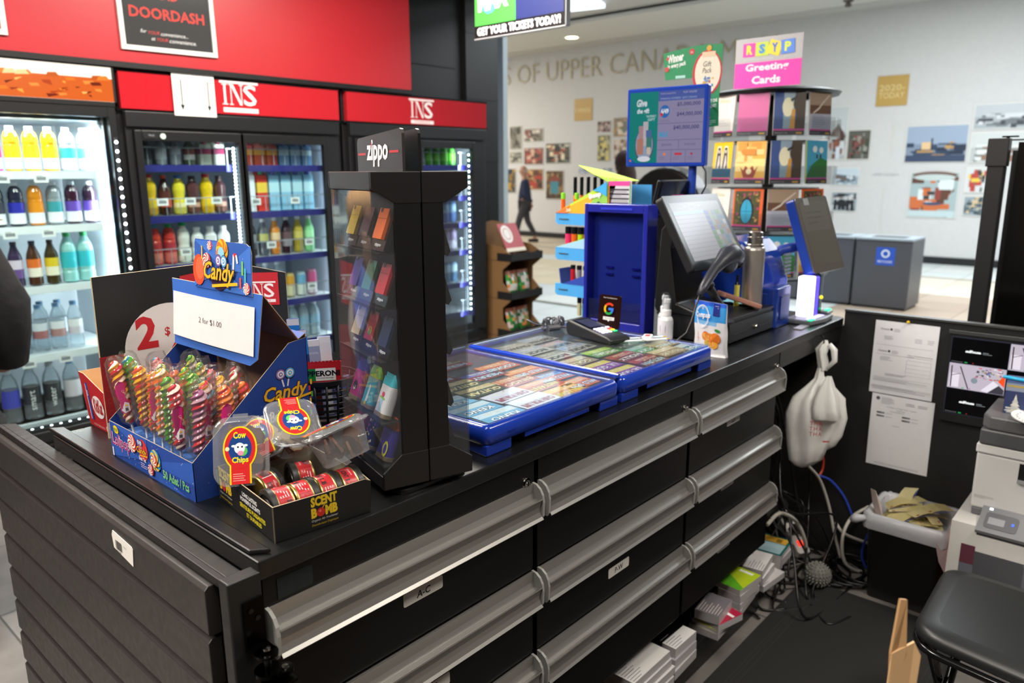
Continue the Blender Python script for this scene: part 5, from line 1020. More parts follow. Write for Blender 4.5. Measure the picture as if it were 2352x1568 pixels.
# ---- rotating lighter display
ZU, ZV = Vector((.959, -.284, 0)), Vector((.284, .959, 0)); ZO = Vector((.765, .975, 0))
ZM = Matrix(((ZU.x, ZV.x, 0, ZO.x), (ZU.y, ZV.y, 0, ZO.y), (0, 0, 1, T), (0, 0, 0, 1)))
t = thing('lighter_display_case', 'tall black and clear acrylic rotating lighter display with zippo sign', 'display case'); t.matrix_world = ZM
W_, D_ = .174, .205; h0, h1 = .014, .555
mb = MB('#131213', 'satin'); mb.rbox(.0, .01, .16, .19, 0, .010, .02, M=rotm(0, 0, .22, (.03, -.012, 0))); mb.cyl((.087, .1, .009), (.087, .1, .016), .05); mb.build('turntable', t, bevel=.002)
for a, b in ((0, .0862), (.0878, W_)):
    L_ = a == 0
    if L_: P = [(0, .016), (b, .016), (b, .076), (.036, .076), (0, .046)]; Q = [(0, h1), (0, .528), (.040, .504), (b, .504), (b, h1)]
    else: P = [(a, .016), (W_, .016), (W_, .046), (.128, .076), (a, .076)]; Q = [(a, h1), (a, .504), (.132, .504), (W_, .528), (W_, h1)]
    x0, x1 = (0, b) if L_ else (a, W_)
    for F_, zz, nm in ((Q, (h1-.03, h1), 'case_top'), (P, (.016, .040), 'case_base')):
        mb = MB('#151415', 'satin'); mb.box(x0, .006, zz[0], x1, D_-.006, zz[1])
        for y0, y1 in ((0, .006), (D_-.006, D_)): mb.prism(F_, 0, y1-y0, M=Matrix(((1, 0, 0, 0), (0, 0, -1, y1), (0, 1, 0, 0), (0, 0, 0, 1))))
        mb.build(nm, t, bevel=.0015)
mb = MB('#0e0d0e', 'satin'); mb.box(.038, .001, .05, .0855, D_-.001, .52); mb.box(.0885, .001, .05, .127, D_-.001, .52); mb.build('column', t, bevel=.001)
for s_, (x0, x1) in enumerate(((.0015, .036), (.129, W_-.0015))):
    mb = MB('#eef0f2', 'clear'); r = .006; xo = x0 if s_ == 0 else x1; xi = x1 if s_ == 0 else x0; q = 1 if s_ == 0 else -1
    pts = [(xi, .003), (xo+q*r, .003)]+[(xo+q*(r-r*math.sin(k*PI/8)), .003+r-r*math.cos(k*PI/8)) for k in range(1, 5)]+[(xo, D_-.003-r)]+[(xo+q*(r-r*math.cos(k*PI/8)), D_-.003-r+r*math.sin(k*PI/8)) for k in range(1, 5)]+[(xi, D_-.003)]
    n = len(pts); z0, z1 = .044, .524
    for off in (0, 1):
        PP = [(x+q*off*.0022, (y if .01 > y or y > D_-.01 else y)+(.0022*off if y < D_/2 else -.0022*off)) for x, y in pts]
        mb.add([(x, y, z0) for x, y in PP]+[(x, y, z1) for x, y in PP], [(i, i+1, n+i+1, n+i) for i in range(n-1)], None, None, True)
    mb.build('acrylic_cover', t)
mb = MB('#c8c8c6', 'chrome'); m = rotm(0, -PI/2, 0, (-.0, .13, .075)); mb.lathe([(.005, 0), (.005, .006), (.009, .006), (.009, .012), (.006, .014), (0, .014)], M=m, seg=16); m = rotm(0, PI/2, 0, (.118, .06, .08)); mb.build('lock', t)
for k, xx in enumerate((.058, .086)):
    mb = MB('#2a2728' if k == 0 else '#0c0c0c', 'satin'); m = Matrix(((0, 0, 1, xx), (-1, 0, 0, .205), (0, 1, 0, h1), (0, 0, 0, 1)))
    pts = [(0, 0), (.199, 0), (.199, .060), (.196, .066), (.190, .068), (.008, .058), (.003, .056), (0, .050)]
    mb.prism(pts, 0, .005, M=m)
    if k == 0:
        A = Art(); A.rect(.006, .028, .042, .032, '#b8252c'); A.rect(.148, .030, .186, .034, '#b8252c'); A.text('zippo', .046, .008, 1, '#f2f2f2', width=.096, h=.046, bold=.03, shear=.12); A.poly([(.066, .040), (.071, .040), (.073, .052), (.068, .046)], '#b8252c')
        mb.art(A, (xx-.0004, .205, h1), (0, -1, 0), (0, 0, 1), .0003)
    mb.build('sign_plate', t, bevel=0)
mb = MB('#141414', 'satin'); rows = [.474, .382, .291, .182, .105]
for z in rows[:3]:
    mb.box(.004, .008, z-.052, .036, D_-.008, z-.0495); mb.box(.003, .008, z-.052, .0045, D_-.008, z-.047)
for z in rows[3:]: mb.box(.004, .008, z-.050, .036, D_-.008, z-.0475, '#2a2a2c')
mb.build('shelf_rack', t)
# right side: little black trays showing past the column
mb = MB('#101010', 'satin')
for z in (.43, .345, .255, .16, .09): mb.prism([(.128, z+.05), (.146, z-.01), (.140, z-.018), (.128, z-.012)], 0, .06, M=Matrix(((1, 0, 0, 0), (0, 0, -1, .19), (0, 1, 0, 0), (0, 0, 0, 1)))); mb.prism([(.128, z+.05), (.146, z-.01), (.140, z-.018), (.128, z-.012)], 0, .06, M=Matrix(((1, 0, 0, 0), (0, 0, -1, .075), (0, 1, 0, 0), (0, 0, 0, 1))))
mb.build('lighter_tray', t)
def lighter(r_, c_, col, lab, kind='flip', cap=None, deco=None):
    v_ = (.163, .100, .037)[c_]; z = rows[r_]
    t = thing('lighter', lab, 'lighter', group='lighters in the acrylic display'); t.matrix_world = ZM @ rotm(0, .36, 0, (.017, v_, z-.040))
    mb = MB('#0c0c0d', 'gloss')
    if kind == 'flip':
        mb.box(.004, -.029, -.006, .013, .029, .072); A = Art(); A.text('zippo', .029, .004, 1, '#e2e2e2', 'c', width=.026, h=.007, bold=.03); mb.art(A, (.004-.0002, .029, -.004), (0, -1, 0), (0, 0, 1), .0002); mb.build('gift_box', t)
        mb = MB(col, 'satin'); mb.box(-.002, -.019, .013, .006, .019, .069); mb.box(-.0023, -.019, .0475, -.0019, .019, .048, '#2a2a2a'); mb.cyl((-.002, .009, .062), (-.0026, .009, .062), .0045, '#3a3a3a', seg=14)
        if deco: mb.art(deco, (-.002, 0, .03), (0, -1, 0), (0, 0, 1), .0002)
        mb.build('lighter_body', t, bevel=.0012)
    else:
        mb = MB(col, 'satin'); mb.rbox(-.009, -.022, .011, .022, 0, .052, .008); mb.rbox(-.0095, -.0225, .0115, .0225, -.004, .004, .008, col='#7a6a54')
        if deco: mb.art(deco, (-.0092, 0, .022), (0, -1, 0), (0, 0, 1), .0002)
        mb.build('lighter_body', t, bevel=.001)
        mb = MB(cap, 'satin'); mb.rbox(-.009, -.022, .011, .022, .0525, .066, .008); mb.rbox(-.008, -.021, .010, .021, .066, .074, .010); mb.build('lighter_cap', t, bevel=.003)
lighter(0, 0, '#e2b92c', 'yellow flip lighter, top row left in the display'); lighter(0, 1, '#4c1f24', 'dark red flip lighter, top row middle in the display'); lighter(0, 2, '#e86a1e', 'orange flip lighter, top row right in the display')
lighter(1, 0, '#5a48a8', 'purple flip lighter, second row left in the display'); lighter(1, 1, '#2f8f62', 'green flip lighter, second row middle in the display'); lighter(1, 2, '#c8323c', 'red flip lighter, second row right in the display')
A = Art(); A.circ(0, 0, .008, '#d8b83a', 12); A.circ(0, -.003, .005, '#2a8f4a', 10); A.circ(0, .003, .003, '#c8323c', 8)
lighter(2, 0, '#d8c49c', 'cream flip lighter, third row left in the display'); lighter(2, 1, '#b8242e', 'red flip lighter with a small round figure, third row middle', deco=A); lighter(2, 2, '#1d2f52', 'navy flip lighter, third row right in the display')
A = Art(); A.poly([(.012*math.cos(k*PI/8)*(1 if k % 2 else .6), .012*math.sin(k*PI/8)*(1 if k % 2 else .6)) for k in range(16)], '#17171a'); A.circ(0, -.004, .005, '#d8d4d8', 10); A.circ(0, -.002, .003, '#17171a', 8)
lighter(3, 0, '#b8247a', 'fat magenta lighter with a purple cap, fourth row left', 'fat', '#3f3494', A)
A = Art(); A.poly([(-.004, -.018), (.0, .018), (.006, .012), (.005, -.014)], '#e8ecee'); A.circ(-.001, -.018, .004, '#d8c23a', 8)
lighter(3, 1, '#2fa8b8', 'fat turquoise lighter with a lime cap, fourth row middle', 'fat', '#8fc83a', A)
A = Art(); A.poly([(-.004, -.018), (.004, -.016), (.003, .006), (-.005, .006)], '#8fc0dc'); A.line(-.010, .008, .010, .006, .003, '#7ab83a'); A.circ(0, .013, .005, '#d83c6a', 10)
lighter(3, 2, '#d3d0d0', 'fat white lighter with a cyan cap, fourth row right', 'fat', '#3fb8c4', A)
A = Art(); R = random.Random(9)
for i in range(26): A.circ(R.uniform(-.018, .018), R.uniform(-.02, .026), R.uniform(.001, .003), R.choice(['#d8b83a', '#c8448a', '#3f6ac0', '#e2dcec', '#7a3fa8']), 7)
lighter(4, 0, '#8f2a4c', 'fat maroon lighter, bottom row left in the display', 'fat', '#5a3fa8'); lighter(4, 1, '#201b2e', 'fat dark lighter covered in small coloured shapes, bottom row', 'fat', '#c8347a', A)
A = Art(); A.circ(.012, -.006, .010, '#d8d23a', 16, ry=.014); A.circ(.012, -.006, .006, '#3f3494', 12, ry=.009)
lighter(4, 2, '#3f3494', 'fat purple lighter with an orange cap, bottom row right', 'fat', '#e8642c', A)
# ================================================================ lottery ticket trays
def tray(x0, label):
    t = thing('ticket_tray', label, 'tray', (x0, .975, T)); W_, D_, H_ = .468, .525, .068
    mb = MB('#1a3aa6', 'gloss'); r = .018
    def ring(i, z): 
        P = []
        for cx, cy, a in ((W_-r, D_-r, 0), (r, D_-r, PI/2), (r, r, PI), (W_-r, r, 1.5*PI)):
            for k in range(5): q = a+PI/2*k/4; P.append((cx+(r-i)*math.cos(q)+(0), cy+(r-i)*math.sin(q), z))
        return P
    rings = [ring(.006, .022), ring(.0, .026), ring(0, .054), ring(.006, .062), ring(.012, .064), ring(.0165, .064), ring(.0168, .056)]
    n = 20; vs = [p for q in rings for p in q]
    mb.add(vs, [(j*n+i, j*n+(i+1) % n, (j+1)*n+(i+1) % n, (j+1)*n+i) for j in range(6) for i in range(n)], None, None, True)
    mb.add(ring(.006, .022), [tuple(range(n-1, -1, -1))]); mb.build('tray_body', t)
    for x in (.002, W_-.078):
        for P in ([(x, .003), (x+.076, .003), (x+.07, .06), (x+.006, .06)], [(x, D_-.06), (x+.076, D_-.06), (x+.076, D_-.003), (x, D_-.003)]): MB('#173396', 'gloss').prism(P, .0, .024).build('foot', t, bevel=.003)
    mb = MB('#173396', 'gloss'); mb.box(.12, .004, .012, W_-.12, .012, .026); mb.build('front_lip', t)
    mb = MB('#20303c', 'satin'); mb.box(.016, .016, .050, W_-.016, D_-.016, .055); mb.build('liner', t)
    return t
t1 = tray(1.022, 'near blue lottery ticket tray with a clear lid, beside the lighter display')
t2 = tray(1.502, 'far blue lottery ticket tray with the payment terminal on it')
mb = MB('#1c3fae', 'gloss'); mb.prism([(.0, .0), (.018, 0), (.018, .006), (.010, .009), (.008, .006), (0, .006)], 0, .50, M=Matrix(((1, 0, 0, -.012), (0, 0, 1, .012), (0, 1, 0, .0645), (0, 0, 0, 1)))); mb.build('hinge_rail', t2)
for k, t in enumerate((t1, t2)):
    mb = MB('#f2f6f8', 'clear'); mb.box(.014, .004 if k else .004, .0655, .456, .520, .0680); mb.build('clear_lid', t)
    mb = MB('#9fb4d4', 'gloss'); mb.box(.012, .516, .0652, .458, .521, .0690); mb.build('lid_edge', t)
    A = Art(); 
    for s_, x in (('UNLOCK', .06), ('LOCK', .22), ('LOCK', .33)): A.text(s_, x, .036, 1, '#142c80', width=.028, h=.006)
    mb = MB(mt='gloss'); mb.art(A, (0, -.0002, 0), (1, 0, 0), (0, 0, 1), .0003); mb.build('embossed_lettering', t)
def ticket(parent_x, cx, cy, w_, l_, rz, base, band, title, tc, lab, dots=None, z=.0562, sub='$100,000', lv=0):
    # printed scratch ticket lying in a tray; l_ along its text direction
    A = Art(); A.rect(-l_/2, -w_/2, l_/2, w_/2, base); R = random.Random(int(cx*9e3+cy*7e3))
    A.rect(-l_/2+.002, -w_/2+.002, l_/2-.002, -w_/2+w_*.42, band)
    for i in range(14): A.circ(R.uniform(-l_/2+.006, l_/2-.006), R.uniform(-w_/2+.004, w_/2-.004), R.uniform(.001, .003), R.choice([band, tc, '#e8d9a8', base]), 7)
    if dots:
        for i in range(8):
            for j in range(3): A.circ(-l_/2+l_*(.08+.12*i), -w_/2+w_*(.12+.12*j), .0038, dots, 8)
    A.text(title, 0, w_*.05, 1, '#1c1418', 'c', width=min(l_*.88, w_*.42*len(title)*.75), h=w_*.34, bold=.08, shear=.1); A.text(title, 0, w_*.06, 1, tc, 'c', width=min(l_*.86, w_*.42*len(title)*.74), h=w_*.31, bold=.03, shear=.1)
    A.text(sub, 0, -w_*.40, 1, '#f0e6c4', 'c', width=l_*.5, h=w_*.13, bold=.02); A.lines(-l_/2+.006, -w_*.14, l_/2-.01, 2, .005, '#efe4d0', .0012, 3)
    mb = MB(base, 'gloss'); mb.box(-l_/2, -w_/2, -.0006, l_/2, w_/2, 0); mb.art(A, (0, 0, 0), (1, 0, 0), (0, 1, 0), .00004)
    return tag(mb.build('scratch_ticket', loc=(parent_x+cx, .975+cy, T+z+lv*.0009), rot=(0, 0, rz)), lab, 'ticket', 'scratch tickets in the blue trays')
q = PI/2; TA = [
 # near tray, front row first: (x, y) of centre in the tray
 (.10, .052, '#6fb4dc', '#d9ecf6', 'KENO', '#f2f8fc', 'pale blue KENO ticket nearest the tray corner'),
 (.085, .118, '#6fb4dc', '#cfe6f2', 'KENO', '#f2f8fc', 'pale blue KENO ticket second from the near edge'),
 (.075, .185, '#7cbade', '#cfe6f2', 'KENO', '#f2f8fc', 'pale blue KENO ticket third from the near edge'),
 (.215, .060, '#d9dae4', '#e4e4ee', 'CASH FOR LIFE', '#b04a5c', 'pearl white cash for life ticket at the near edge'),
 (.205, .128, '#d6d4e4', '#dcdcec', 'CASH FOR LIFE', '#b04a5c', 'lilac white cash for life ticket, second one'),
 (.190, .200, '#2f4a3c', '#c9b07a', 'GUITAR', '#e8d49a', 'dark green and gold ticket beside the cash tickets'),
 (.178, .262, '#33503f', '#c9b07a', 'GUITAR', '#e8d49a', 'dark green and gold ticket, one further from the edge'),
 (.330, .060, '#c8784a', '#e8b84a', 'WIN AGAIN', '#f0d24a', 'orange and yellow win again ticket by the front rim'),
 (.322, .130, '#b8483a', '#d9884a', 'INSTANT', '#f0d24a', 'red instant ticket behind the orange and yellow one'),
 (.310, .200, '#b04438', '#c87a4a', 'BINGO', '#f2c8a0', 'red ticket with rows of tan spots'),
 (.295, .290, '#8f2430', '#5a6ab0', 'MERRY', '#bcd8ea', 'crimson and green holiday ticket, nearer one'),
 (.170, .340, '#8f2434', '#2f5a44', 'MERRY', '#bcd8ea', 'crimson and green holiday ticket in the tray middle'),
 (.080, .290, '#b8323c', '#e0d07a', 'HOLIDAY', '#f0e4c4', 'bright red ticket with a yellow oval'),
 (.090, .420, '#8c2c78', '#b8405c', 'JOY', '#f0c8dc', 'purple and red ticket at the back left of the near tray'),
 (.405, .075, '#d8703a', '#f0a060', 'WILD SPIN', '#e2ecf8', 'orange wild spin ticket closest to the front rim'),
 (.400, .155, '#d66a34', '#3a78b8', 'WILD SPIN', '#e2ecf8', 'orange wild spin ticket second from the rim'),
 (.392, .235, '#d4642f', '#e89a5a', 'WILD SPIN', '#e2ecf8', 'orange wild spin ticket third from the rim'),
 (.380, .320, '#c85a34', '#d98a5a', 'COOKIES', '#d8ecf2', 'burnt orange ticket fourth from the rim'),
 (.300, .420, '#8f2430', '#2f5a44', 'MERRY', '#bcd8ea', 'crimson holiday ticket near the back of the near tray'),
]
for i, (x, y, b, bd, ti, tc, lab) in enumerate(TA): ticket(1.022, x, y, .066, .118, PI/2+.0+.0*i+(-.04+.02*(i % 4))+0 if False else (q*.0+.02*((i % 5)-2)-q*0)+PI, b, bd, ti, tc, lab, dots='#e8b890' if ti == 'BINGO' else None, lv=i % 7)
TB = [
 (.09, .052, '#8a4aa0', '#d8c83a', 'LIL GUM', '#e8e2f8', 'purple and yellow bubble ticket at the near corner of the far tray'),
 (.085, .125, '#8f4aa4', '#d8c83a', 'LIL GUM', '#e8e2f8', 'purple and yellow bubble ticket, second one'),
 (.080, .200, '#a08c74', '#c9b89a', 'GOLD', '#f0e2b8', 'tan ticket beside the purple ones'),
 (.215, .060, '#6f2a24', '#a83c34', 'RETURN', '#b8d4dc', 'dark brown ticket near the front rim of the far tray'),
 (.210, .130, '#742c26', '#a8443a', 'HOLLY', '#e8e4d8', 'maroon ticket with white blossoms'),
 (.205, .205, '#3f8a34', '#a8c83a', 'SPECIAL', '#e8f0d0', 'bright green and yellow ticket'),
 (.330, .070, '#a8845a', '#d8c49a', 'TREASURE', '#f0e2b8', 'brown and cream ticket at the front right of the far tray'),
 (.335, .150, '#4f9a4a', '#8fbcae', 'LUCKY', '#e4f0e0', 'green ticket with a pale blue window'),
 (.340, .225, '#3f7a3c', '#8ab04a', 'LUCKY', '#e4f0e0', 'green and lime ticket near the terminal'),
 (.410, .060, '#4a7a7a', '#c8d8d0', 'PEARLS', '#e8f2ee', 'teal and cream ticket in the right front corner'),
 (.415, .135, '#b89a4a', '#d8c88a', 'PEARLS', '#e8f2ee', 'gold ticket next to the teal one'),
 (.085, .280, '#c4c2b4', '#8a8c86', 'ROCK', '#2f3034', 'cream ticket with black lettering, nearer one'),
 (.090, .360, '#b4b2a8', '#9aa0b4', 'ROCK', '#2f3034', 'cream ticket with black lettering, farther one'),
 (.200, .290, '#a8a69a', '#8a94b0', 'BUCKS', '#3a3a3e', 'grey and cream ticket in the middle of the far tray'),
 (.205, .370, '#9c9a94', '#b89aa4', 'BUCKS', '#3a3a3e', 'grey ticket with pink band further back'),
 (.100, .440, '#b0a898', '#8a8478', 'CROWN', '#4a3a34', 'beige ticket at the back left of the far tray'),
 (.220, .450, '#a8a4a0', '#8a94a8', 'CROWN', '#4a3a34', 'beige and blue ticket at the back of the far tray'),
 (.340, .330, '#8f9aa0', '#b8a06a', 'PRIZE', '#e8e4d4', 'blue grey ticket behind the payment terminal'),
]
for i, (x, y, b, bd, ti, tc, lab) in enumerate(TB): ticket(1.502, x, y, .068, .118, PI+.02*((i % 5)-2), b, bd, ti, tc, lab, lv=i % 7)
# ---------------------------------------------------------------- payment terminal
t = thing('payment_terminal', 'black payment terminal with lit keypad lying on the far blue tray', 'card reader', (1.815, 1.275, T+.0692), -.20)
mb = MB('#17181a', 'satin')
prof = [(-.10, .0), (.085, .0), (.092, .012), (.094, .038), (.080, .046), (-.085, .020), (-.102, .014)]
mb.prism(prof, -.041, .041, M=Matrix(((0, 0, 1, 0), (1, 0, 0, 0), (0, 1, 0, 0), (0, 0, 0, 1)))); mb.build('casing', t, bevel=.006, seg=3)
a_ = math.atan2(.026, .165); TMX = Matrix(((1, 0, 0, 0), (0, math.cos(a_), -math.sin(a_), -.085), (0, math.sin(a_), math.cos(a_), .0207), (0, 0, 0, 1)))
mb = MB('#0d0e12', 'gloss'); mb.rbox(-.034, .078, .034, .160, 0, .0012, .004, M=TMX); A = Art(); A.rect(-.026, .085, .026, .152, '#4a4c66'); mb.art(A, (0, 0, 0), (1, 0, 0), (0, 1, 0), .0004, 'screen_0.5', f=lambda u_, v_, d: TMX @ Vector((u_, v_, .0014+d))); mb.build('screen', t)
for r_ in range(4):
    for c_ in range(3):
        mb = MB('#d6d4f4', 'emit_0.75'); mb.rbox(-.030+.0145*c_, .028+.0115*r_, -.019+.0145*c_, .036+.0115*r_, .001, .003, .0025, M=TMX); mb.build('key', t)
for k, c in enumerate(('#22c070', '#e8c020', '#e03a30', '#d6d4f4')):
    mb = MB(c, 'emit_0.8'); mb.rbox(.0165, .028+.0115*k, .031, .036+.0115*k, .001, .003, .0025, M=TMX); mb.build('key', t)
t = thing('coiled_cable', 'grey cable bundled in a coil behind the payment terminal', 'cable', (1.84, 1.455, T+.0692))
mb = MB('#55565e', 'satin'); P = []
for i in range(150):
    a = i*.42; r = .016+.003*math.sin(i*.3); P.append((-.05+i*.00065+.006*math.sin(i*.9), r*math.cos(a)*.6+.01*math.sin(i*.05), .020+r*math.sin(a)))
mb.tube(P, .0028, seg=6); mb.build('coil', t)
mb = MB('#4a4b52', 'satin'); mb.tube([(-.05, .02, .02), (-.08, .04, .035), (-.10, .03, .04), (-.095, .0, .03), (-.06, -.01, .02), (-.01, -.02, .012), (.03, -.06, .006), (.03, -.085, .006)], .0026, seg=6); mb.cyl((-.055, -.02, .012), (-.02, -.035, .012), .009, seg=10); mb.build('lead', t)
# papers, pens, key fob on the tray
mb = MB('#d9dee6', 'gloss')
for k, lab in enumerate(('white slim pen lying on the far tray, nearer the front', 'pale blue slim pen lying on the far tray, nearer the fob')):
    mb = MB(['#dfe3ea', '#c8d4e4'][k], 'gloss'); mb.cyl((0, 0, .004), (.12, -.085, .004), .0036, seg=8); mb.cyl((.12, -.085, .004), (.128, -.0907, .004), .002, '#c9a43a', seg=8); tag(mb.build('pen', loc=(1.80+.02*k, 1.185+.024*k, T+.0692)), lab, 'pen')
t = thing('key_fob', 'white and red key tag with a ring on the tray edge', 'key fob', (1.90, 1.15, T+.069), .4)
mb = MB('#e4e2e2', 'satin'); mb.rbox(-.028, -.012, .022, .014, 0, .011, .006); mb.box(-.012, -.006, .0112, .012, .008, .0116, '#c23a44'); mb.build('tag_body', t, bevel=.002)
mb = MB('#b9b7b0', 'chrome'); mb.tube([(-.03+.013*math.cos(k*PI/8), .01+.013*math.sin(k*PI/8), .006+.005*math.sin(k*PI/8)) for k in range(17)], .0012, seg=6); mb.build('ring', t)
t = thing('review_card_stand', 'black tap card with a coloured letter G leaning on the blue case', 'card', (1.955, 1.29, T+.069), rot=(0, .12, 0))
mb = MB('#23100f', 'gloss'); mb.rbox(0, 0, .082, .105, 0, .004, .008, M=Matrix(((0, 0, 1, 0), (-1, 0, 0, .082), (0, 1, 0, 0), (0, 0, 0, 1))))
A = Art(); n = 28
for k in range(n):
    a = .72+k*(2*PI-.72)/n; b = a+(2*PI-.72)/n; c = '#e0442f' if .72 <= a < 2.4 else ('#f0bc1c' if a < 3.75 else ('#2fa44f' if a < 5.35 else '#3f7ce8'))
    A.poly([(.041+.019*math.cos(a), .062+.019*math.sin(a)), (.041+.019*math.cos(b), .062+.019*math.sin(b)), (.041+.012*math.cos(b), .062+.012*math.sin(b)), (.041+.012*math.cos(a), .062+.012*math.sin(a))], c)
A.rect(.041, .058, .060, .0655, '#3f7ce8'); A.text('Rate Your Experience', .041, .093, 1, '#e8e4e4', 'c', width=.05, h=.005); A.rect(.020, .026, .062, .036, '#ecebea'); A.text('Google', .041, .028, 1, '#5a5a5e', 'c', width=.03, h=.006); A.poly([(.036, .027), (.046, .027), (.041, .021)], '#ecebea')
mb.art(A, (-.0002, .082, 0), (0, -1, 0), (0, 0, 1), .0002); mb.build('card_body', t)
# ---------------------------------------------------------------- upright blue clear fronted case
t = thing('ticket_display_box', 'upright glossy blue plastic case with clear front leaning beside the till', 'case', (2.222, 1.362, T))
mb = MB('#262c9c', 'gloss'); W_, H_, D_ = .262, .442, .066
mb.box(0, 0, 0, D_, .018, H_); mb.box(0, W_-.014, 0, D_, W_, H_); mb.box(0, .018, 0, D_, W_-.014, .03); mb.box(0, .018, H_-.030, D_, W_-.014, H_); mb.box(.044, .018, .03, .050, W_-.014, H_-.03, '#28368c'); mb.build('frame', t, bevel=.006, seg=3)
mb = MB('#3a44cc', 'gloss'); mb.box(-.003, .06, H_-.020, 0, .19, H_-.012)
for y in (.05, .16): mb.box(.036, y, .19, .044, y+.03, .196, '#15187a'); mb.box(.036, y, .215, .044, y+.03, .221, '#15187a')
mb.build('latch', t)
mb = MB('#eef2fa', 'glass'); mb.box(.006, .018, .03, .009, W_-.014, H_-.03); mb.build('clear_front', t)
mb = MB('#cfd6ee', 'clear'); mb.box(.010, .02, .10, .012, W_-.016, .102); mb.box(.012, .02, .032, .014, W_-.016, .10); mb.build('inner_pocket', t)
# ---------------------------------------------------------------- highlighter stand
t = thing('highlighter_stand', 'tiered cardboard pen stand in bright blue, green and yellow', 'stand', (2.33, 0, 0))
def gq(P, c, name=None, x=0, th=.003): 
    quad(mbx, [(x, y, z) for y, z in P], c, th=th)
mbx = MB('#49a6e4', 'card')
gq([(1.66, 1.0), (1.50, 1.0), (1.50, 1.515), (1.535, 1.515), (1.60, 1.44), (1.66, 1.38)], '#4fa8e6')
for (zt, zb) in ((1.394, 1.350), (1.262, 1.215), (1.122, 1.075)):
    gq([(1.838, zt), (1.838, zb+.01), (1.828, zb), (1.63, zb), (1.62, zt)], '#4aa8ea', x=-.002)
gq([(1.838, 1.394), (1.60, 1.394), (1.56, 1.516), (1.60, 1.512)], '#b8e23c', x=-.001); gq([(1.838, 1.394), (1.70, 1.394), (1.65, 1.47)], '#f2b42c', x=-.003); gq([(1.70, 1.394), (1.60, 1.394), (1.60, 1.50), (1.65, 1.47)], '#9cd85c', x=-.003)
gq([(1.838, 1.394), (1.78, 1.394), (1.77, 1.424)], '#f07a34', x=-.005); gq([(1.60, 1.512), (1.60, 1.46), (1.632, 1.475), (1.66, 1.48)], '#3fb0f0', x=-.005)
gq([(1.838, 1.262), (1.62, 1.262), (1.62, 1.34), (1.64, 1.32)], '#8fd05a', x=-.001); gq([(1.838, 1.262), (1.70, 1.262), (1.70, 1.30)], '#a8d8f2', x=-.003)
gq([(1.80, 1.122), (1.62, 1.122), (1.62, 1.19)], '#2a4ab0', x=-.003)
quad(mbx, [(0, 1.66, 1.0), (.14, 1.66, 1.0), (.14, 1.60, 1.44), (0, 1.60, 1.44)], '#1c2430')
for z in (1.36, 1.225, 1.085): mbx.box(.002, 1.63, z, .14, 1.835, z+.003, '#3f94d4', 'card'); mbx.box(.002, 1.832, z, .14, 1.836, z+.034, '#49a6e4', 'card')
mbx.box(0, 1.50, .999, .14, 1.66, 1.003, '#2a4a8a', 'card'); mbx.box(.137, 1.50, 1.0, .14, 1.64, 1.50, '#3f94d4', 'card'); mbx.build('stand_body', t)
mbx = MB('#c8ec6a', 'card'); quad(mbx, [(0, 1.60, 1.513), (.0, 1.50, 1.516), (.05, 1.50, 1.516), (.10, 1.70, 1.555), (.0, 1.735, 1.572), (.0, 1.66, 1.535)], '#c2ec62', th=.002); mbx.build('top_flap', t)
mbx = MB('#e84a9c', 'card'); quad(mbx, [(-.001, 1.598, 1.42), (-.001, 1.498, 1.42), (-.001, 1.498, 1.516), (-.001, 1.598, 1.514)], '#d6d6d8')
A = Art(); A.rect(0, .078, .095, .094, '#e8489c')
for k in range(5): A.rect(.004, .062-.016*k, .088, .067-.016*k, '#1c1c20'); A.lines(.006, .058-.016*k, .085, 2, .004, '#8a8a90', .0014, k)
A.rect(.0, .0, .004, .078, '#f08a2c'); A.rect(.091, .0, .095, .09, '#3fae5c'); mbx.art(A, (-.0012, 1.596, 1.42), (0, -1, 0), (0, 0, 1), .0003); mbx.build('info_panel', t)
A = Art(); A.text('Beep', 0, .03, 1, '#f4f6f2', width=.055, h=.025, bold=.05, rot=.25); A.circ(.04, .02, .009, '#23262c', 12); A.text('20', -.11, -.012, 1, '#f6ecc8', width=.022, h=.012, bold=.03)
mb = MB(mt='card'); mb.art(A, (-.0065, 1.675, 1.412), (0, -1, 0), (0, 0, 1), .0003)
for z in (1.37, 1.238, 1.098): mb.box(-.006, 1.775, z, -.003, 1.82, z+.003, '#b8bcc0', 'metal')
A = Art()
for z in (1.30, 1.17, 1.04): A.rect(0, z-1.0, .022, z-1.0+.026, '#e6e8ec'); A.text('A', .008, z-1.0+.006, 1, '#23262c', width=.007)
mb.art(A, (-.0032, 1.635, 1.0), (0, -1, 0), (0, 0, 1), .0003); mb.build('stand_print', t)
def pen(x, y, z, h_, c, cap, lab, r=.0065, chis=None, lean=0, ch=.3):
    mb = MB(c, 'gloss'); mb.lathe([(0, 0), (r, .001), (r, h_*(1-ch))], seg=10); mb.lathe([(r*1.05, h_*(1-ch)), (r*1.05, h_*.98), (r*.9, h_), (0, h_)], col=cap, seg=10)
    if chis: mb.lathe([(r*1.08, h_*(1-ch)-.012), (r*1.08, h_*(1-ch))], col=chis, seg=10)
    return tag(mb.build('highlighter', loc=(x, y, z), rot=(lean, 0, 0)), lab, 'pen', 'pens in the tiered cardboard stand')
for i in range(2): pen(2.345+.012*i, 1.815-.055*i, 1.364, .105, '#f0661c', '#8fe03c', ['orange highlighter with lime cap, leftmost on the top tier', 'orange highlighter with lime cap, second on the top tier'][i], .0085, ch=.22)
for i, c in enumerate(['#f0661c', '#f0661c', '#f0661c', '#e0c82c', '#9a9a9c', '#9a9a9c', '#e0508c']): pen(2.40, 1.80-.031*i, 1.364, .165, c, '#161617', '%s marker with a tall black cap, %s from left on the top tier' % (['orange', 'orange', 'orange', 'yellow', 'grey', 'grey', 'pink'][i], ORD[i]), .007, ch=.42)
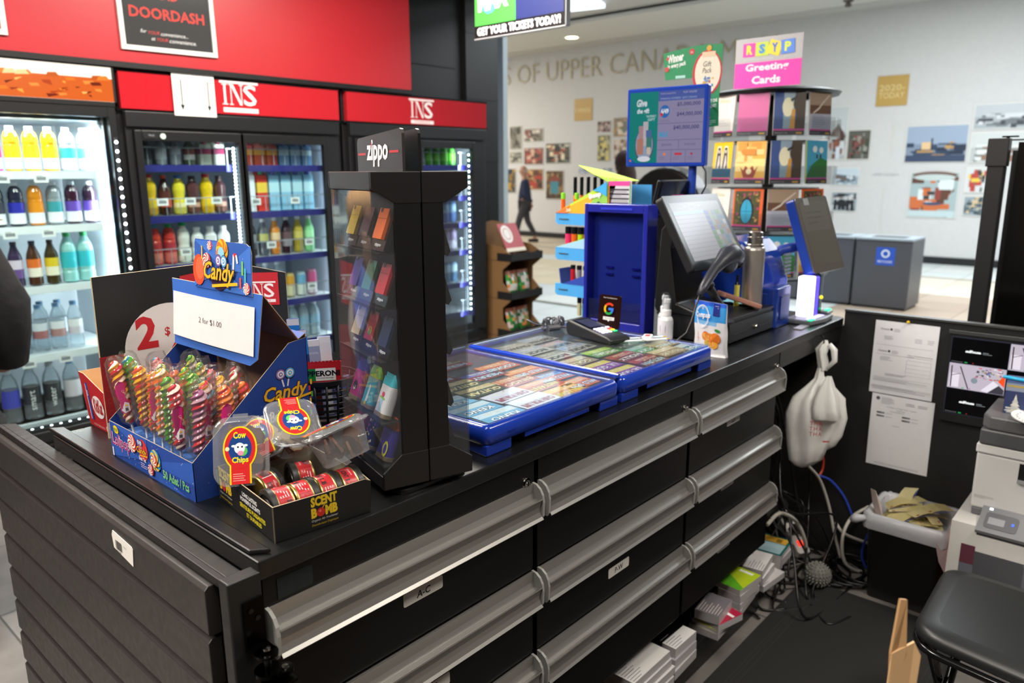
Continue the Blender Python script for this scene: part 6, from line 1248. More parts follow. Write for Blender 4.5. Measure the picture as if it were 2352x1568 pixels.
for i, c in enumerate(['#ee3a72', '#f0661c', '#b6e21c', '#f0661c', '#ee3a72']): pen(2.36, 1.800-.030*i, 1.229, .112, c, '#161617', '%s highlighter with black cap, %s from left on the second tier' % (['pink', 'orange', 'lime', 'orange', 'pink'][i], ORD[i]), .0125, ch=.24)
for i, c in enumerate(['#c8202c', '#8f8c9c', '#a8a6b4', '#7a6a72']): pen(2.36, 1.775-.030*i, 1.089, .105, c, '#161617', '%s pen with black cap, %s from left on the third tier' % (['red', 'grey', 'silver', 'mauve'][i], ORD[i]), .010, ch=.15)
for i, c in enumerate(['#c8c49a', '#1f7a84', '#1f8a90', '#1a6c7a']): pen(2.36, 1.742-.024*i, T+.001, .085, c, '#161617', '%s pen at the bottom of the stand, %s from left' % (['cream', 'teal', 'bright teal', 'deep teal'][i], ORD[i]), .009, ch=.4)
mb = MB('#3f5aa8', 'card'); mb.box(0, 0, 0, .10, .004, .09); tag(mb.build('blue_divider_card', loc=(2.34, 1.812, 1.0895), rot=(-.16, 0, 0)), 'blue card leaning in the third tier of the pen stand', 'card')
# ---------------------------------------------------------------- cash drawer, till, scanner
t = thing('cash_drawer', 'black steel cash drawer under the till screen', 'cash drawer', (2.232, 1.062, T))
mb = MB('#19191b', 'satin'); mb.box(0, .004, .006, .362, .255, .086); mb.box(.01, .01, 0, .352, .25, .006); mb.box(-.002, .0, .078, .364, .258, .0865, '#1c1d20'); mb.build('housing', t, bevel=.002)
mb = MB('#222226', 'satin'); mb.box(.01, -.004, .010, .352, .004, .070); mb.box(.04, -.005, .030, .15, -.0035, .034, '#050505'); mb.box(.235, -.005, .030, .33, -.0035, .034, '#050505'); d = mb.build('drawer_front', t, bevel=.0015)
mb = MB('#c9c4b4', 'chrome'); m = rotm(PI/2, 0, 0, (.205, -.004, .036)); mb.lathe([(.003, .007), (.0055, .007), (.007, .005), (.0085, .004), (.0085, 0)], M=m, seg=16); mb.box(-.0012, -.004, .007, .0012, .004, .0078, '#2a2824', M=m); mb.build('lock', d)
t = thing('till_screen', 'black touch screen till tilted back on the cash drawer', 'till', (2.0, 0, 0))
def frame_m(bl, br, tl):
    bl, br, tl = Vector(bl), Vector(br), Vector(tl); x = (br-bl).normalized(); y0 = (tl-bl); n = x.cross(y0).normalized(); y = n.cross(x)
    return Matrix(((x.x, y.x, n.x, bl.x), (x.y, y.y, n.y, bl.y), (x.z, y.z, n.z, bl.z), (0, 0, 0, 1)))
SM = frame_m((2.112, 1.12, 1.248), (2.480, 1.12, 1.248), (2.112, 1.248, 1.472)); t.location = (0, 0, 0)
sw, sh = .368, .258
mb = MB('#1b1c1f', 'satin'); mb.rbox(0, 0, sw, sh, -.030, 0, .012, M=SM); mb.build('screen_housing', t, bevel=.004)
A = Art(); A.rect(.0, .0, sw, sh, '#1a1f22'); x0, x1, y0, y1 = .022, sw-.022, .030, sh-.026; A.rect(x0, y0, x1, y1, '#8f9094')
A.rect(x0, y0, x0+.195, y1-.03, '#a4a2a8'); A.rect(x0, y1-.042, x0+.195, y1-.032, '#8fb4d8')
for k in range(11): A.rect(x0, y0+.012+.0145*k, x0+.195, y0+.0132+.0145*k, '#84828a')
A.noise(x0, y1-.028, x1, y1-.004, 16, ['#a8a8a4', '#b4b09c', '#9aa6a0', '#b8bcb8'], 3, .05, .09)
cols = ['#5a6aa8', '#8f8c84', '#8a9a8c', '#9a7a6c', '#8f8f9a', '#6f8a9c', '#5f8a5c', '#a09c90', '#b4b4b8']
R = random.Random(4)
for i in range(5):
    for j in range(9): A.rect(x0+.20+.0248*i, y0+.004+.0185*j, x0+.2225+.0248*i, y0+.020+.0185*j, '#5c68a4' if i == 0 and j > 4 else ('#628a62' if i == 0 else R.choice(cols[1:])))
mb = MB(mt='screen_0.55'); mb.art(A, (0, 0, 0), (1, 0, 0), (0, 1, 0), .0002, f=lambda a, b, d: SM @ Vector((a, b, d))); mb.build('screen', t)
mb = MB('#0e0f10', 'satin'); mb.prism([(1.17, 1.083), (1.315, 1.083), (1.325, 1.10), (1.31, 1.36), (1.26, 1.42), (1.235, 1.40), (1.27, 1.30), (1.24, 1.12), (1.17, 1.10)], 0, .20, M=Matrix(((0, 0, 1, 2.22), (1, 0, 0, 0), (0, 1, 0, 0), (0, 0, 0, 1)))); mb.build('stand', t, bevel=.006)
SM2 = frame_m((2.40, 1.42, 1.42), (2.20, 1.42, 1.42), (2.40, 1.40, 1.525))
mb = MB('#141417', 'gloss'); m2 = rotm(.25, 0, 0, (2.295, 1.385, 1.40)); mb.rbox(0, 0, .215, .022, 0, .118, .009, M=m2); mb.cbox(.05, -.03, .02, .03, .08, .03, '#0d0d0e', 'satin', M=m2); mb.build('rear_display', t, bevel=.003)
mb = MB('#b03a84', 'screen_0.4'); mb.box(.09, -.0012, .045, .17, -.0004, .070, M=m2); mb.build('rear_screen', t)
t = thing('barcode_scanner', 'dark grey handheld barcode scanner resting in its stand before the till', 'scanner', (2.16, 1.075, 1.083))
mb = MB('#2c2f38', 'satin')
P = [(-.115, -.01, .105), (-.09, -.008, .125), (-.05, -.005, .150), (-.01, 0, .170), (.03, .0, .188), (.07, 0, .205), (.10, 0, .208), (.135, 0, .195), (.158, 0, .178)]
mb.tube(P, [.009, .0135, .0155, .0165, .021, .030, .034, .030, .014], seg=16); mb.build('scanner_body', t)
mb = MB('#3a3e48', 'satin'); mb.sphere((.088, .0, .178), (.040, .024, .030), None, None, 16, 10); mb.sphere((.152, .0, .175), (.012, .018, .018), '#14151a', 'gloss', 12, 8); mb.build('scanner_head', t)
mb = MB('#101012', 'satin'); mb.tube([(-.115, -.01, .105), (-.14, -.012, .075), (-.165, -.014, .035), (-.185, -.01, .0), (-.20, .02, -.03), (-.20, .1, -.07)], .0035, seg=6); mb.build('cord', t)
mb = MB('#17181b', 'satin'); mb.cyl((.03, 0, .0875-.0875), (.03, 0, .006), .05, seg=24, col='#17181b'); mb.tube([(.06, .0, .006), (.045, .0, .05), (.0, -.0, .085), (-.045, 0, .12)], [.014, .013, .012, .016], seg=10); mb.sphere((-.05, .0, .128), (.018, .022, .014)); o = mb.build('stand', t); o.location = (0, 0, 0)
t = thing('magazine_flyer', 'red and white flyer lying on the cash drawer behind the scanner', 'flyer', (2.28, 1.2, T+.0872), .3)
mb = MB('#c23a2a', 'gloss'); mb.box(0, 0, 0, .13, .09, .003); mb.box(.01, .006, .003, .11, .03, .0034, '#e8e4e8'); mb.box(.02, .01, .0034, .06, .022, .0037, '#5a2c5c'); mb.build('flyer_body', t)
t = thing('power_bank', 'rose gold power bank resting tilted on the cash drawer', 'power bank', (2.497, 1.083, T+.088), rot=(.33, 0, .86))
mb = MB('#a8786a', 'foil'); mb.rbox(-.036, 0, .036, .145, .0, .017, .006); 
o = mb.build('body', t, bevel=.005, seg=3)
mb = MB('#1c1412', 'satin'); mb.box(-.028, -.0008, .004, .028, .0, .013); mb.box(-.006, -.0014, .006, .006, -.0008, .011, '#8a8480'); mb.box(.012, -.0014, .006, .022, -.0008, .011, '#8a8480'); mb.build('port_end', t)
t = thing('steel_flask', 'brushed steel thermos flask standing between the till and blue terminal', 'flask', (2.552, 1.128, T+.0872))
MB('#b8b2ac', 'brushed').lathe([(0, 0), (.034, 0), (.036, .004), (.036, .196), (.034, .203), (.030, .207)], seg=28).build('flask_body', t)
mb = MB('#c4beb6', 'metal'); mb.lathe([(.030, .207), (.030, .214), (.0265, .217), (.0265, .232), (.0275, .234), (.0275, .240), (.0245, .242), (.0245, .256), (.021, .259), (0, .259)], seg=28); mb.build('cap', t)
mb = MB('#8fd0e4', 'cloth'); vs = []; n = 7
R = random.Random(6); vs = [(-.04+.14*i/n, -.05+.10*j/n, .004+.006*R.random()+(.02 if i == n else 0)) for j in range(n+1) for i in range(n+1)]
for dz in (0, .002): mb.add([(x, y, z+dz) for x, y, z in vs], [(j*(n+1)+i, j*(n+1)+i+1, (j+1)*(n+1)+i+1, (j+1)*(n+1)+i) for j in range(n) for i in range(n)], smooth=True)
tag(mb.build('cleaning_cloth', loc=(2.545, 1.175, T+.0872)), 'small light blue cleaning cloth by the foot of the steel flask', 'cloth')
mb = MB('#d8d45a', 'gloss'); mb.cyl((0, 0, 0), (0, 0, .075), .009); mb.lathe([(.009, .075), (.005, .085), (.004, .11), (0, .112)], col='#1a1a1c', seg=10); tag(mb.build('glue_stick', loc=(2.50, 1.16, T+.0872)), 'slim yellow green tube standing left of the steel flask', 'tube')
# ---------------------------------------------------------------- snack bag and sanitiser bottles
t = thing('dried_fruit_bag', 'blue and white dried apricot bag lettered Compass standing on the worktop', 'bag', (2.118, 1.108, T), rot=(.0, .0, 0))
U_ = Vector((-.022, -.115, 0)).normalized(); Nn = Vector((U_.y, -U_.x, 0)); W_, H_ = .117, .168
def bagf(u_, v_, d): 
    e = math.sin(PI*min(max(u_/W_, 0), 1)); b = (.020*(1-v_/H_)**.8+.003)*(.25+.75*e) if v_ < H_ else .001
    lean = -.028*v_/H_
    return Vector((0, 0, 0))+U_*(u_+(.006*(v_/H_)))+Nn*(b+d+.0015*math.sin(u_*150+v_*80))+Vector((lean, 0, v_))
BG = Nn
mb = MB('#e2e1e6', 'foil'); nu, nv = 12, 14
def bagcol(u_, v_): return '#2f62d8' if v_ > .93 else ('#3c98e0' if v_ > .60+.06*u_ else ('#7fb8e4' if v_ > .55+.08*u_ else '#e2e1e6'))
F_ = [[bagf(W_*i/nu, H_*j/nv, 0) for i in range(nu+1)] for j in range(nv+1)]
for j in range(nv):
    for i in range(nu): mb.add([F_[j][i], F_[j][i+1], F_[j+1][i+1], F_[j+1][i]], [(0, 1, 2, 3)], bagcol((i+.5)/nu, (j+.5)/nv), 'foil', True)
B_ = [[bagf(W_*i/nu, H_*j/nv, 0)-Nn*2*((.020*(1-(j/nv))**.8+.003)*(.25+.75*math.sin(PI*i/nu))) for i in range(nu+1)] for j in range(nv+1)]
for j in range(nv):
    for i in range(nu): mb.add([B_[j][i+1], B_[j][i], B_[j+1][i], B_[j+1][i+1]], [(0, 1, 2, 3)], '#dcdce2', 'foil', True)
for j in range(nv):
    for i, fl in ((0, 0), (nu, 1)):
        P = [F_[j][i], F_[j+1][i], B_[j+1][i], B_[j][i]]; mb.add(P if fl == 0 else P[::-1], [(0, 1, 2, 3)], '#dcdce2', 'foil')
mb.add([F_[0][i] for i in range(nu+1)]+[B_[0][i] for i in range(nu, -1, -1)], [tuple(range(2*nu+2))], '#dcdce2', 'foil')
mb.build('pouch', t, merge=True)
A = Art(); n = 30
for k in range(n):
    a = 2*PI*k/n; b = 2*PI*(k+1)/n
    for r0, r1 in ((.026, .029), (.0235, .0245)): A.poly([(.036+r1*math.cos(a)*.9, .122+r1*1.25*math.sin(a)), (.036+r1*math.cos(b)*.9, .122+r1*1.25*math.sin(b)), (.036+r0*math.cos(b)*.9, .122+r0*1.25*math.sin(b)), (.036+r0*math.cos(a)*.9, .122+r0*1.25*math.sin(a))], '#eef2f8')
A.text('Compass', .012, .113, 1, '#f2f6fa', width=.058, h=.022, bold=.03, shear=.3, rot=.05); A.text('A', .033, .143, 1, '#e6eef8', width=.007, h=.009); A.rect(.074, .128, .097, .166, '#28348c'); A.lines(.078, .158, .094, 5, .006, '#b8c0e4', .0016, 2); A.rect(.020, .04, .022, .07, '#e8a8a0'); A.rect(.018, .05, .028, .053, '#e8a8a0')
for (x, y, r, c) in ((.052, .062, .015, '#e8883c'), (.068, .056, .017, '#eaa24a'), (.086, .058, .018, '#e07a30'), (.074, .040, .010, '#f0bc5a'), (.086, .036, .010, '#eca83c'), (.058, .042, .008, '#d8c45a')): A.circ(x, y, r, c, 18); A.circ(x-r*.3, y+r*.1, r*.5, '#f0a85a', 12)
A.circ(.092, .083, .010, '#3f8f4a', 12, ry=.005, rot=-.3)
mb = MB(mt='gloss'); mb.art(A, (0, 0, 0), (1, 0, 0), (0, 1, 0), .0003, f=lambda a, b, d: bagf(a, b, d+.0012)); mb.build('print', t)
for k, (x, y, lab) in enumerate(((2.128, 1.222, 'white spray sanitiser bottle with red and blue label, front one'), (2.185, 1.262, 'second clear spray bottle directly behind the sanitiser bottle'))):
    t = thing('spray_bottle', lab, 'bottle', (x, y, T), 1.0*k)
    MB('#e6e8ea' if k == 0 else '#c4cacc', 'bottle').lathe([(0, 0), (.020, 0), (.022, .003), (.022, .085), (.018, .094), (.012, .097), (.012, .10)], seg=20).build('bottle_body', t)
    mb = MB('#e4e4ec', 'satin'); mb.lathe([(.0223, .02), (.0223, .080)], seg=20, col='#e4e4ec'); A = Art()
    for s_ in (0, .07):
        A.rect(s_, .04, s_+.02, .058, '#4a3a8c'); A.rect(s_, .036, s_+.02, .042, '#d8443a'); A.lines(s_+.002, .03, s_+.02, 3, .006, '#5a5a70', .002, 2)
    A.lines(.030, .075, .060, 12, .0045, '#8a8a98', .0012, 3)
    mb.art(A, (0, 0, 0), (1, 0, 0), (0, 1, 0), .0002, f=lambda a, b, d: ((.0224+d)*math.cos(a/.0224-3.6), (.0224+d)*math.sin(a/.0224-3.6), b+.01)); mb.build('label', t)
    mb = MB('#e8e8ea', 'satin'); mb.lathe([(.0145, .098), (.0145, .116), (.009, .12), (.009, .138), (.011, .140), (.0105, .152), (0, .153)], seg=18); mb.build('pump_cap', t)
    mb = MB('#eef0f2', 'clear'); mb.lathe([(.0135, .118), (.0135, .156), (.010, .162), (0, .163)], seg=16); mb.build('over_cap', t)
# ---------------------------------------------------------------- lottery terminal
t = thing('lottery_terminal', 'large blue lottery terminal with domed body at the far counter end', 'terminal', (2.602, 1.06, T))
mb = MB('#1f3f9c', 'gloss')
mb.prism([(.16, .0), (.36, .0), (.36, .25), (.30, .30), (.20, .315), (.14, .30), (.10, .26), (.06, .15), (.06, 0)], 0, .26, M=Matrix(((0, 0, 1, .0), (1, 0, 0, 0), (0, 1, 0, 0), (0, 0, 0, 1)))); mb.build('dome_body', t, bevel=.02, seg=4)
mb = MB('#1b378e', 'gloss'); mb.rbox(.0, -.002, .135, .10, .0, .145, .014); mb.build('paper_bay', t, bevel=.006, seg=3)
mb = MB('#16307e', 'satin'); mb.box(.035, -.006, .03, .115, -.001, .115); mb.box(.04, -.008, .108, .11, -.005, .114, '#0d1c50'); mb.box(-.006, .03, .025, .0, .09, .125, '#1a3588'); mb.build('bay_door', t, bevel=.002)
mb = MB('#2a4fb8', 'clear'); mb.lathe([(.09, -.10), (.09, .0)], M=rotm(0, PI/2, 0, (.10, .10, .165)), seg=24, col='#9ab4e8'); mb.build('clear_hood', t)
mb = MB('#6a7078', 'satin'); 
for k in range(6): mb.box(.19, .052, .17+.014*k, .25, .060, .178+.014*k)
mb.build('speaker_grille', t)
CM = frame_m((2.848, 1.020, 1.172), (3.065, .985, 1.178), (2.870, 1.120, 1.455))
t = thing('customer_screen', 'blue backed tilted screen on an arm above the glowing scanner', 'screen', (0, 0, 0)); sw, sh = .222, .292
mb = MB('#26429c', 'gloss'); mb.rbox(0, 0, sw, sh, -.045, -.004, .012, M=CM); mb.build('back_shell', t, bevel=.006)
mb = MB('#54504a', 'satin'); mb.rbox(0, 0, sw, sh, -.004, 0, .012, M=CM); A = Art(); A.rect(.016, .028, sw-.016, sh-.018, '#857e70'); A.rect(.016, .16, sw-.016, sh-.018, '#8c867a'); A.rect(.05, sh-.03, .085, sh-.004, '#d8d8d4'); A.lines(.05, .23, .16, 3, .02, '#7a7468', .004, 2)
mb.art(A, (0, 0, 0), (1, 0, 0), (0, 1, 0), .0003, 'screen_0.25', f=lambda a, b, d: CM @ Vector((a, b, d))); mb.build('screen', t)
mb = MB('#20388c', 'satin'); mb.tube([CM @ Vector((.08, .12, -.04)), (2.86, 1.16, 1.25), (2.84, 1.20, 1.20)], .02, seg=12); mb.build('arm', t)
t = thing('ticket_checker', 'glowing ticket checker with purple white column and green lit base', 'scanner', (2.84, 1.03, T))
mb = MB('#6a6e74', 'satin'); mb.prism([(-.10, -.05), (.0, -.068), (.10, -.060), (.125, .0), (.06, .05), (-.10, .05)], 0, .018); mb.prism([(.07, -.05), (.13, -.05), (.14, -.01), (.08, .0)], .018, .028); mb.build('base', t, bevel=.006)
mb = MB('#e6e0ff', 'emit_2.2'); mb.box(-.045, -.02, .02, .002, .03, .17); mb.build('light_column', t, bevel=.004)
mb = MB('#5a48e0', 'emit_0.8'); mb.box(.003, -.021, .02, .042, .03, .165); mb.build('purple_column', t, bevel=.004)
mb = MB('#0e2a34', 'gloss'); mb.rbox(.043, -.02, .085, .04, .02, .17, .008); mb.build('dark_column', t)
mb = MB('#c8b8f4', 'emit_0.9'); mb.box(-.08, -.045, .0185, .05, -.021, .020); mb.build('lit_plate', t)
for x, y, z in ((-.085, -.045, .0195), (.11, -.035, .0295)): mb = MB('#2cf09a', 'emit_1.4'); mb.rbox(x-.02, y-.008, x+.02, y+.008, z, z+.003, .006); mb.build('green_light', t)
mb = MB('#e8d81c', 'emit_1.0'); mb.sphere((.052, -.026, .085), .007); mb.build('yellow_button', t)
mb = MB('#8a8a88', 'satin'); mb.rbox(-.045, -.015, .045, .015, 0, .004, .004); tag(mb.build('flat_card', loc=(2.69, .995, T), rot=(0, 0, .05)), 'small pale flat card lying before the blue terminal', 'card')
# ---------------------------------------------------------------- lottery monitor on a pole, banner
t = thing('jackpot_monitor', 'blue framed jackpot monitor on a blue pole above the till', 'monitor', (2.45, 1.36, T))
MMx = Matrix(((.06, 0, -.998, 0), (-.998, 0, -.06, .245), (0, 1, 0, .568), (0, 0, 0, 1)))
mb = MB('#1f40a8', 'gloss'); mw, mh = .312, .275
mb.prism([(0, 0), (mw, 0), (mw, mh), (0, mh)], -.03, 0, M=MMx); mb.build('frame', t, bevel=.005)
mb = MB('#1f40a8', 'satin'); mb.cyl((.05, -.005, 0), (.05, -.005, .62), .0145, seg=16); mb.cyl((.05, -.005, 0), (.05, -.005, .01), .03, seg=24); mb.cyl((.05, -.005, .47), (.05, -.005, .476), .0155, '#1a2c70'); mb.build('pole', t)
mb = MB('#0c0c0e', 'satin'); mb.tube([(.05, -.02, .6), (.055, -.055, .55), (.05, -.06, .5), (.045, -.03, .44)], .003, seg=6); mb.build('cord', t)
A = Art(); x0, x1, y0, y1 = .012, mw-.012, .014, mh-.014; A.rect(x0, y0, x1, y1, '#8c86a8'); sp = x0+.115
A.rect(x0, y0, sp, y1, '#0e7f7a'); A.text('Give', x0+.028, y1-.05, 1, '#d4dce4', width=.042, h=.026, bold=.04, shear=.2); A.text('the gift', x0+.03, y1-.078, 1, '#d4dce4', width=.05, h=.022, bold=.04, shear=.2); A.text('THE PERFECT', x0+.068, y1-.088, 1, '#b8d4d4', width=.04, h=.008, bold=.02); A.text('GIFT', x0+.074, y1-.10, 1, '#b8d4d4', width=.03, h=.009, bold=.02)
A.circ(x0+.063, y0+.062, .038, '#5a3a5c', 24, ry=.06); A.circ(x0+.063, y0+.064, .035, '#8fa0b8', 24, ry=.056)
for (a, b, c, d, e) in ((.040, .06, .063, .13, '#a8848c'), (.058, .06, .078, .145, '#b8b0b8'), (.034, .03, .06, .085, '#b07a6c'), (.072, .05, .094, .10, '#3f7a74'), (.07, .09, .092, .115, '#4a6a9c'), (.075, .03, .09, .055, '#c8b8a8')): A.rect(x0+a, y0+b, x0+c, y0+d, e)
A.circ(x0+.063, y0+.014, .026, '#d8dce8', 20, ry=.010); A.poly([(x0, y0), (x0+.03, y0), (x0, y0+.024)], '#1c5ab0'); A.circ(x0+.008, y0+.008, .004, '#e86a2c', 8)
A.rect(sp, y1-.034, x1, y1, '#4a5ca4'); A.text('TODAYS JACKPOTS', sp+.006, y1-.014, 1, '#b4b4cc', width=.06, h=.007); A.text('PLAY ONLINE', sp+.095, y1-.012, 1, '#b4b4cc', width=.05, h=.007); A.text('WINNING NUMBERS  NEXT DRAWS', sp+.006, y1-.030, 1, '#9cb0d4', width=.14, h=.007)
A.text('$5,000,000', x1-.012, y1-.056, 1, '#4a4878', 'r', width=.088, h=.015, bold=.02); A.text('GOLD BALL', x1-.05, y1-.068, 1, '#7a8a5a', 'r', width=.04, h=.005); A.text('$44,000,000', x1-.006, y1-.090, 1, '#4a4878', 'r', width=.094, h=.016, bold=.02)
A.circ(sp+.026, y1-.070, .019, '#2c6ab0', 18, ry=.022); A.text('6/49', sp+.026, y1-.078, 1, '#e4e8f0', 'c', width=.030, h=.018, bold=.04); A.circ(sp+.014, y1-.08, .006, '#c8384a', 10); A.lines(sp+.008, y1-.1, sp+.06, 2, .005, '#7a7490', .0015, 3)
for yy in (y1-.112, y0+.078, y0+.044): A.rect(sp, yy, x1, yy+.0014, '#5c5880')
A.text('$40,000,000', x1-.014, y1-.135, 1, '#4a4878', 'r', width=.098, h=.016, bold=.02); A.text('MAX', sp+.008, y0+.088, 1, '#3f9ac8', width=.035, h=.020, bold=.03)
A.rect(sp+.084, y0+.044, sp+.0852, y0+.078, '#5c5880'); A.rect(sp+.056, y0, sp+.0572, y0+.044, '#5c5880'); A.rect(sp+.112, y0, sp+.1132, y0+.044, '#5c5880')
A.text('$50,000', sp+.018, y0+.058, 1, '#5c5880', width=.04, h=.008); A.text('$750,000', sp+.106, y0+.058, 1, '#5c5880', width=.042, h=.008); A.rect(sp+.07, y0+.026, sp+.098, y0+.034, '#c8384a'); A.circ(sp+.03, y0+.030, .005, '#e88a3a', 8); A.circ(sp+.135, y0+.030, .005, '#a84a5a', 8)
for a in (.008, .064, .120): A.lines(sp+a, y0+.018, sp+a+.036, 2, .007, '#7a7490', .002, 4)
mb = MB(mt='screen_0.6'); mb.art(A, (0, 0, 0), (1, 0, 0), (0, 1, 0), .0003, f=lambda a, b, d: MMx @ Vector((a, b, d))); mb.build('screen', t)
t = thing('winner_banner', 'green gift pack banner reading Winner in every pack behind the jackpot monitor', 'banner', (2.6, 1.551, 1.70))
P = [(.0, .272), (.012, .178), (.176, .178), (.186, .002), (.236, .006), (.232, .10), (.238, .22), (.237, .283), (.18, .288), (.12, .286), (.06, .280)]
mb = MB('#158a56', 'card'); m = Matrix(((0, 0, -1, 0), (-1, 0, 0, 0), (0, 1, 0, 0), (0, 0, 0, 1))); mb.prism(P, -.002, 0, M=m)
A = Art(); A.text('Winner', .022, .234, 1, '#eef4f0', width=.066, h=.030, bold=.04, shear=.15, rot=.12); A.text('in every pack', .022, .212, 1, '#eef4f0', width=.076, h=.020, bold=.03, shear=.15, rot=.12); A.circ(.018, .215, .009, '#c83a44', 12); A.circ(.020, .252, .006, '#c83a44', 12); A.circ(.118, .268, .011, '#c22e3c', 14); A.text('$2', .118, .262, 1, '#f0d8d8', 'c', width=.011, h=.008)
A.circ(.182, .190, .058, '#c02c3a', 28, ry=.078); A.circ(.184, .192, .050, '#e8e0cc', 28, ry=.070); A.text('Gift', .166, .212, 1, '#4a4a44', width=.032, h=.018, shear=.2); A.text('Pack', .164, .190, 1, '#4a4a44', width=.036, h=.018, shear=.2); A.rect(.160, .245, .212, .262, '#e2c8a8'); A.circ(.186, .274, .010, '#d8a43a', 12)
A.noise(.160, .140, .212, .180, 16, ['#4a7ab0', '#c8484a', '#e8e4dc', '#7aa0c8', '#d8b04a'], 4, .1, .3); A.circ(.185, .132, .026, '#e6e6ee', 16, ry=.010)
A.text('GIFT ONE', .190, .086, 1, '#e8f2ec', width=.038, h=.012, bold=.03, rot=.1); A.text('TODAY!', .190, .068, 1, '#e8f2ec', width=.034, h=.012, bold=.03, rot=.1); A.circ(.198, .036, .005, '#e8c82c', 10); A.lines(.190, .024, .226, 3, .006, '#a8d8bc', .002, 2); A.rect(.055, .180, .095, .190, '#a8d8d0')
mb.art(A, (-.0002, 0, 0), (0, -1, 0), (0, 0, 1), .0004); mb.build('banner_card', t)
mb = MB('#c8d0d4', 'satin'); mb.box(-.12, -.20, .08, .0, -.196, .086); mb.build('support_bracket', t)
t = thing('hanging_lottery_sign', 'green and navy hanging sign reading get your tickets today', 'sign', (3.2, 3.105, 2.262))
sw, shh = .632, .42; mb = MB('#101114', 'satin'); mb.box(0, -sw, 0, .03, 0, shh); mb.box(-.004, -sw, -.004, .034, 0, .0, '#b8bcc0'); mb.box(-.003, -sw-.004, 0, .033, -sw, shh, '#a8acb0'); mb.build('sign_box', t)
A = Art(); A.rect(.004, .066, .30, shh, '#3f9a3a'); A.rect(.30, .066, sw-.012, shh, '#1a2458'); A.text('GET YOUR TICKETS TODAY!', .02, .014, 1, '#e8e8ea', width=.58, h=.042, bold=.03); A.circ(.11, .19, .06, '#4a9ad0', 20, ry=.07); A.text('MAX', .03, .135, 1, '#eef4f6', width=.22, h=.11, bold=.06, rot=.04); A.text('LOTTO', .04, .27, 1, '#eef4f6', width=.2, h=.08, bold=.05)
A.circ(.45, .27, .13, '#e8eaf4', 28, ry=.115); A.circ(.45, .275, .115, '#1a2458', 28, ry=.10); A.text('6/49', .45, .24, 1, '#e8eaf4', 'c', width=.16, h=.09, bold=.05)
mb = MB(mt='emit_0.75'); mb.art(A, (-.0005, 0, 0), (0, -1, 0), (0, 0, 1), .0004); mb.build('sign_face', t)
mb = MB('#3a3a3c', 'metal')
for y in (-.1, -sw+.1): mb.cyl((.015, y, shh), (.015, y, .74), .004)
mb.build('hanging_rod', t)
# ================================================================ greeting card spinner
t = thing('greeting_card_rack', 'round greeting card spinner with a pink and grey RSVP sign on top', 'card rack', (3.95, 1.697, 0))
mb = MB('#1a1a1c', 'satin'); mb.cyl((0, 0, 0), (0, 0, .04), .26, seg=32); mb.cyl((0, 0, .04), (0, 0, 1.9), .03); mb.lathe([(.26, 1.915), (.315, 1.915), (.325, 1.93), (.27, 1.945), (0, 1.945)], seg=24)
for z in (1.685, 1.455, 1.225, .995): mb.cyl((0, 0, z), (0, 0, z+.008), .255, seg=24)
mb.build('spinner_frame', t)
PA = lambda k: PI-math.radians(26-32*k)
for k in range(-3, 8):
    a = PA(k)
    for z in (1.71, 1.48, 1.25, 1.02):
        mb = MB('#e2e6e8', 'clear'); U = Vector((-math.sin(a), math.cos(a), 0)); c = Vector((.325*math.cos(a), .325*math.sin(a), z)); q = Vector((math.cos(a), math.sin(a), 0))*-.05
        mb.add([c-U*.082, c+U*.082, c+U*.082+Vector((0, 0, .09)), c-U*.082+Vector((0, 0, .09)), c+U*.082+q, c-U*.082+q], [(0, 1, 2, 3), (1, 0, 5, 4)]); mb.build('pocket', t)
mb = MB('#b4b4b8', 'card'); m = Matrix(((0, 0, -1, -.335), (-1, 0, 0, .060), (0, 1, 0, 1.935), (0, 0, 0, 1))); mb.box(0, 0, -.003, .325, .225, 0, M=m)
A = Art(); A.rect(0, 0, .325, .115, '#ee3fae'); A.text('Greeting', .16, .066, 1, '#f6ecf2', 'c', width=.21, h=.042, bold=.03); A.text('Cards', .16, .016, 1, '#f6ecf2', 'c', width=.14, h=.036, bold=.03)
for k, (ch, bg, fg, rz) in enumerate((('R', '#ee3fae', '#e8e03a', 0), ('S', '#c4d84a', '#3a8ad8', .0), ('Y', '#f0d83a', '#3a6ad8', -.35), ('P', '#5a8ae8', '#d8e84a', .05))):
    cx = .07+.062*k; s = .028; P = [(cx+s*1.15*(x*math.cos(rz)-y*math.sin(rz)), .172+s*1.1*(x*math.sin(rz)+y*math.cos(rz))) for x, y in ((-1, -1), (1, -1), (1, 1), (-1, 1))]
    A.poly(P, bg); A.text(ch, cx, .152, 1, fg, 'c', width=.03, h=.042, bold=.05)
A.text('YOUR RESPONSE STARTS HERE', .04, .124, 1, '#dcdce0', width=.15, h=.007); A.text('GREETINGS', .24, .128, 1, '#dcdce0', width=.06, h=.007)
mb.art(A, (-.3355, .060, 1.935), (0, -1, 0), (0, 0, 1), .0005); mb.build('sign', t)
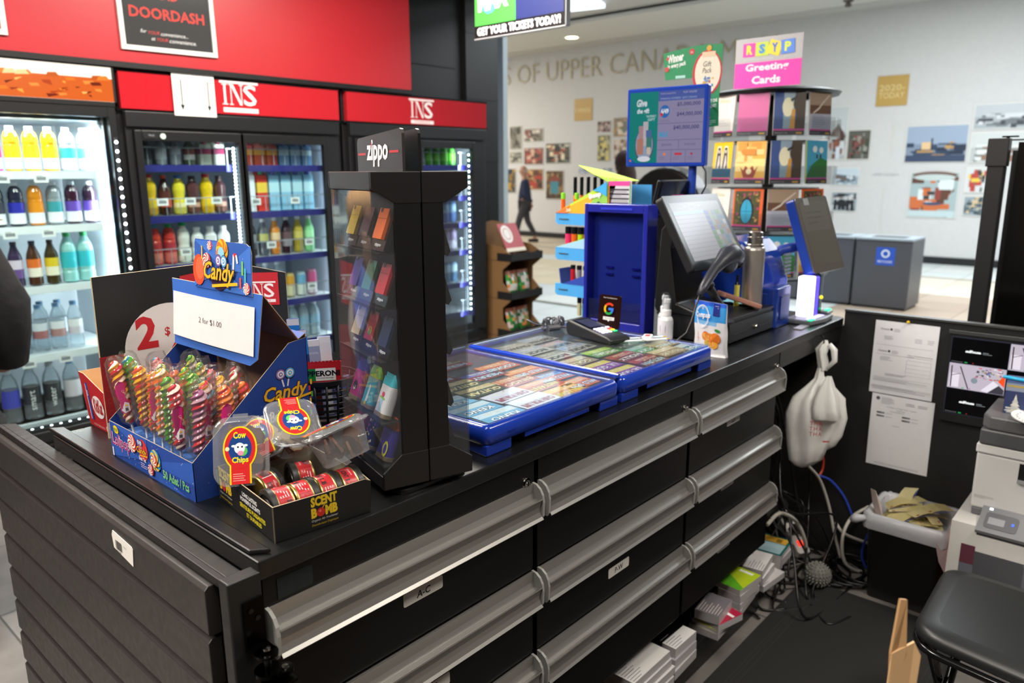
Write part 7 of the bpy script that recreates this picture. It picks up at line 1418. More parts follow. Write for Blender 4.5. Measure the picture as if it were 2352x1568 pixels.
def card(k, z, kind, lab, rank=0):
    a = PA(k); U = Vector((-math.sin(a), math.cos(a), 0)); N_ = Vector((math.cos(a), math.sin(a), 0)); w_, h_ = .148, .205
    c = Vector((3.95, 1.697, 0))+N_*(.300-.012*rank)+Vector((0, 0, z+.004)); A = Art()
    if kind == 'pink': b = '#c85a96'; A.rect(0, 0, w_, h_, b); A.rect(0, .075, w_, .077, '#b84a86')
    elif kind == 'cliff':
        b = '#3a4f8a'; A.rect(0, 0, w_, h_, '#33508f'); A.rect(.045, .03, .10, h_, '#8fa8b8'); A.circ(.065, .13, .026, '#e8e4c4', 18, ry=.045); A.poly([(.085, .03), (.11, .09), (.09, .14), (.10, h_), (w_, h_), (w_, .03)], '#3a2c1c'); A.poly([(.075, .03), (.085, .12), (.10, .12), (.10, .03)], '#c8923a'); A.poly([(.075, .165), (.11, .185), (.105, .17), (.08, .155)], '#1c1a18')
    elif kind == 'beach':
        b = '#7a5a44'; A.rect(0, 0, w_, h_, '#6b4c38'); A.rect(0, .14, w_, h_, '#a8927c'); A.rect(0, .02, w_, .10, '#b4b8c8'); A.lines(.02, .09, .13, 6, .010, '#8a8ea4', .002, 3); A.poly([(.02, .105), (.06, .13), (.08, .15), (.13, .19), (.135, .186), (.085, .145), (.065, .122), (.025, .1)], '#d8ccc0')
    elif kind == 'sunset':
        b = '#e8a83a'; A.rect(0, 0, w_, h_, '#eab24a'); A.rect(0, .06, w_, .12, '#f4d88a'); A.noise(.005, .1, w_-.005, h_-.005, 14, ['#e89a3a', '#f4d08a', '#f0bc5a', '#d8862c'], 5, .15, .5); A.poly([(.025, .085), (.045, .03), (.095, .03), (.115, .088), (.098, .065), (.088, .088), (.07, .07), (.052, .088), (.042, .065)], '#9c3a1c'); A.circ(.07, .06, .014, '#f6e4b0', 12)
    elif kind == 'door':
        b = '#e0642c'; A.rect(0, 0, w_, h_, '#e0642c'); A.rect(.008, .03, w_-.014, h_-.01, '#4a4a2c'); A.noise(.008, .03, w_-.014, h_-.012, 70, ['#6a7a3a', '#8a6a3c', '#a83c6a', '#3a3420', '#c8a05a', '#5a2c3c'], 8, .03, .1); A.circ(.07, .10, .034, '#1c1a14', 20, ry=.066); A.circ(.07, .095, .028, '#2f9ec4', 20, ry=.058); A.rect(.069, .04, .071, .15, '#1c7a9c'); A.rect(.045, .095, .095, .097, '#1c7a9c')
    elif kind == 'women':
        b = '#e8c22c'; A.rect(0, 0, w_, h_, '#e8c22c'); A.rect(0, .03, w_, .075, '#2a5a74')
        for x in (.045, .098): A.poly([(x-.026, .075), (x-.02, .15), (x-.012, .185), (x+.012, .185), (x+.02, .15), (x+.026, .075)], '#f0ece4'); A.poly([(x-.02, .076), (x-.014, .15), (x-.008, .178), (x+.008, .178), (x+.014, .15), (x+.02, .076)], '#1f1f22'); A.circ(x, .158, .007, '#d8d0c8', 10, ry=.010); A.poly([(x-.008, .076), (x-.002, .14), (x+.005, .14), (x+.012, .10), (x+.004, .076)], '#dcd8d4')
    elif kind == 'script':
        b = '#e4e2dc'; A.rect(0, 0, w_, h_, '#e6e4de'); A.lines(.03, .15, .12, 9, .012, '#b8b4c4', .002, 5); A.text('Wishes', .07, .165, 1, '#b4b87a', 'c', width=.08, h=.02, shear=.3)
    else:
        b = '#5aa84a'; A.rect(0, 0, w_, h_, '#4aa8d0'); A.poly([(0, .03), (w_, .03), (w_, .11), (.10, .125), (.04, .09)], '#2f7a34'); A.circ(.06, .165, .016, '#e6ecf0', 12); A.circ(.105, .16, .015, '#e6ecf0', 12); A.rect(.07, .12, .08, .14, '#3a3434'); A.rect(.095, .12, .105, .14, '#3a3434'); A.rect(-.004, 0, .004, h_, '#b8dc5a')
    A.rect(0, 0, w_, .022, '#3c3840'); A.rect(0, .022, w_, .028, '#e03a9c'); A.text('Birthday For Him', .01, .006, 1, '#c4c0cc', width=.06, h=.007); A.rect(w_-.04, .006, w_-.012, .013, '#d8a83a')
    mb = MB(b if rank == 0 else '#dfddd8', 'satin'); mb.box(0, -.008, 0, w_, 0, h_, '#dcdad6' if kind != 'door' else '#e0642c'); mb.art(A, (0, -.008, 0), (1, 0, 0), (0, 0, 1), .0005)
    o = mb.build('greeting_card'); M_ = Matrix(((U.x, -N_.x, 0, c.x-U.x*w_/2), (U.y, -N_.y, 0, c.y-U.y*w_/2), (0, 0, 1, c.z), (0, 0, 0, 1)))
    o.matrix_world = M_ @ Matrix.Rotation(-.06, 4, 'X'); return tag(o, lab, 'card', 'greeting cards in the spinner')
CK = [('script', 'pink', 'cliff', 'beach'), ('women', 'sunset', 'cliff', 'hill'), ('script', 'door', 'beach', 'door'), ('beach', 'script', 'hill', 'sunset')]
CL = {'script': 'white verse card', 'pink': 'plain pink card', 'cliff': 'blue and gold cliff climber card', 'beach': 'brown footprints beach card', 'women': 'yellow card of two women', 'sunset': 'orange sunset card with cupped hands', 'hill': 'green hill and blue sky card', 'door': 'garden card with an arched blue door'}
for r_, z in enumerate((1.71, 1.48, 1.25, 1.02)):
    for c_ in range(4): card(c_, z, CK[r_][c_], '%s, %s row, %s pocket from left on the spinner' % (CL[CK[r_][c_]], ['top', 'second', 'third', 'bottom'][r_], ORD[c_]))
# ---------------------------------------------------------------- dark round kiosk chair and distant people
t = thing('massage_chair', 'black round backed seat standing out in the mall behind the till', 'chair', (5.3, 3.12, 0))
mb = MB('#151516', 'satin'); P = [(.34*math.cos(k*PI/16), 1.22+.36*math.sin(k*PI/16)) for k in range(17)]; P = [(.34, .3)]+P+[(-.34, .3)]
mb.prism(P, 0, .22, M=Matrix(((0, 0, 1, 0), (1, 0, 0, 0), (0, 1, 0, 0), (0, 0, 0, 1)))); mb.build('backrest', t, bevel=.03, seg=3)
mb = MB('#101011', 'satin'); mb.box(.1, -.42, 0, .8, .42, .42); mb.box(-.03, -.40, .95, .25, .40, 1.20); mb.build('base', t, bevel=.02)
def skin_body(name, parent, verts, edges, radii, col, mt, sub=1):
    me = bpy.data.meshes.new(name); me.from_pydata(verts, edges, []); o = bpy.data.objects.new(name, me); C.objects.link(o); o.parent = parent
    m = o.modifiers.new('skin', 'SKIN'); m.use_smooth_shade = True
    for i, r in enumerate(radii): me.skin_vertices[0].data[i].radius = (r, r) if not isinstance(r, tuple) else r
    me.skin_vertices[0].data[0].use_root = True
    s_ = o.modifiers.new('subd', 'SUBSURF'); s_.levels = sub; s_.render_levels = sub
    k = mt+'_'+col.strip('#')
    if k not in MATS:
        mm = mat(mt); c = mm.copy(); nt = c.node_tree; c.name = k
        for n in nt.nodes:
            if n.type == 'ATTRIBUTE':
                rgb = nt.nodes.new('ShaderNodeRGB'); rgb.outputs[0].default_value = (*lin(col), 1)
                for l in list(n.outputs['Color'].links): nt.links.new(rgb.outputs[0], l.to_socket)
        MATS[k] = c
    me.materials.append(MATS[k]); return o
def person(name, label, loc, rz, H, coat, trousers, hair, hairlen=0, stride=.22, hand_back=False, bald=False):
    t = thing(name, label, 'person', loc, rz); s = H/1.75
    V = lambda *a: tuple(x*s for x in a)
    # body: one continuous surface, facing +x
    verts = [V(0, 0, .95), V(0, 0, 1.18), V(.0, 0, 1.40), V(.01, 0, 1.50), V(.025, 0, 1.60), V(.03, 0, 1.70),
             V(0, .10, .90), V(stride*.6, .10, .52), V(stride, .10, .09), V(stride+.13, .11, .035),
             V(0, -.10, .90), V(-stride*.25, -.10, .50), V(-stride*1.2, -.10, .12), V(-stride*1.2+.12, -.11, .04),
             V(0, .20, 1.38), V(-.04, .25, 1.12), V(.02 if not hand_back else -.16, .24 if not hand_back else .06, .90), V(0, -.20, 1.38), V(-.03, -.25, 1.12), V(.05 if not hand_back else -.16, -.24 if not hand_back else -.04, .90)]
    edges = [(0, 1), (1, 2), (2, 3), (3, 4), (4, 5), (0, 6), (6, 7), (7, 8), (8, 9), (0, 10), (10, 11), (11, 12), (12, 13), (2, 14), (14, 15), (15, 16), (2, 17), (17, 18), (18, 19)]
    rad = [.14, .13, .15, .055, .085, .07, .095, .07, .045, .035, .095, .07, .045, .035, .065, .05, .035, .065, .05, .035]
    skin_body('body', t, verts, edges, [r*s for r in rad], '#a87a64', 'skin')
    skin_body('jacket', t, [V(0, 0, .88), V(0, 0, 1.12), V(0, 0, 1.38), V(.0, 0, 1.49), V(0, .20, 1.38), V(-.04, .255, 1.12), V(.02 if not hand_back else -.15, .24 if not hand_back else .07, .93), V(0, -.20, 1.38), V(-.03, -.255, 1.12), V(.05 if not hand_back else -.15, -.24 if not hand_back else -.05, .93)],
              [(0, 1), (1, 2), (2, 3), (2, 4), (4, 5), (5, 6), (2, 7), (7, 8), (8, 9)], [r*s for r in (.19, .17, .18, .08, .09, .07, .055, .09, .07, .055)], coat, 'cloth', 2)
    skin_body('trousers', t, [V(0, 0, .93), V(0, .10, .88), V(stride*.6, .10, .52), V(stride, .10, .10), V(0, -.10, .88), V(-stride*.25, -.10, .50), V(-stride*1.2, -.10, .13)], [(0, 1), (1, 2), (2, 3), (0, 4), (4, 5), (5, 6)], [r*s for r in (.15, .105, .08, .06, .105, .08, .06)], trousers, 'cloth', 2)
    for y, x in ((.11, stride), (-.11, -stride*1.2)):
        mb = MB('#1c1a1a', 'satin'); mb.rbox(-.06*s, -.045*s, .19*s, .045*s, 0, .075*s, .03*s); mb.build('shoe', t, bevel=.015, loc=(x*s, y*s, 0))
    mb = MB('#a87a64', 'skin'); hz = 1.66*s; mb.sphere((.03*s, 0, hz), (.095*s, .078*s, .12*s), None, None, 18, 14); mb.sphere((.125*s, 0, hz-.01*s), (.016*s, .012*s, .02*s), None, None, 8, 6)
    for y in (-.03, .03): mb.sphere((.112*s, y*s, hz+.015*s), .011*s, '#e8e4e0', 'gloss', 8, 6); mb.sphere((.121*s, y*s, hz+.015*s), .005*s, '#2a1c14', 'gloss', 6, 5)
    mb.box(.112*s, -.022*s, hz-.055*s, .122*s, .022*s, hz-.048*s, '#8a4a44'); 
    for y in (-.08, .08): mb.sphere((.02*s, y*s, hz), (.018*s, .01*s, .03*s), None, None, 8, 6)
    mb.build('head', t)
    mb = MB(hair, 'cloth')
    if bald: mb.sphere((.012*s, 0, hz-.005*s), (.093*s, .084*s, .055*s), None, None, 16, 10)
    else: mb.sphere((.005*s, 0, hz+.02*s), (.105*s, .092*s, .115*s), None, None, 18, 12)
    if hairlen: mb.sphere((-.045*s, 0, hz-.12*s), (.07*s, .095*s, .17*s), None, None, 16, 10)
    mb.build('hair', t)
    for y in (.24, -.24):
        hx, hy = (-.17, .05*(1 if y > 0 else -1)) if hand_back else ((.03 if y > 0 else .06), y); mb = MB('#a87a64', 'skin'); mb.sphere((hx*s, hy*s, .85*s), (.022*s, .04*s, .045*s), None, None, 10, 8)
        for k in range(4): mb.tube([V(hx+.004*k, hy-.03+.02*k, .83), V(hx+.012, hy-.03+.02*k, .79), V(hx+.03, hy-.028+.019*k, .76+.004*abs(k-1.5))], [.010*s, .009*s, .007*s], seg=6)
        mb.tube([V(hx+.02, hy-.035, .87), V(hx+.045, hy-.045, .84), V(hx+.05, hy-.04, .81)], [.011*s, .010*s, .008*s], seg=6); mb.build('hand', t)
    return t
person('person', 'elderly bald person in a navy jacket walking away, hands behind, in the mall', (12.95, 11.1, 0), 2.2, 1.64, '#232a44', '#3c3b3e', '#b8a898', bald=True, hand_back=True)
person('person', 'person with long dark hair seen from behind the round black seat', (5.85, 3.84, 0), 1.0, 1.69, '#25242a', '#1f1f24', '#3a2c28', hairlen=1, stride=.04)
# person cut off by the left edge: black puffer coat with a tan fur trimmed hood
t = thing('person', 'person in a black puffer coat with tan fur hood, cut off at left edge', 'person', (.455, 3.0, 0), 1.4)
skin_body('body', t, [(0, 0, .95), (0, 0, 1.2), (0, 0, 1.38), (0, 0, 1.48), (.01, 0, 1.58), (0, .1, .9), (0, .1, .5), (.02, .1, .09), (.14, .1, .04), (0, -.1, .9), (0, -.1, .5), (-.02, -.1, .09), (.1, -.1, .04), (0, .2, 1.35), (-.02, .26, 1.1), (.03, .27, .88), (0, -.2, 1.35), (-.02, -.26, 1.1), (.03, -.27, .88)],
          [(0, 1), (1, 2), (2, 3), (3, 4), (0, 5), (5, 6), (6, 7), (7, 8), (0, 9), (9, 10), (10, 11), (11, 12), (2, 13), (13, 14), (14, 15), (2, 16), (16, 17), (17, 18)], [.14, .13, .14, .055, .09, .09, .07, .05, .035, .09, .07, .05, .035, .06, .05, .035, .06, .05, .035], '#a07866', 'skin')
mb = MB('#111114', 'cloth')
pr = []
for k in range(9):
    z = .48+.098*k; r = .25-.004*k; pr += [(r-.02, z), (r+.012, z+.03), (r+.014, z+.06), (r-.012, z+.095)]
pr += [(.17, 1.38), (.10, 1.42)]
mb.lathe(pr, seg=24); mb.build('coat', t, merge=True)
for y in (.29, -.29):
    mb = MB('#111114', 'cloth'); mb.tube([(-.0, y*.72, 1.34), (-.01, y*.85, 1.25), (-.02, y, 1.12), (0, y, 1.02), (.04, y, .92)], [.085, .08, .085, .075, .06], seg=14); mb.build('sleeve', t)
mb = MB('#a8845a', 'cloth'); R = random.Random(8); vs = []
for k in range(17):
    a = -2.2+4.4*k/16; vs.append((.03-.19*math.cos(a), .25*math.sin(a), 1.40+.03*math.cos(a)))
mb.tube(vs, [.062+.008*R.random() for _ in vs], seg=12)
for k in range(220):
    b = R.choice(vs); a = R.uniform(0, 6.28); e = R.uniform(-1, 1); d = Vector((math.cos(a), math.sin(a), e)).normalized(); p = Vector(b)+d*.05; mb.tube([p, p+d*R.uniform(.02, .045)], [.006, .001], R.choice(['#b8946a', '#9a7850', '#c8a880']), seg=4, caps=False)
mb.build('fur_hood', t)
mb = MB('#2a201c', 'cloth'); mb.sphere((.0, 0, 1.56), (.10, .09, .12)); mb.build('hair', t)
# ---------------------------------------------------------------- cardboard chip stand by the right cooler
t = thing('chip_stand', 'cardboard snack stand with black trays beside the right cooler', 'stand', (4.35, 3.86, 0))
mb = MB('#8a6642', 'card'); P = [(0, 0), (.30, 0), (.30, .93), (.28, 1.02), (.20, 1.12), (.08, 1.165), (0, 1.17)]
mb.prism([(0, 0), (.37, 0), (.37, .98), (.33, 1.08), (.24, 1.15), (.12, 1.17), (0, 1.15)], -.01, 0, M=Matrix(((1, 0, 0, 0), (0, 0, -1, .31), (0, 1, 0, 0), (0, 0, 0, 1))))
sd = [(0.02, 0), (.31, 0), (.31, 1.05), (.17, .93)]
for x in (0, .364):
    for z in (.33, .63, .93): pass
    pp = [(.02, 0), (.31, 0), (.31, 1.0), (.12, .98), (.02, .93), (.02, .86), (.10, .80), (.10, .70), (.02, .63), (.02, .56), (.10, .50), (.10, .40), (.02, .33), (.02, .26), (.08, .2)]
    mb.prism(pp, 0, .006, '#94704a', M=Matrix(((0, 0, 1, x), (1, 0, 0, 0), (0, 1, 0, 0), (0, 0, 0, 1))))
mb.build('stand_body', t)
for z in (.27, .57, .87):
    mb = MB('#232324', 'card'); n = 12; P = [(0, 0), (.372, 0)]+[(.372-.372*i/n, .06+(.012 if i % 4 == 2 else 0)) for i in range(n+1)]
    mb.prism(P, -.004, 0, M=Matrix(((1, 0, 0, -.001), (0, 0, -1, 0), (0, 1, 0, z), (0, 0, 0, 1)))); mb.box(0, 0, z, .37, .30, z+.004); mb.box(.368, .0, z, .374, .15, z+.06); mb.box(-.004, 0, z, .002, .15, z+.06); mb.build('tray', t)
mb = MB('#a8343c', 'card'); m = rotm(-.5, 0, 0, (.02, .06, .94)); mb.box(0, 0, 0, .22, .004, .24, M=m); mb.box(0, -.002, 0, .22, 0, .03, '#e0d8c4', M=m); A = Art(); A.circ(.07, .15, .06, '#e4e0da', 20, ry=.075); A.circ(.07, .15, .04, '#a8343c', 18, ry=.05); A.circ(.07, .15, .034, '#e4e0da', 18, ry=.044)
mb.art(A, (0, 0, 0), (1, 0, 0), (0, 0, 1), .0006, f=lambda a, b, d: m @ Vector((a, -.0005-d, b))); mb.build('header_card', t)
for i, (x, z, lab) in enumerate(((.05, .575, 'middle tray, left'), (.19, .575, 'middle tray, right'), (.05, .275, 'low tray, left'), (.19, .275, 'low tray, right'))):
    mb = MB('#2f7a3a', 'foil'); R = random.Random(i); 
    w_, h_ = .13, .21; vs = []
    for j in range(9):
        for k in range(7):
            u_, v_ = k/6, j/8; b = .03*math.sin(PI*u_)*math.sin(PI*min(max(v_, .05), .95)); vs.append((w_*u_, -b, h_*v_))
    for sgn in (1, -1):
        V2 = [(a, b*sgn, c) for a, b, c in vs]
        for j in range(8):
            for k in range(6):
                col = ['#2f7a3a', '#2f7a3a', '#3f9a44', '#c8d0c8', '#d88a4a', '#2a6a34', '#d8c4c0'][R.randrange(7)] if 1 < j < 7 else ('#a85a3a' if j >= 6 else '#2a6a34')
                f_ = [j*7+k, j*7+k+1, (j+1)*7+k+1, (j+1)*7+k]; mb.add([V2[q] for q in f_], [(0, 1, 2, 3) if sgn == 1 else (3, 2, 1, 0)], col, 'foil', True)
    tag(mb.build('chip_bag', loc=(4.35+x, 3.935, z+.002), rot=(-.22, 0, 0)), 'green snack bag in the cardboard stand, %s' % lab, 'bag', 'snack bags in the cardboard stand')
# ---------------------------------------------------------------- cashier area: bag, cables, bin, printer
t = thing('plastic_carrier_bag', 'knotted white plastic carrier bag hanging under the counter end', 'bag', (2.735, .93, .95), rot=(0, 0, -.88))
mb = MB('#e6e6e4', 'foil')
def lobe(c, prof, ph, seg=22, fold=.16, flat=.62, nf=5):
    vs = []
    for (z, r, dx) in prof:
        for i in range(seg):
            a = 2*PI*i/seg; q = r*(1+fold*math.sin(nf*a+ph+z*9)+.06*math.sin(9*a+z*20)); vs.append((c[0]+dx+q*math.cos(a), c[1]+q*math.sin(a)*flat, z))
    n = len(prof); mb.add(vs, [(j*seg+i, j*seg+(i+1) % seg, (j+1)*seg+(i+1) % seg, (j+1)*seg+i) for j in range(n-1) for i in range(seg)], None, None, True)
lobe((-.02, 0), [(-.10, .010, .02), (-.14, .018, .02), (-.17, .035, .01), (-.21, .066, 0), (-.27, .082, -.005), (-.34, .078, -.005), (-.40, .066, -.01), (-.45, .055, -.012), (-.475, .030, -.015), (-.485, .002, -.02)], .4)
lobe((.055, .01), [(-.13, .010, -.05), (-.17, .030, -.03), (-.22, .048, .0), (-.29, .052, .005), (-.36, .044, .0), (-.40, .030, -.005), (-.418, .002, 0)], 1.8)
lobe((.015, -.045), [(-.12, .008, .0), (-.16, .022, 0), (-.20, .040, 0), (-.24, .046, 0), (-.275, .05, .005), (-.28, .044, .005)], 2.2, fold=.25, nf=4)
lobe((.0, 0), [(-.11, .014, .01), (-.08, .018, .008), (-.05, .016, .0), (-.03, .020, .0), (-.012, .013, .006), (.002, .006, .01)], 0, fold=.3)
mb.tube([(.02, -.01, -.01), (.035, -.02, -.03), (.04, -.02, -.07), (.02, -.01, -.10)], [.008, .012, .010, .006], seg=8)
A = Art(False)
for i in range(3):
    for j, ch in enumerate('THA'): A.text(ch, .016*j, -.02*i, 1, '#b03030', width=.012, h=.016)
A.rect(.05, -.062, .075, -.057, '#b03030')
mb.art(A, (-.045, -.062, -.30), (1, -.05, 0), (0, 0, 1), .0006); mb.build('bag_body', t)
mb = MB('#2a2a2c', 'metal'); mb.tube([(0, .02, .015), (.0, -.0, .012), (.0, -.012, -.002), (.0, -.004, -.012)], .0025, seg=6); mb.build('hook', t)
R = random.Random(21)
def cable(pts, r, col, lab, name='cable', n=8):
    P = []
    pts = [Vector(p) for p in pts]
    for i in range(len(pts)-1):
        p0 = pts[max(i-1, 0)]; p1 = pts[i]; p2 = pts[i+1]; p3 = pts[min(i+2, len(pts)-1)]
        for k in range(n):
            q = k/n; P.append(.5*((2*p1)+(-p0+p2)*q+(2*p0-5*p1+4*p2-p3)*q*q+(-p0+3*p1-3*p2+p3)*q**3))
    P.append(pts[-1]); mb = MB(col, 'satin'); mb.tube(P, r, seg=7)
    return tag(mb.build(name), lab, 'cable', 'tangled cables under the counter end' if col in ('#111113',) else None)
for k in range(22):
    x0 = R.uniform(2.45, 2.9); y0 = R.uniform(1.1, 1.4); z0 = R.uniform(.5, .8); pts = [(x0, y0, z0)]
    for j in range(5): pts.append((min(max(x0+R.uniform(-.12, .22)*(j+1)*.4, 2.45), 2.97), y0-.07*(j+1)+R.uniform(-.06, .06), max(z0*(1-.24*(j+1))+R.uniform(-.04, .06), .012)))
    pts.append((min(pts[-1][0]+R.uniform(-.1, .12), 2.97), pts[-1][1]-R.uniform(.02, .12), .009))
    cable(pts, .0045, '#111113', 'black cable in the tangle below the hanging carrier bag')
for k in range(6):      # loops on the floor
    cx, cy = 2.80+.03*k, .90-.03*k; pts = [(cx+(.10+.012*k)*math.cos(a), min(cy+(.07+.01*k)*math.sin(a), 1.1), .01+.006*k+.004*math.sin(a*3)) for a in [i*PI/4 for i in range(9)]]
    pts = [(min(p[0], 2.98), p[1], p[2]) for p in pts]; cable(pts, .0045, '#111113', 'black cable in the tangle below the hanging carrier bag')
cable([(2.50, .99, .30), (2.60, .985, .31), (2.70, .96, .25), (2.76, .94, .15), (2.79, .94, .06), (2.83, .95, .02)], .0075, '#b8b4ac', 'thick white cable arching down to the spiky ball')
cable([(2.80, 1.0, .48), (2.86, .99, .42), (2.92, .96, .35), (2.96, .93, .24), (2.97, .90, .12), (2.95, .86, .03)], .006, '#bcb8b0', 'white cable running down beside the partition')
cable([(2.97, .78, .27), (2.93, .83, .22), (2.88, .84, .15), (2.87, .82, .06), (2.93, .78, .01), (2.98, .75, .01)], .0065, '#c4c0b8', 'white cable looping beside the waste bin')
cable([(2.98, .90, .16), (2.95, .86, .14), (2.97, .80, .12), (2.99, .76, .11)], .006, '#c4c0b8', 'short white cable low on the partition')
cable([(2.93, .97, .36), (2.96, .93, .34), (2.98, .88, .28), (2.985, .84, .20)], .005, '#2a44b0', 'blue network cable bending down the partition')
cable([(2.98, .74, .22), (2.93, .76, .18), (2.90, .77, .10), (2.93, .75, .03), (2.98, .73, .03)], .005, '#2a44b0', 'blue network cable looping by the waste bin')
cable([(2.90, 1.0, .50), (2.955, .97, .44), (2.96, .965, .38), (2.92, .97, .345)], .0055, '#b83a2c', 'red cable curling below the carrier bag')
cable([(2.60, .965, .16), (2.61, .955, .06), (2.60, .945, .012), (2.57, .95, .02), (2.58, .96, .08), (2.60, .97, .15)], .004, '#0f0f10', 'black cable loop hanging at the end of the low shelf')
t = thing('power_strip', 'white power strip with a glowing red switch amid the cables', 'power strip', (2.87, .985, .02), rot=(0, -.55, .95))
mb = MB('#c8c6c2', 'satin'); mb.rbox(0, -.028, .30, .028, 0, .035, .012); mb.build('strip_body', t, bevel=.003)
mb = MB('#e02a1c', 'emit_1.2'); mb.box(.03, -.010, .035, .055, .010, .041); mb.build('switch', t)
mb = MB('#1a1a1b', 'satin')
for x in (.10, .16, .22): mb.rbox(x-.018, -.018, x+.018, .018, .035, .065, .006)
mb.build('plug', t)
t = thing('power_adapter', 'grey power adapter block resting on the low shelf end', 'adapter', (2.50, 1.03, .36), rot=(.1, .2, .5))
mb = MB('#77777a', 'satin'); mb.box(0, 0, 0, .13, .07, .05); mb.build('block', t, bevel=.006)
mb = MB('#151516', 'satin'); mb.box(2.43, 1.0, .30, 2.62, 1.3, .345); mb.box(2.43, 1.25, .0, 2.47, 1.3, .30); tag(mb.build('adapter_ledge'), 'small black ledge holding the grey adapter inside the knee space', 'ledge')
t = thing('spiky_ball', 'dark grey spiky massage ball at the far corner of the floor mat', 'ball', (2.705, .865, .0615))
mb = MB('#6f6f6a', 'rubber'); mb.sphere((0, 0, 0), .044, None, None, 24, 16)
for j in range(1, 12):
    ph = PI*j/12; n = max(4, int(22*math.sin(ph)))
    for i in range(n):
        a = 2*PI*(i+.5*(j % 2))/n; d = Vector((math.sin(ph)*math.cos(a), math.sin(ph)*math.sin(a), math.cos(ph))); mb.tube([d*.042, d*.0505], [.0032, .0012], '#8f8f88', seg=5)
mb.build('ball_body', t)
# waste bin with liner and discarded tickets
t = thing('waste_bin', 'black waste bin with a white liner full of yellow tickets', 'bin', (2.87, .60, 0))
def rr(w_, d_, r, z, n=5, wob=0, cx=0, cy=0, seed=0):
    P = []; R = random.Random(seed)
    for sx, sy, a in ((1, 1, 0), (-1, 1, PI/2), (-1, -1, PI), (1, -1, 1.5*PI)):
        for k in range(n): q = a+PI/2*k/(n-1); P.append((cx+sx*(w_-r)+r*math.cos(q)+R.uniform(-wob, wob), cy+sy*(d_-r)+r*math.sin(q)+R.uniform(-wob, wob), z+R.uniform(-wob, wob)))
    return P
def loft(mb, rings, col=None, mt=None, closed0=False, closed1=False):
    k = len(rings[0]); vs = [p for q in rings for p in q]
    mb.add(vs, [(j*k+i, j*k+(i+1) % k, (j+1)*k+(i+1) % k, (j+1)*k+i) for j in range(len(rings)-1) for i in range(k)], col, mt, True)
    if closed0: mb.add(rings[0], [tuple(range(k-1, -1, -1))], col, mt)
    if closed1: mb.add(rings[-1], [tuple(range(k))], col, mt)
mb = MB('#111112', 'satin'); loft(mb, [rr(.085, .112, .02, 0), rr(.118, .128, .025, .315), rr(.124, .134, .028, .325), rr(.124, .134, .028, .335), rr(.112, .122, .025, .335), rr(.08, .105, .02, .01)], closed0=True); mb.build('bin_body', t)
mb = MB('#b8bac0', 'foil'); loft(mb, [rr(.129, .141, .03, .285, wob=.006, seed=1, n=8), rr(.131, .143, .03, .31, wob=.003, seed=2, n=8), rr(.130, .142, .03, .338, wob=.003, seed=3, n=8), rr(.118, .130, .03, .346, wob=.003, seed=4, n=8), rr(.108, .120, .03, .335, wob=.003, seed=5, n=8), rr(.098, .112, .03, .27, wob=.004, seed=6, n=8), rr(.09, .108, .03, .20, wob=.004, seed=7, n=8)])
mb.tube([(-.12, .13, .32), (-.14, .16, .315), (-.145, .175, .305)], [.01, .018, .006], seg=8); mb.add([(-.13, -.10, .31), (-.10, -.148, .31), (-.11, -.16, .24), (-.128, -.14, .20), (-.136, -.12, .24)], [(0, 1, 2, 3, 4), (4, 3, 2, 1, 0)], '#a8989a', 'foil'); mb.build('liner', t)
R = random.Random(31)
for k in range(24):
    mb = MB('#d8cf9a', 'paper'); l_, w_ = R.uniform(.09, .13), R.uniform(.045, .06); n = 4; bow = R.uniform(.004, .012)
    vs = [(l_*i/n-l_/2, s_*w_/2, bow*math.sin(PI*i/n)) for i in range(n+1) for s_ in (-1, 1)]; c = R.choice(['#efe6b4', '#eadfa6', '#f2eabc', '#e2d8a0'])
    mb.add(vs, [(2*i, 2*i+1, 2*i+3, 2*i+2) for i in range(n)]+[(2*i, 2*i+2, 2*i+3, 2*i+1) for i in range(n)], c)
    A = Art(False); A.lines(-l_/2+.008, w_/2-.008, l_/2-.01, 5, .006, '#a09a6a', .0014, k); A.rect(-l_/2, -w_/2, l_/2, -w_/2+.003, '#4a5ab0'); A.rect(-l_/2+.01, -w_/2+.004, -l_/2+.02, -w_/2+.012, '#a05a3a')
    mb.art(A, (0, 0, 0), (1, 0, 0), (0, 1, 0), .0004, f=lambda a, b, d: (a, b, bow*math.sin(PI*min(max((a+l_/2)/l_, 0), 1))+d))
    o = mb.build('discarded_ticket', loc=(2.87+R.uniform(-.05, .05), .60+R.uniform(-.07, .07), .285+.0034*k), rot=(R.uniform(-.3, .3), R.uniform(-.5, .0), R.uniform(-1.4, 1.4)))
    tag(o, 'crumpled pale yellow lottery slip in the waste bin', 'ticket', 'pale yellow lottery slips in the waste bin')
mb = MB('#d8c4bc', 'paper'); quad(mb, [(0, -.02, 0), (0, .02, 0), (-.015, .022, .05), (-.03, .018, .10), (-.035, -.012, .105), (-.01, -.02, .05)], '#dccac2', th=.0008)
tag(mb.build('receipt_slip', loc=(2.80, .70, .32), rot=(0, 0, -.6)), 'pinkish receipt slip standing up at the left of the bin', 'receipt')
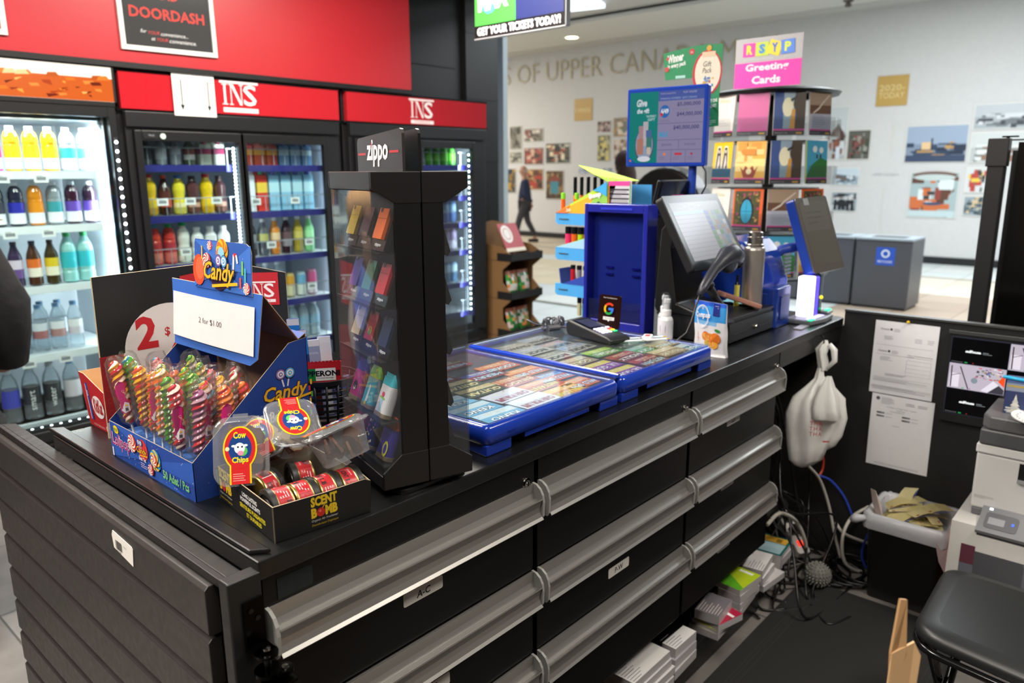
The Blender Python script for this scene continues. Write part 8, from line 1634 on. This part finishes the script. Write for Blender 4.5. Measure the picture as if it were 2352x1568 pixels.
# printer on its shipping box
t = thing('printer_box', 'white shipping carton printed with a printer picture, under the printer', 'box', (2.66, -.05, 0))
mb = MB('#cfcdc9', 'card'); mb.box(0, 0, 0, .34, .495, .435); mb.box(.001, .4952, .05, .339, .4960, .43, '#d8682a')
A = Art(); A.rect(.035, .0, .495, .34, '#62646e'); A.rect(.035, .30, .075, .365, '#5c2c3c'); A.rect(.075, .26, .21, .35, '#4a4a50'); A.rect(.035, .22, .495, .262, '#6c6e7a'); A.rect(.22, .20, .36, .35, '#8f9098'); A.poly([(.14, .10), (.30, .06), (.30, .10), (.14, .15)], '#7a8098'); A.poly([(.30, .16), (.40, .20), (.40, .08), (.28, .08)], '#b8602c'); A.rect(.05, .14, .09, .17, '#b4b4b8'); A.rect(.16, .02, .3, .06, '#888c9c')
mb.art(A, (-.0002, .495, 0), (0, -1, 0), (0, 0, 1), .0004); mb.build('carton', t)
t = thing('printer', 'white and grey multifunction printer with a tilted control panel', 'printer', (2.75, .02, .436))
mb = MB('#cbcbca', 'satin'); mb.box(0, 0, .025, .25, .395, .215); mb.build('body', t, bevel=.008, seg=3)
mb = MB('#5e5e62', 'satin'); mb.box(.002, .004, 0, .245, .39, .025); mb.build('base', t, bevel=.004)
mb = MB('#d0d0cf', 'satin'); mb.box(-.006, -.002, .217, .25, .398, .247); mb.build('upper_band', t, bevel=.004)
mb = MB('#4c4d50', 'satin'); mb.box(-.012, 0, .248, .252, .392, .300); mb.prism([(-.012, 0), (.252, 0), (.252, .392), (.02, .392), (-.012, .37)], .300, .345, '#57585b'); mb.build('scanner_lid', t, bevel=.006)
mb = MB('#131314', 'satin'); mb.box(-.003, .02, .150, .0, .275, .205); mb.box(-.012, .02, .142, .002, .275, .152, '#8d8d90'); mb.build('output_slot', t)
PM = rotm(0, -.42, 0, (-.052, .09, .008))
mb = MB('#75767a', 'satin'); mb.box(-.05, -.09, -.045, .06, .262, -.004, '#4a4b4e', M=PM); mb.box(-.055, -.092, -.004, .062, .266, .008, M=PM); mb.rbox(-.035, .16, .035, .25, .008, .010, .012, '#5a5b60', M=PM); A = Art(); A.rect(-.015, .175, .015, .215, '#8a8b90')
mb.box(-.018, .195, .010, .012, .24, .0108, '#8a8c92', M=PM); mb.build('control_panel', t, bevel=.004)
mb = MB('#3a5ae0', 'emit_1.2'); mb.box(-.006, .170, .0105, .004, .176, .0118, M=PM); mb.box(.045, .236, .0085, .055, .246, .0095, '#d8e8f0', M=PM); mb.build('status_light', t)
A = Art(); A.lines(.004, .04, .06, 3, .004, '#a0a0a0', .0012, 2)
mb = MB(mt='paper'); mb.art(A, (-.0005, .39, .03), (0, -1, 0), (0, 0, 1), .0003); mb.build('small_print', t)
t = thing('tissue_box', 'tissue box printed with snowy trees on the printer lid', 'box', (2.835, .14, .7815), .12)
mb = MB('#3a4a70', 'card'); mb.box(0, 0, 0, .115, .23, .10); A = Art(); A.rect(0, 0, .23, .10, '#2c3a66'); A.rect(0, .075, .23, .10, '#8a96ac'); R = random.Random(3); A.noise(.0, .0, .23, .03, 30, ['#c4c8cc', '#dcdcd8', '#9aa4b4'], 4, .05, .15)
for (x, h_) in ((.03, .055), (.075, .085), (.12, .06), (.165, .09), (.205, .065)):
    for k in range(5): q = 1-k/5; A.poly([(x-.022*q, .005+h_*k/5), (x+.022*q, .005+h_*k/5), (x, .005+h_*(k+1.6)/5)], ['#d4d4cc', '#c4c6c4'][k % 2])
A.rect(.004, .088, .06, .094, '#b8a04a'); mb.art(A, (-.0003, .23, 0), (0, -1, 0), (0, 0, 1), .0003); mb.box(.03, .06, .10, .085, .17, .1008, '#e4e4e8'); mb.build('carton', t)
mb = MB('#2ba8d8', 'gloss'); mb.cyl((0, 0, 0), (-.05, -.22, .0), .006, seg=8); tag(mb.build('blue_pen', loc=(2.855, .385, .8885)), 'bright blue pen lying across the tissue box', 'pen')
t = thing('paper_plate', 'white patterned paper plate on the printer lid', 'plate', (2.765, .235, .782))
MB('#dedede', 'paper').lathe([(0, .002), (.062, .002), (.070, .006), (.100, .016), (.104, .016), (.103, .012), (.072, .001), (0, 0)], seg=40).build('plate_body', t)
mb = MB('#5a6a9c', 'paper')
for k in range(30): a = 2*PI*k/30; mb.cyl((.088*math.cos(a), .088*math.sin(a), .0125), (.088*math.cos(a), .088*math.sin(a), .0131), .0025, seg=6)
mb.build('rim_pattern', t)
mb = MB('#b08a60', 'paper'); R = random.Random(4)
for k in range(5): quad(mb, [(-.05, .055-.012*k, .010+.006*k), (-.045, -.08, .012+.005*k), (.05, -.075+.01*k, .014+.004*k), (.055, .03, .034-.004*k)], R.choice(['#b38e64', '#a88358', '#bb966c']), th=.001)
tag(mb.build('folded_napkins', loc=(2.765, .235, .783)), 'crumpled brown paper napkins on the white plate', 'napkins')
# chair at the lower right
t = thing('folding_stool', 'black padded folding stool at the lower right corner', 'stool', (0, 0, 0))
mb = MB('#1d1f20', 'satin'); P = []
cor = [(2.30, .345), (2.30, -.10), (1.88, -.10), (1.88, .345)]
def rpoly(cs, r, n=6):
    P = []
    for i, c in enumerate(cs):
        p = Vector((*cs[i-1], 0)); q = Vector((*cs[(i+1) % len(cs)], 0)); c = Vector((*c, 0)); a = (p-c).normalized()*r; b = (q-c).normalized()*r
        for k in range(n+1): s_ = k/n; v = (c+a)*(1-s_)**2+c*2*s_*(1-s_)+(c+b)*s_*s_; P.append((v.x, v.y))
    return P
Q = rpoly([(2.305, .385), (2.28, -.08), (1.83, -.08), (1.90, .375)], .075); cx = sum(p[0] for p in Q)/len(Q); cy = sum(p[1] for p in Q)/len(Q)
def ringz(f, z): return [(cx+(x-cx)*f, cy+(y-cy)*f, z) for x, y in Q]
loft(mb, [ringz(.97, .415), ringz(1, .420), ringz(1.005, .432), ringz(.985, .446), ringz(.93, .452), ringz(.8, .456)], closed0=True, closed1=True); mb.build('seat', t)
mb = MB('#0f0f10', 'gloss'); P = [(cx+(x-cx)*.98, cy+(y-cy)*.98, .400) for x, y in Q]; mb.tube(P+[P[0]], .010, seg=8); mb.build('seat_rail', t)
for (a, b) in (((2.24, .30, .40), (1.95, .32, .01)), ((1.95, .34, .40), (2.26, .33, .01)), ((2.24, -.05, .40), (1.95, -.04, .01)), ((1.95, -.05, .40), (2.26, -.05, .01))):
    mb = MB('#0d0d0e', 'gloss'); mb.tube([a, b], .0125, seg=10); mb.build('leg', t)
t = thing('shipping_carton', 'open brown cardboard carton with a raised flap near the camera', 'carton', (.90, .180, 0), -.05)
mb = MB('#b88f62', 'card')
quad(mb, [(-.035, .012, .60), (-.02, -.012, .60), (.020, -.012, .985), (.018, -.004, 1.0), (.0, .014, .985)], '#c9a478', th=.004)
quad(mb, [(.0, .014, .93), (.002, .018, .985), (.016, .018, 1.05), (.020, .012, 1.05), (.012, .004, .985)], '#a8835a', th=.003)
mb.box(-.05, -.16, 0, .12, .02, .60); mb.build('carton_body', t)
t = thing('egg_tray', 'row of small white domed cups on the floor beneath the stool', 'tray', (2.42, .20, 0), -.5)
mb = MB('#2a2a2b', 'satin'); mb.box(-.12, -.03, 0, .12, .03, .015); mb.build('tray_body', t)
for k in range(4): mb = MB('#c4c4c6', 'gloss'); mb.sphere((-.09+.06*k, 0, .025), (.026, .026, .018)); mb.build('cup', t)
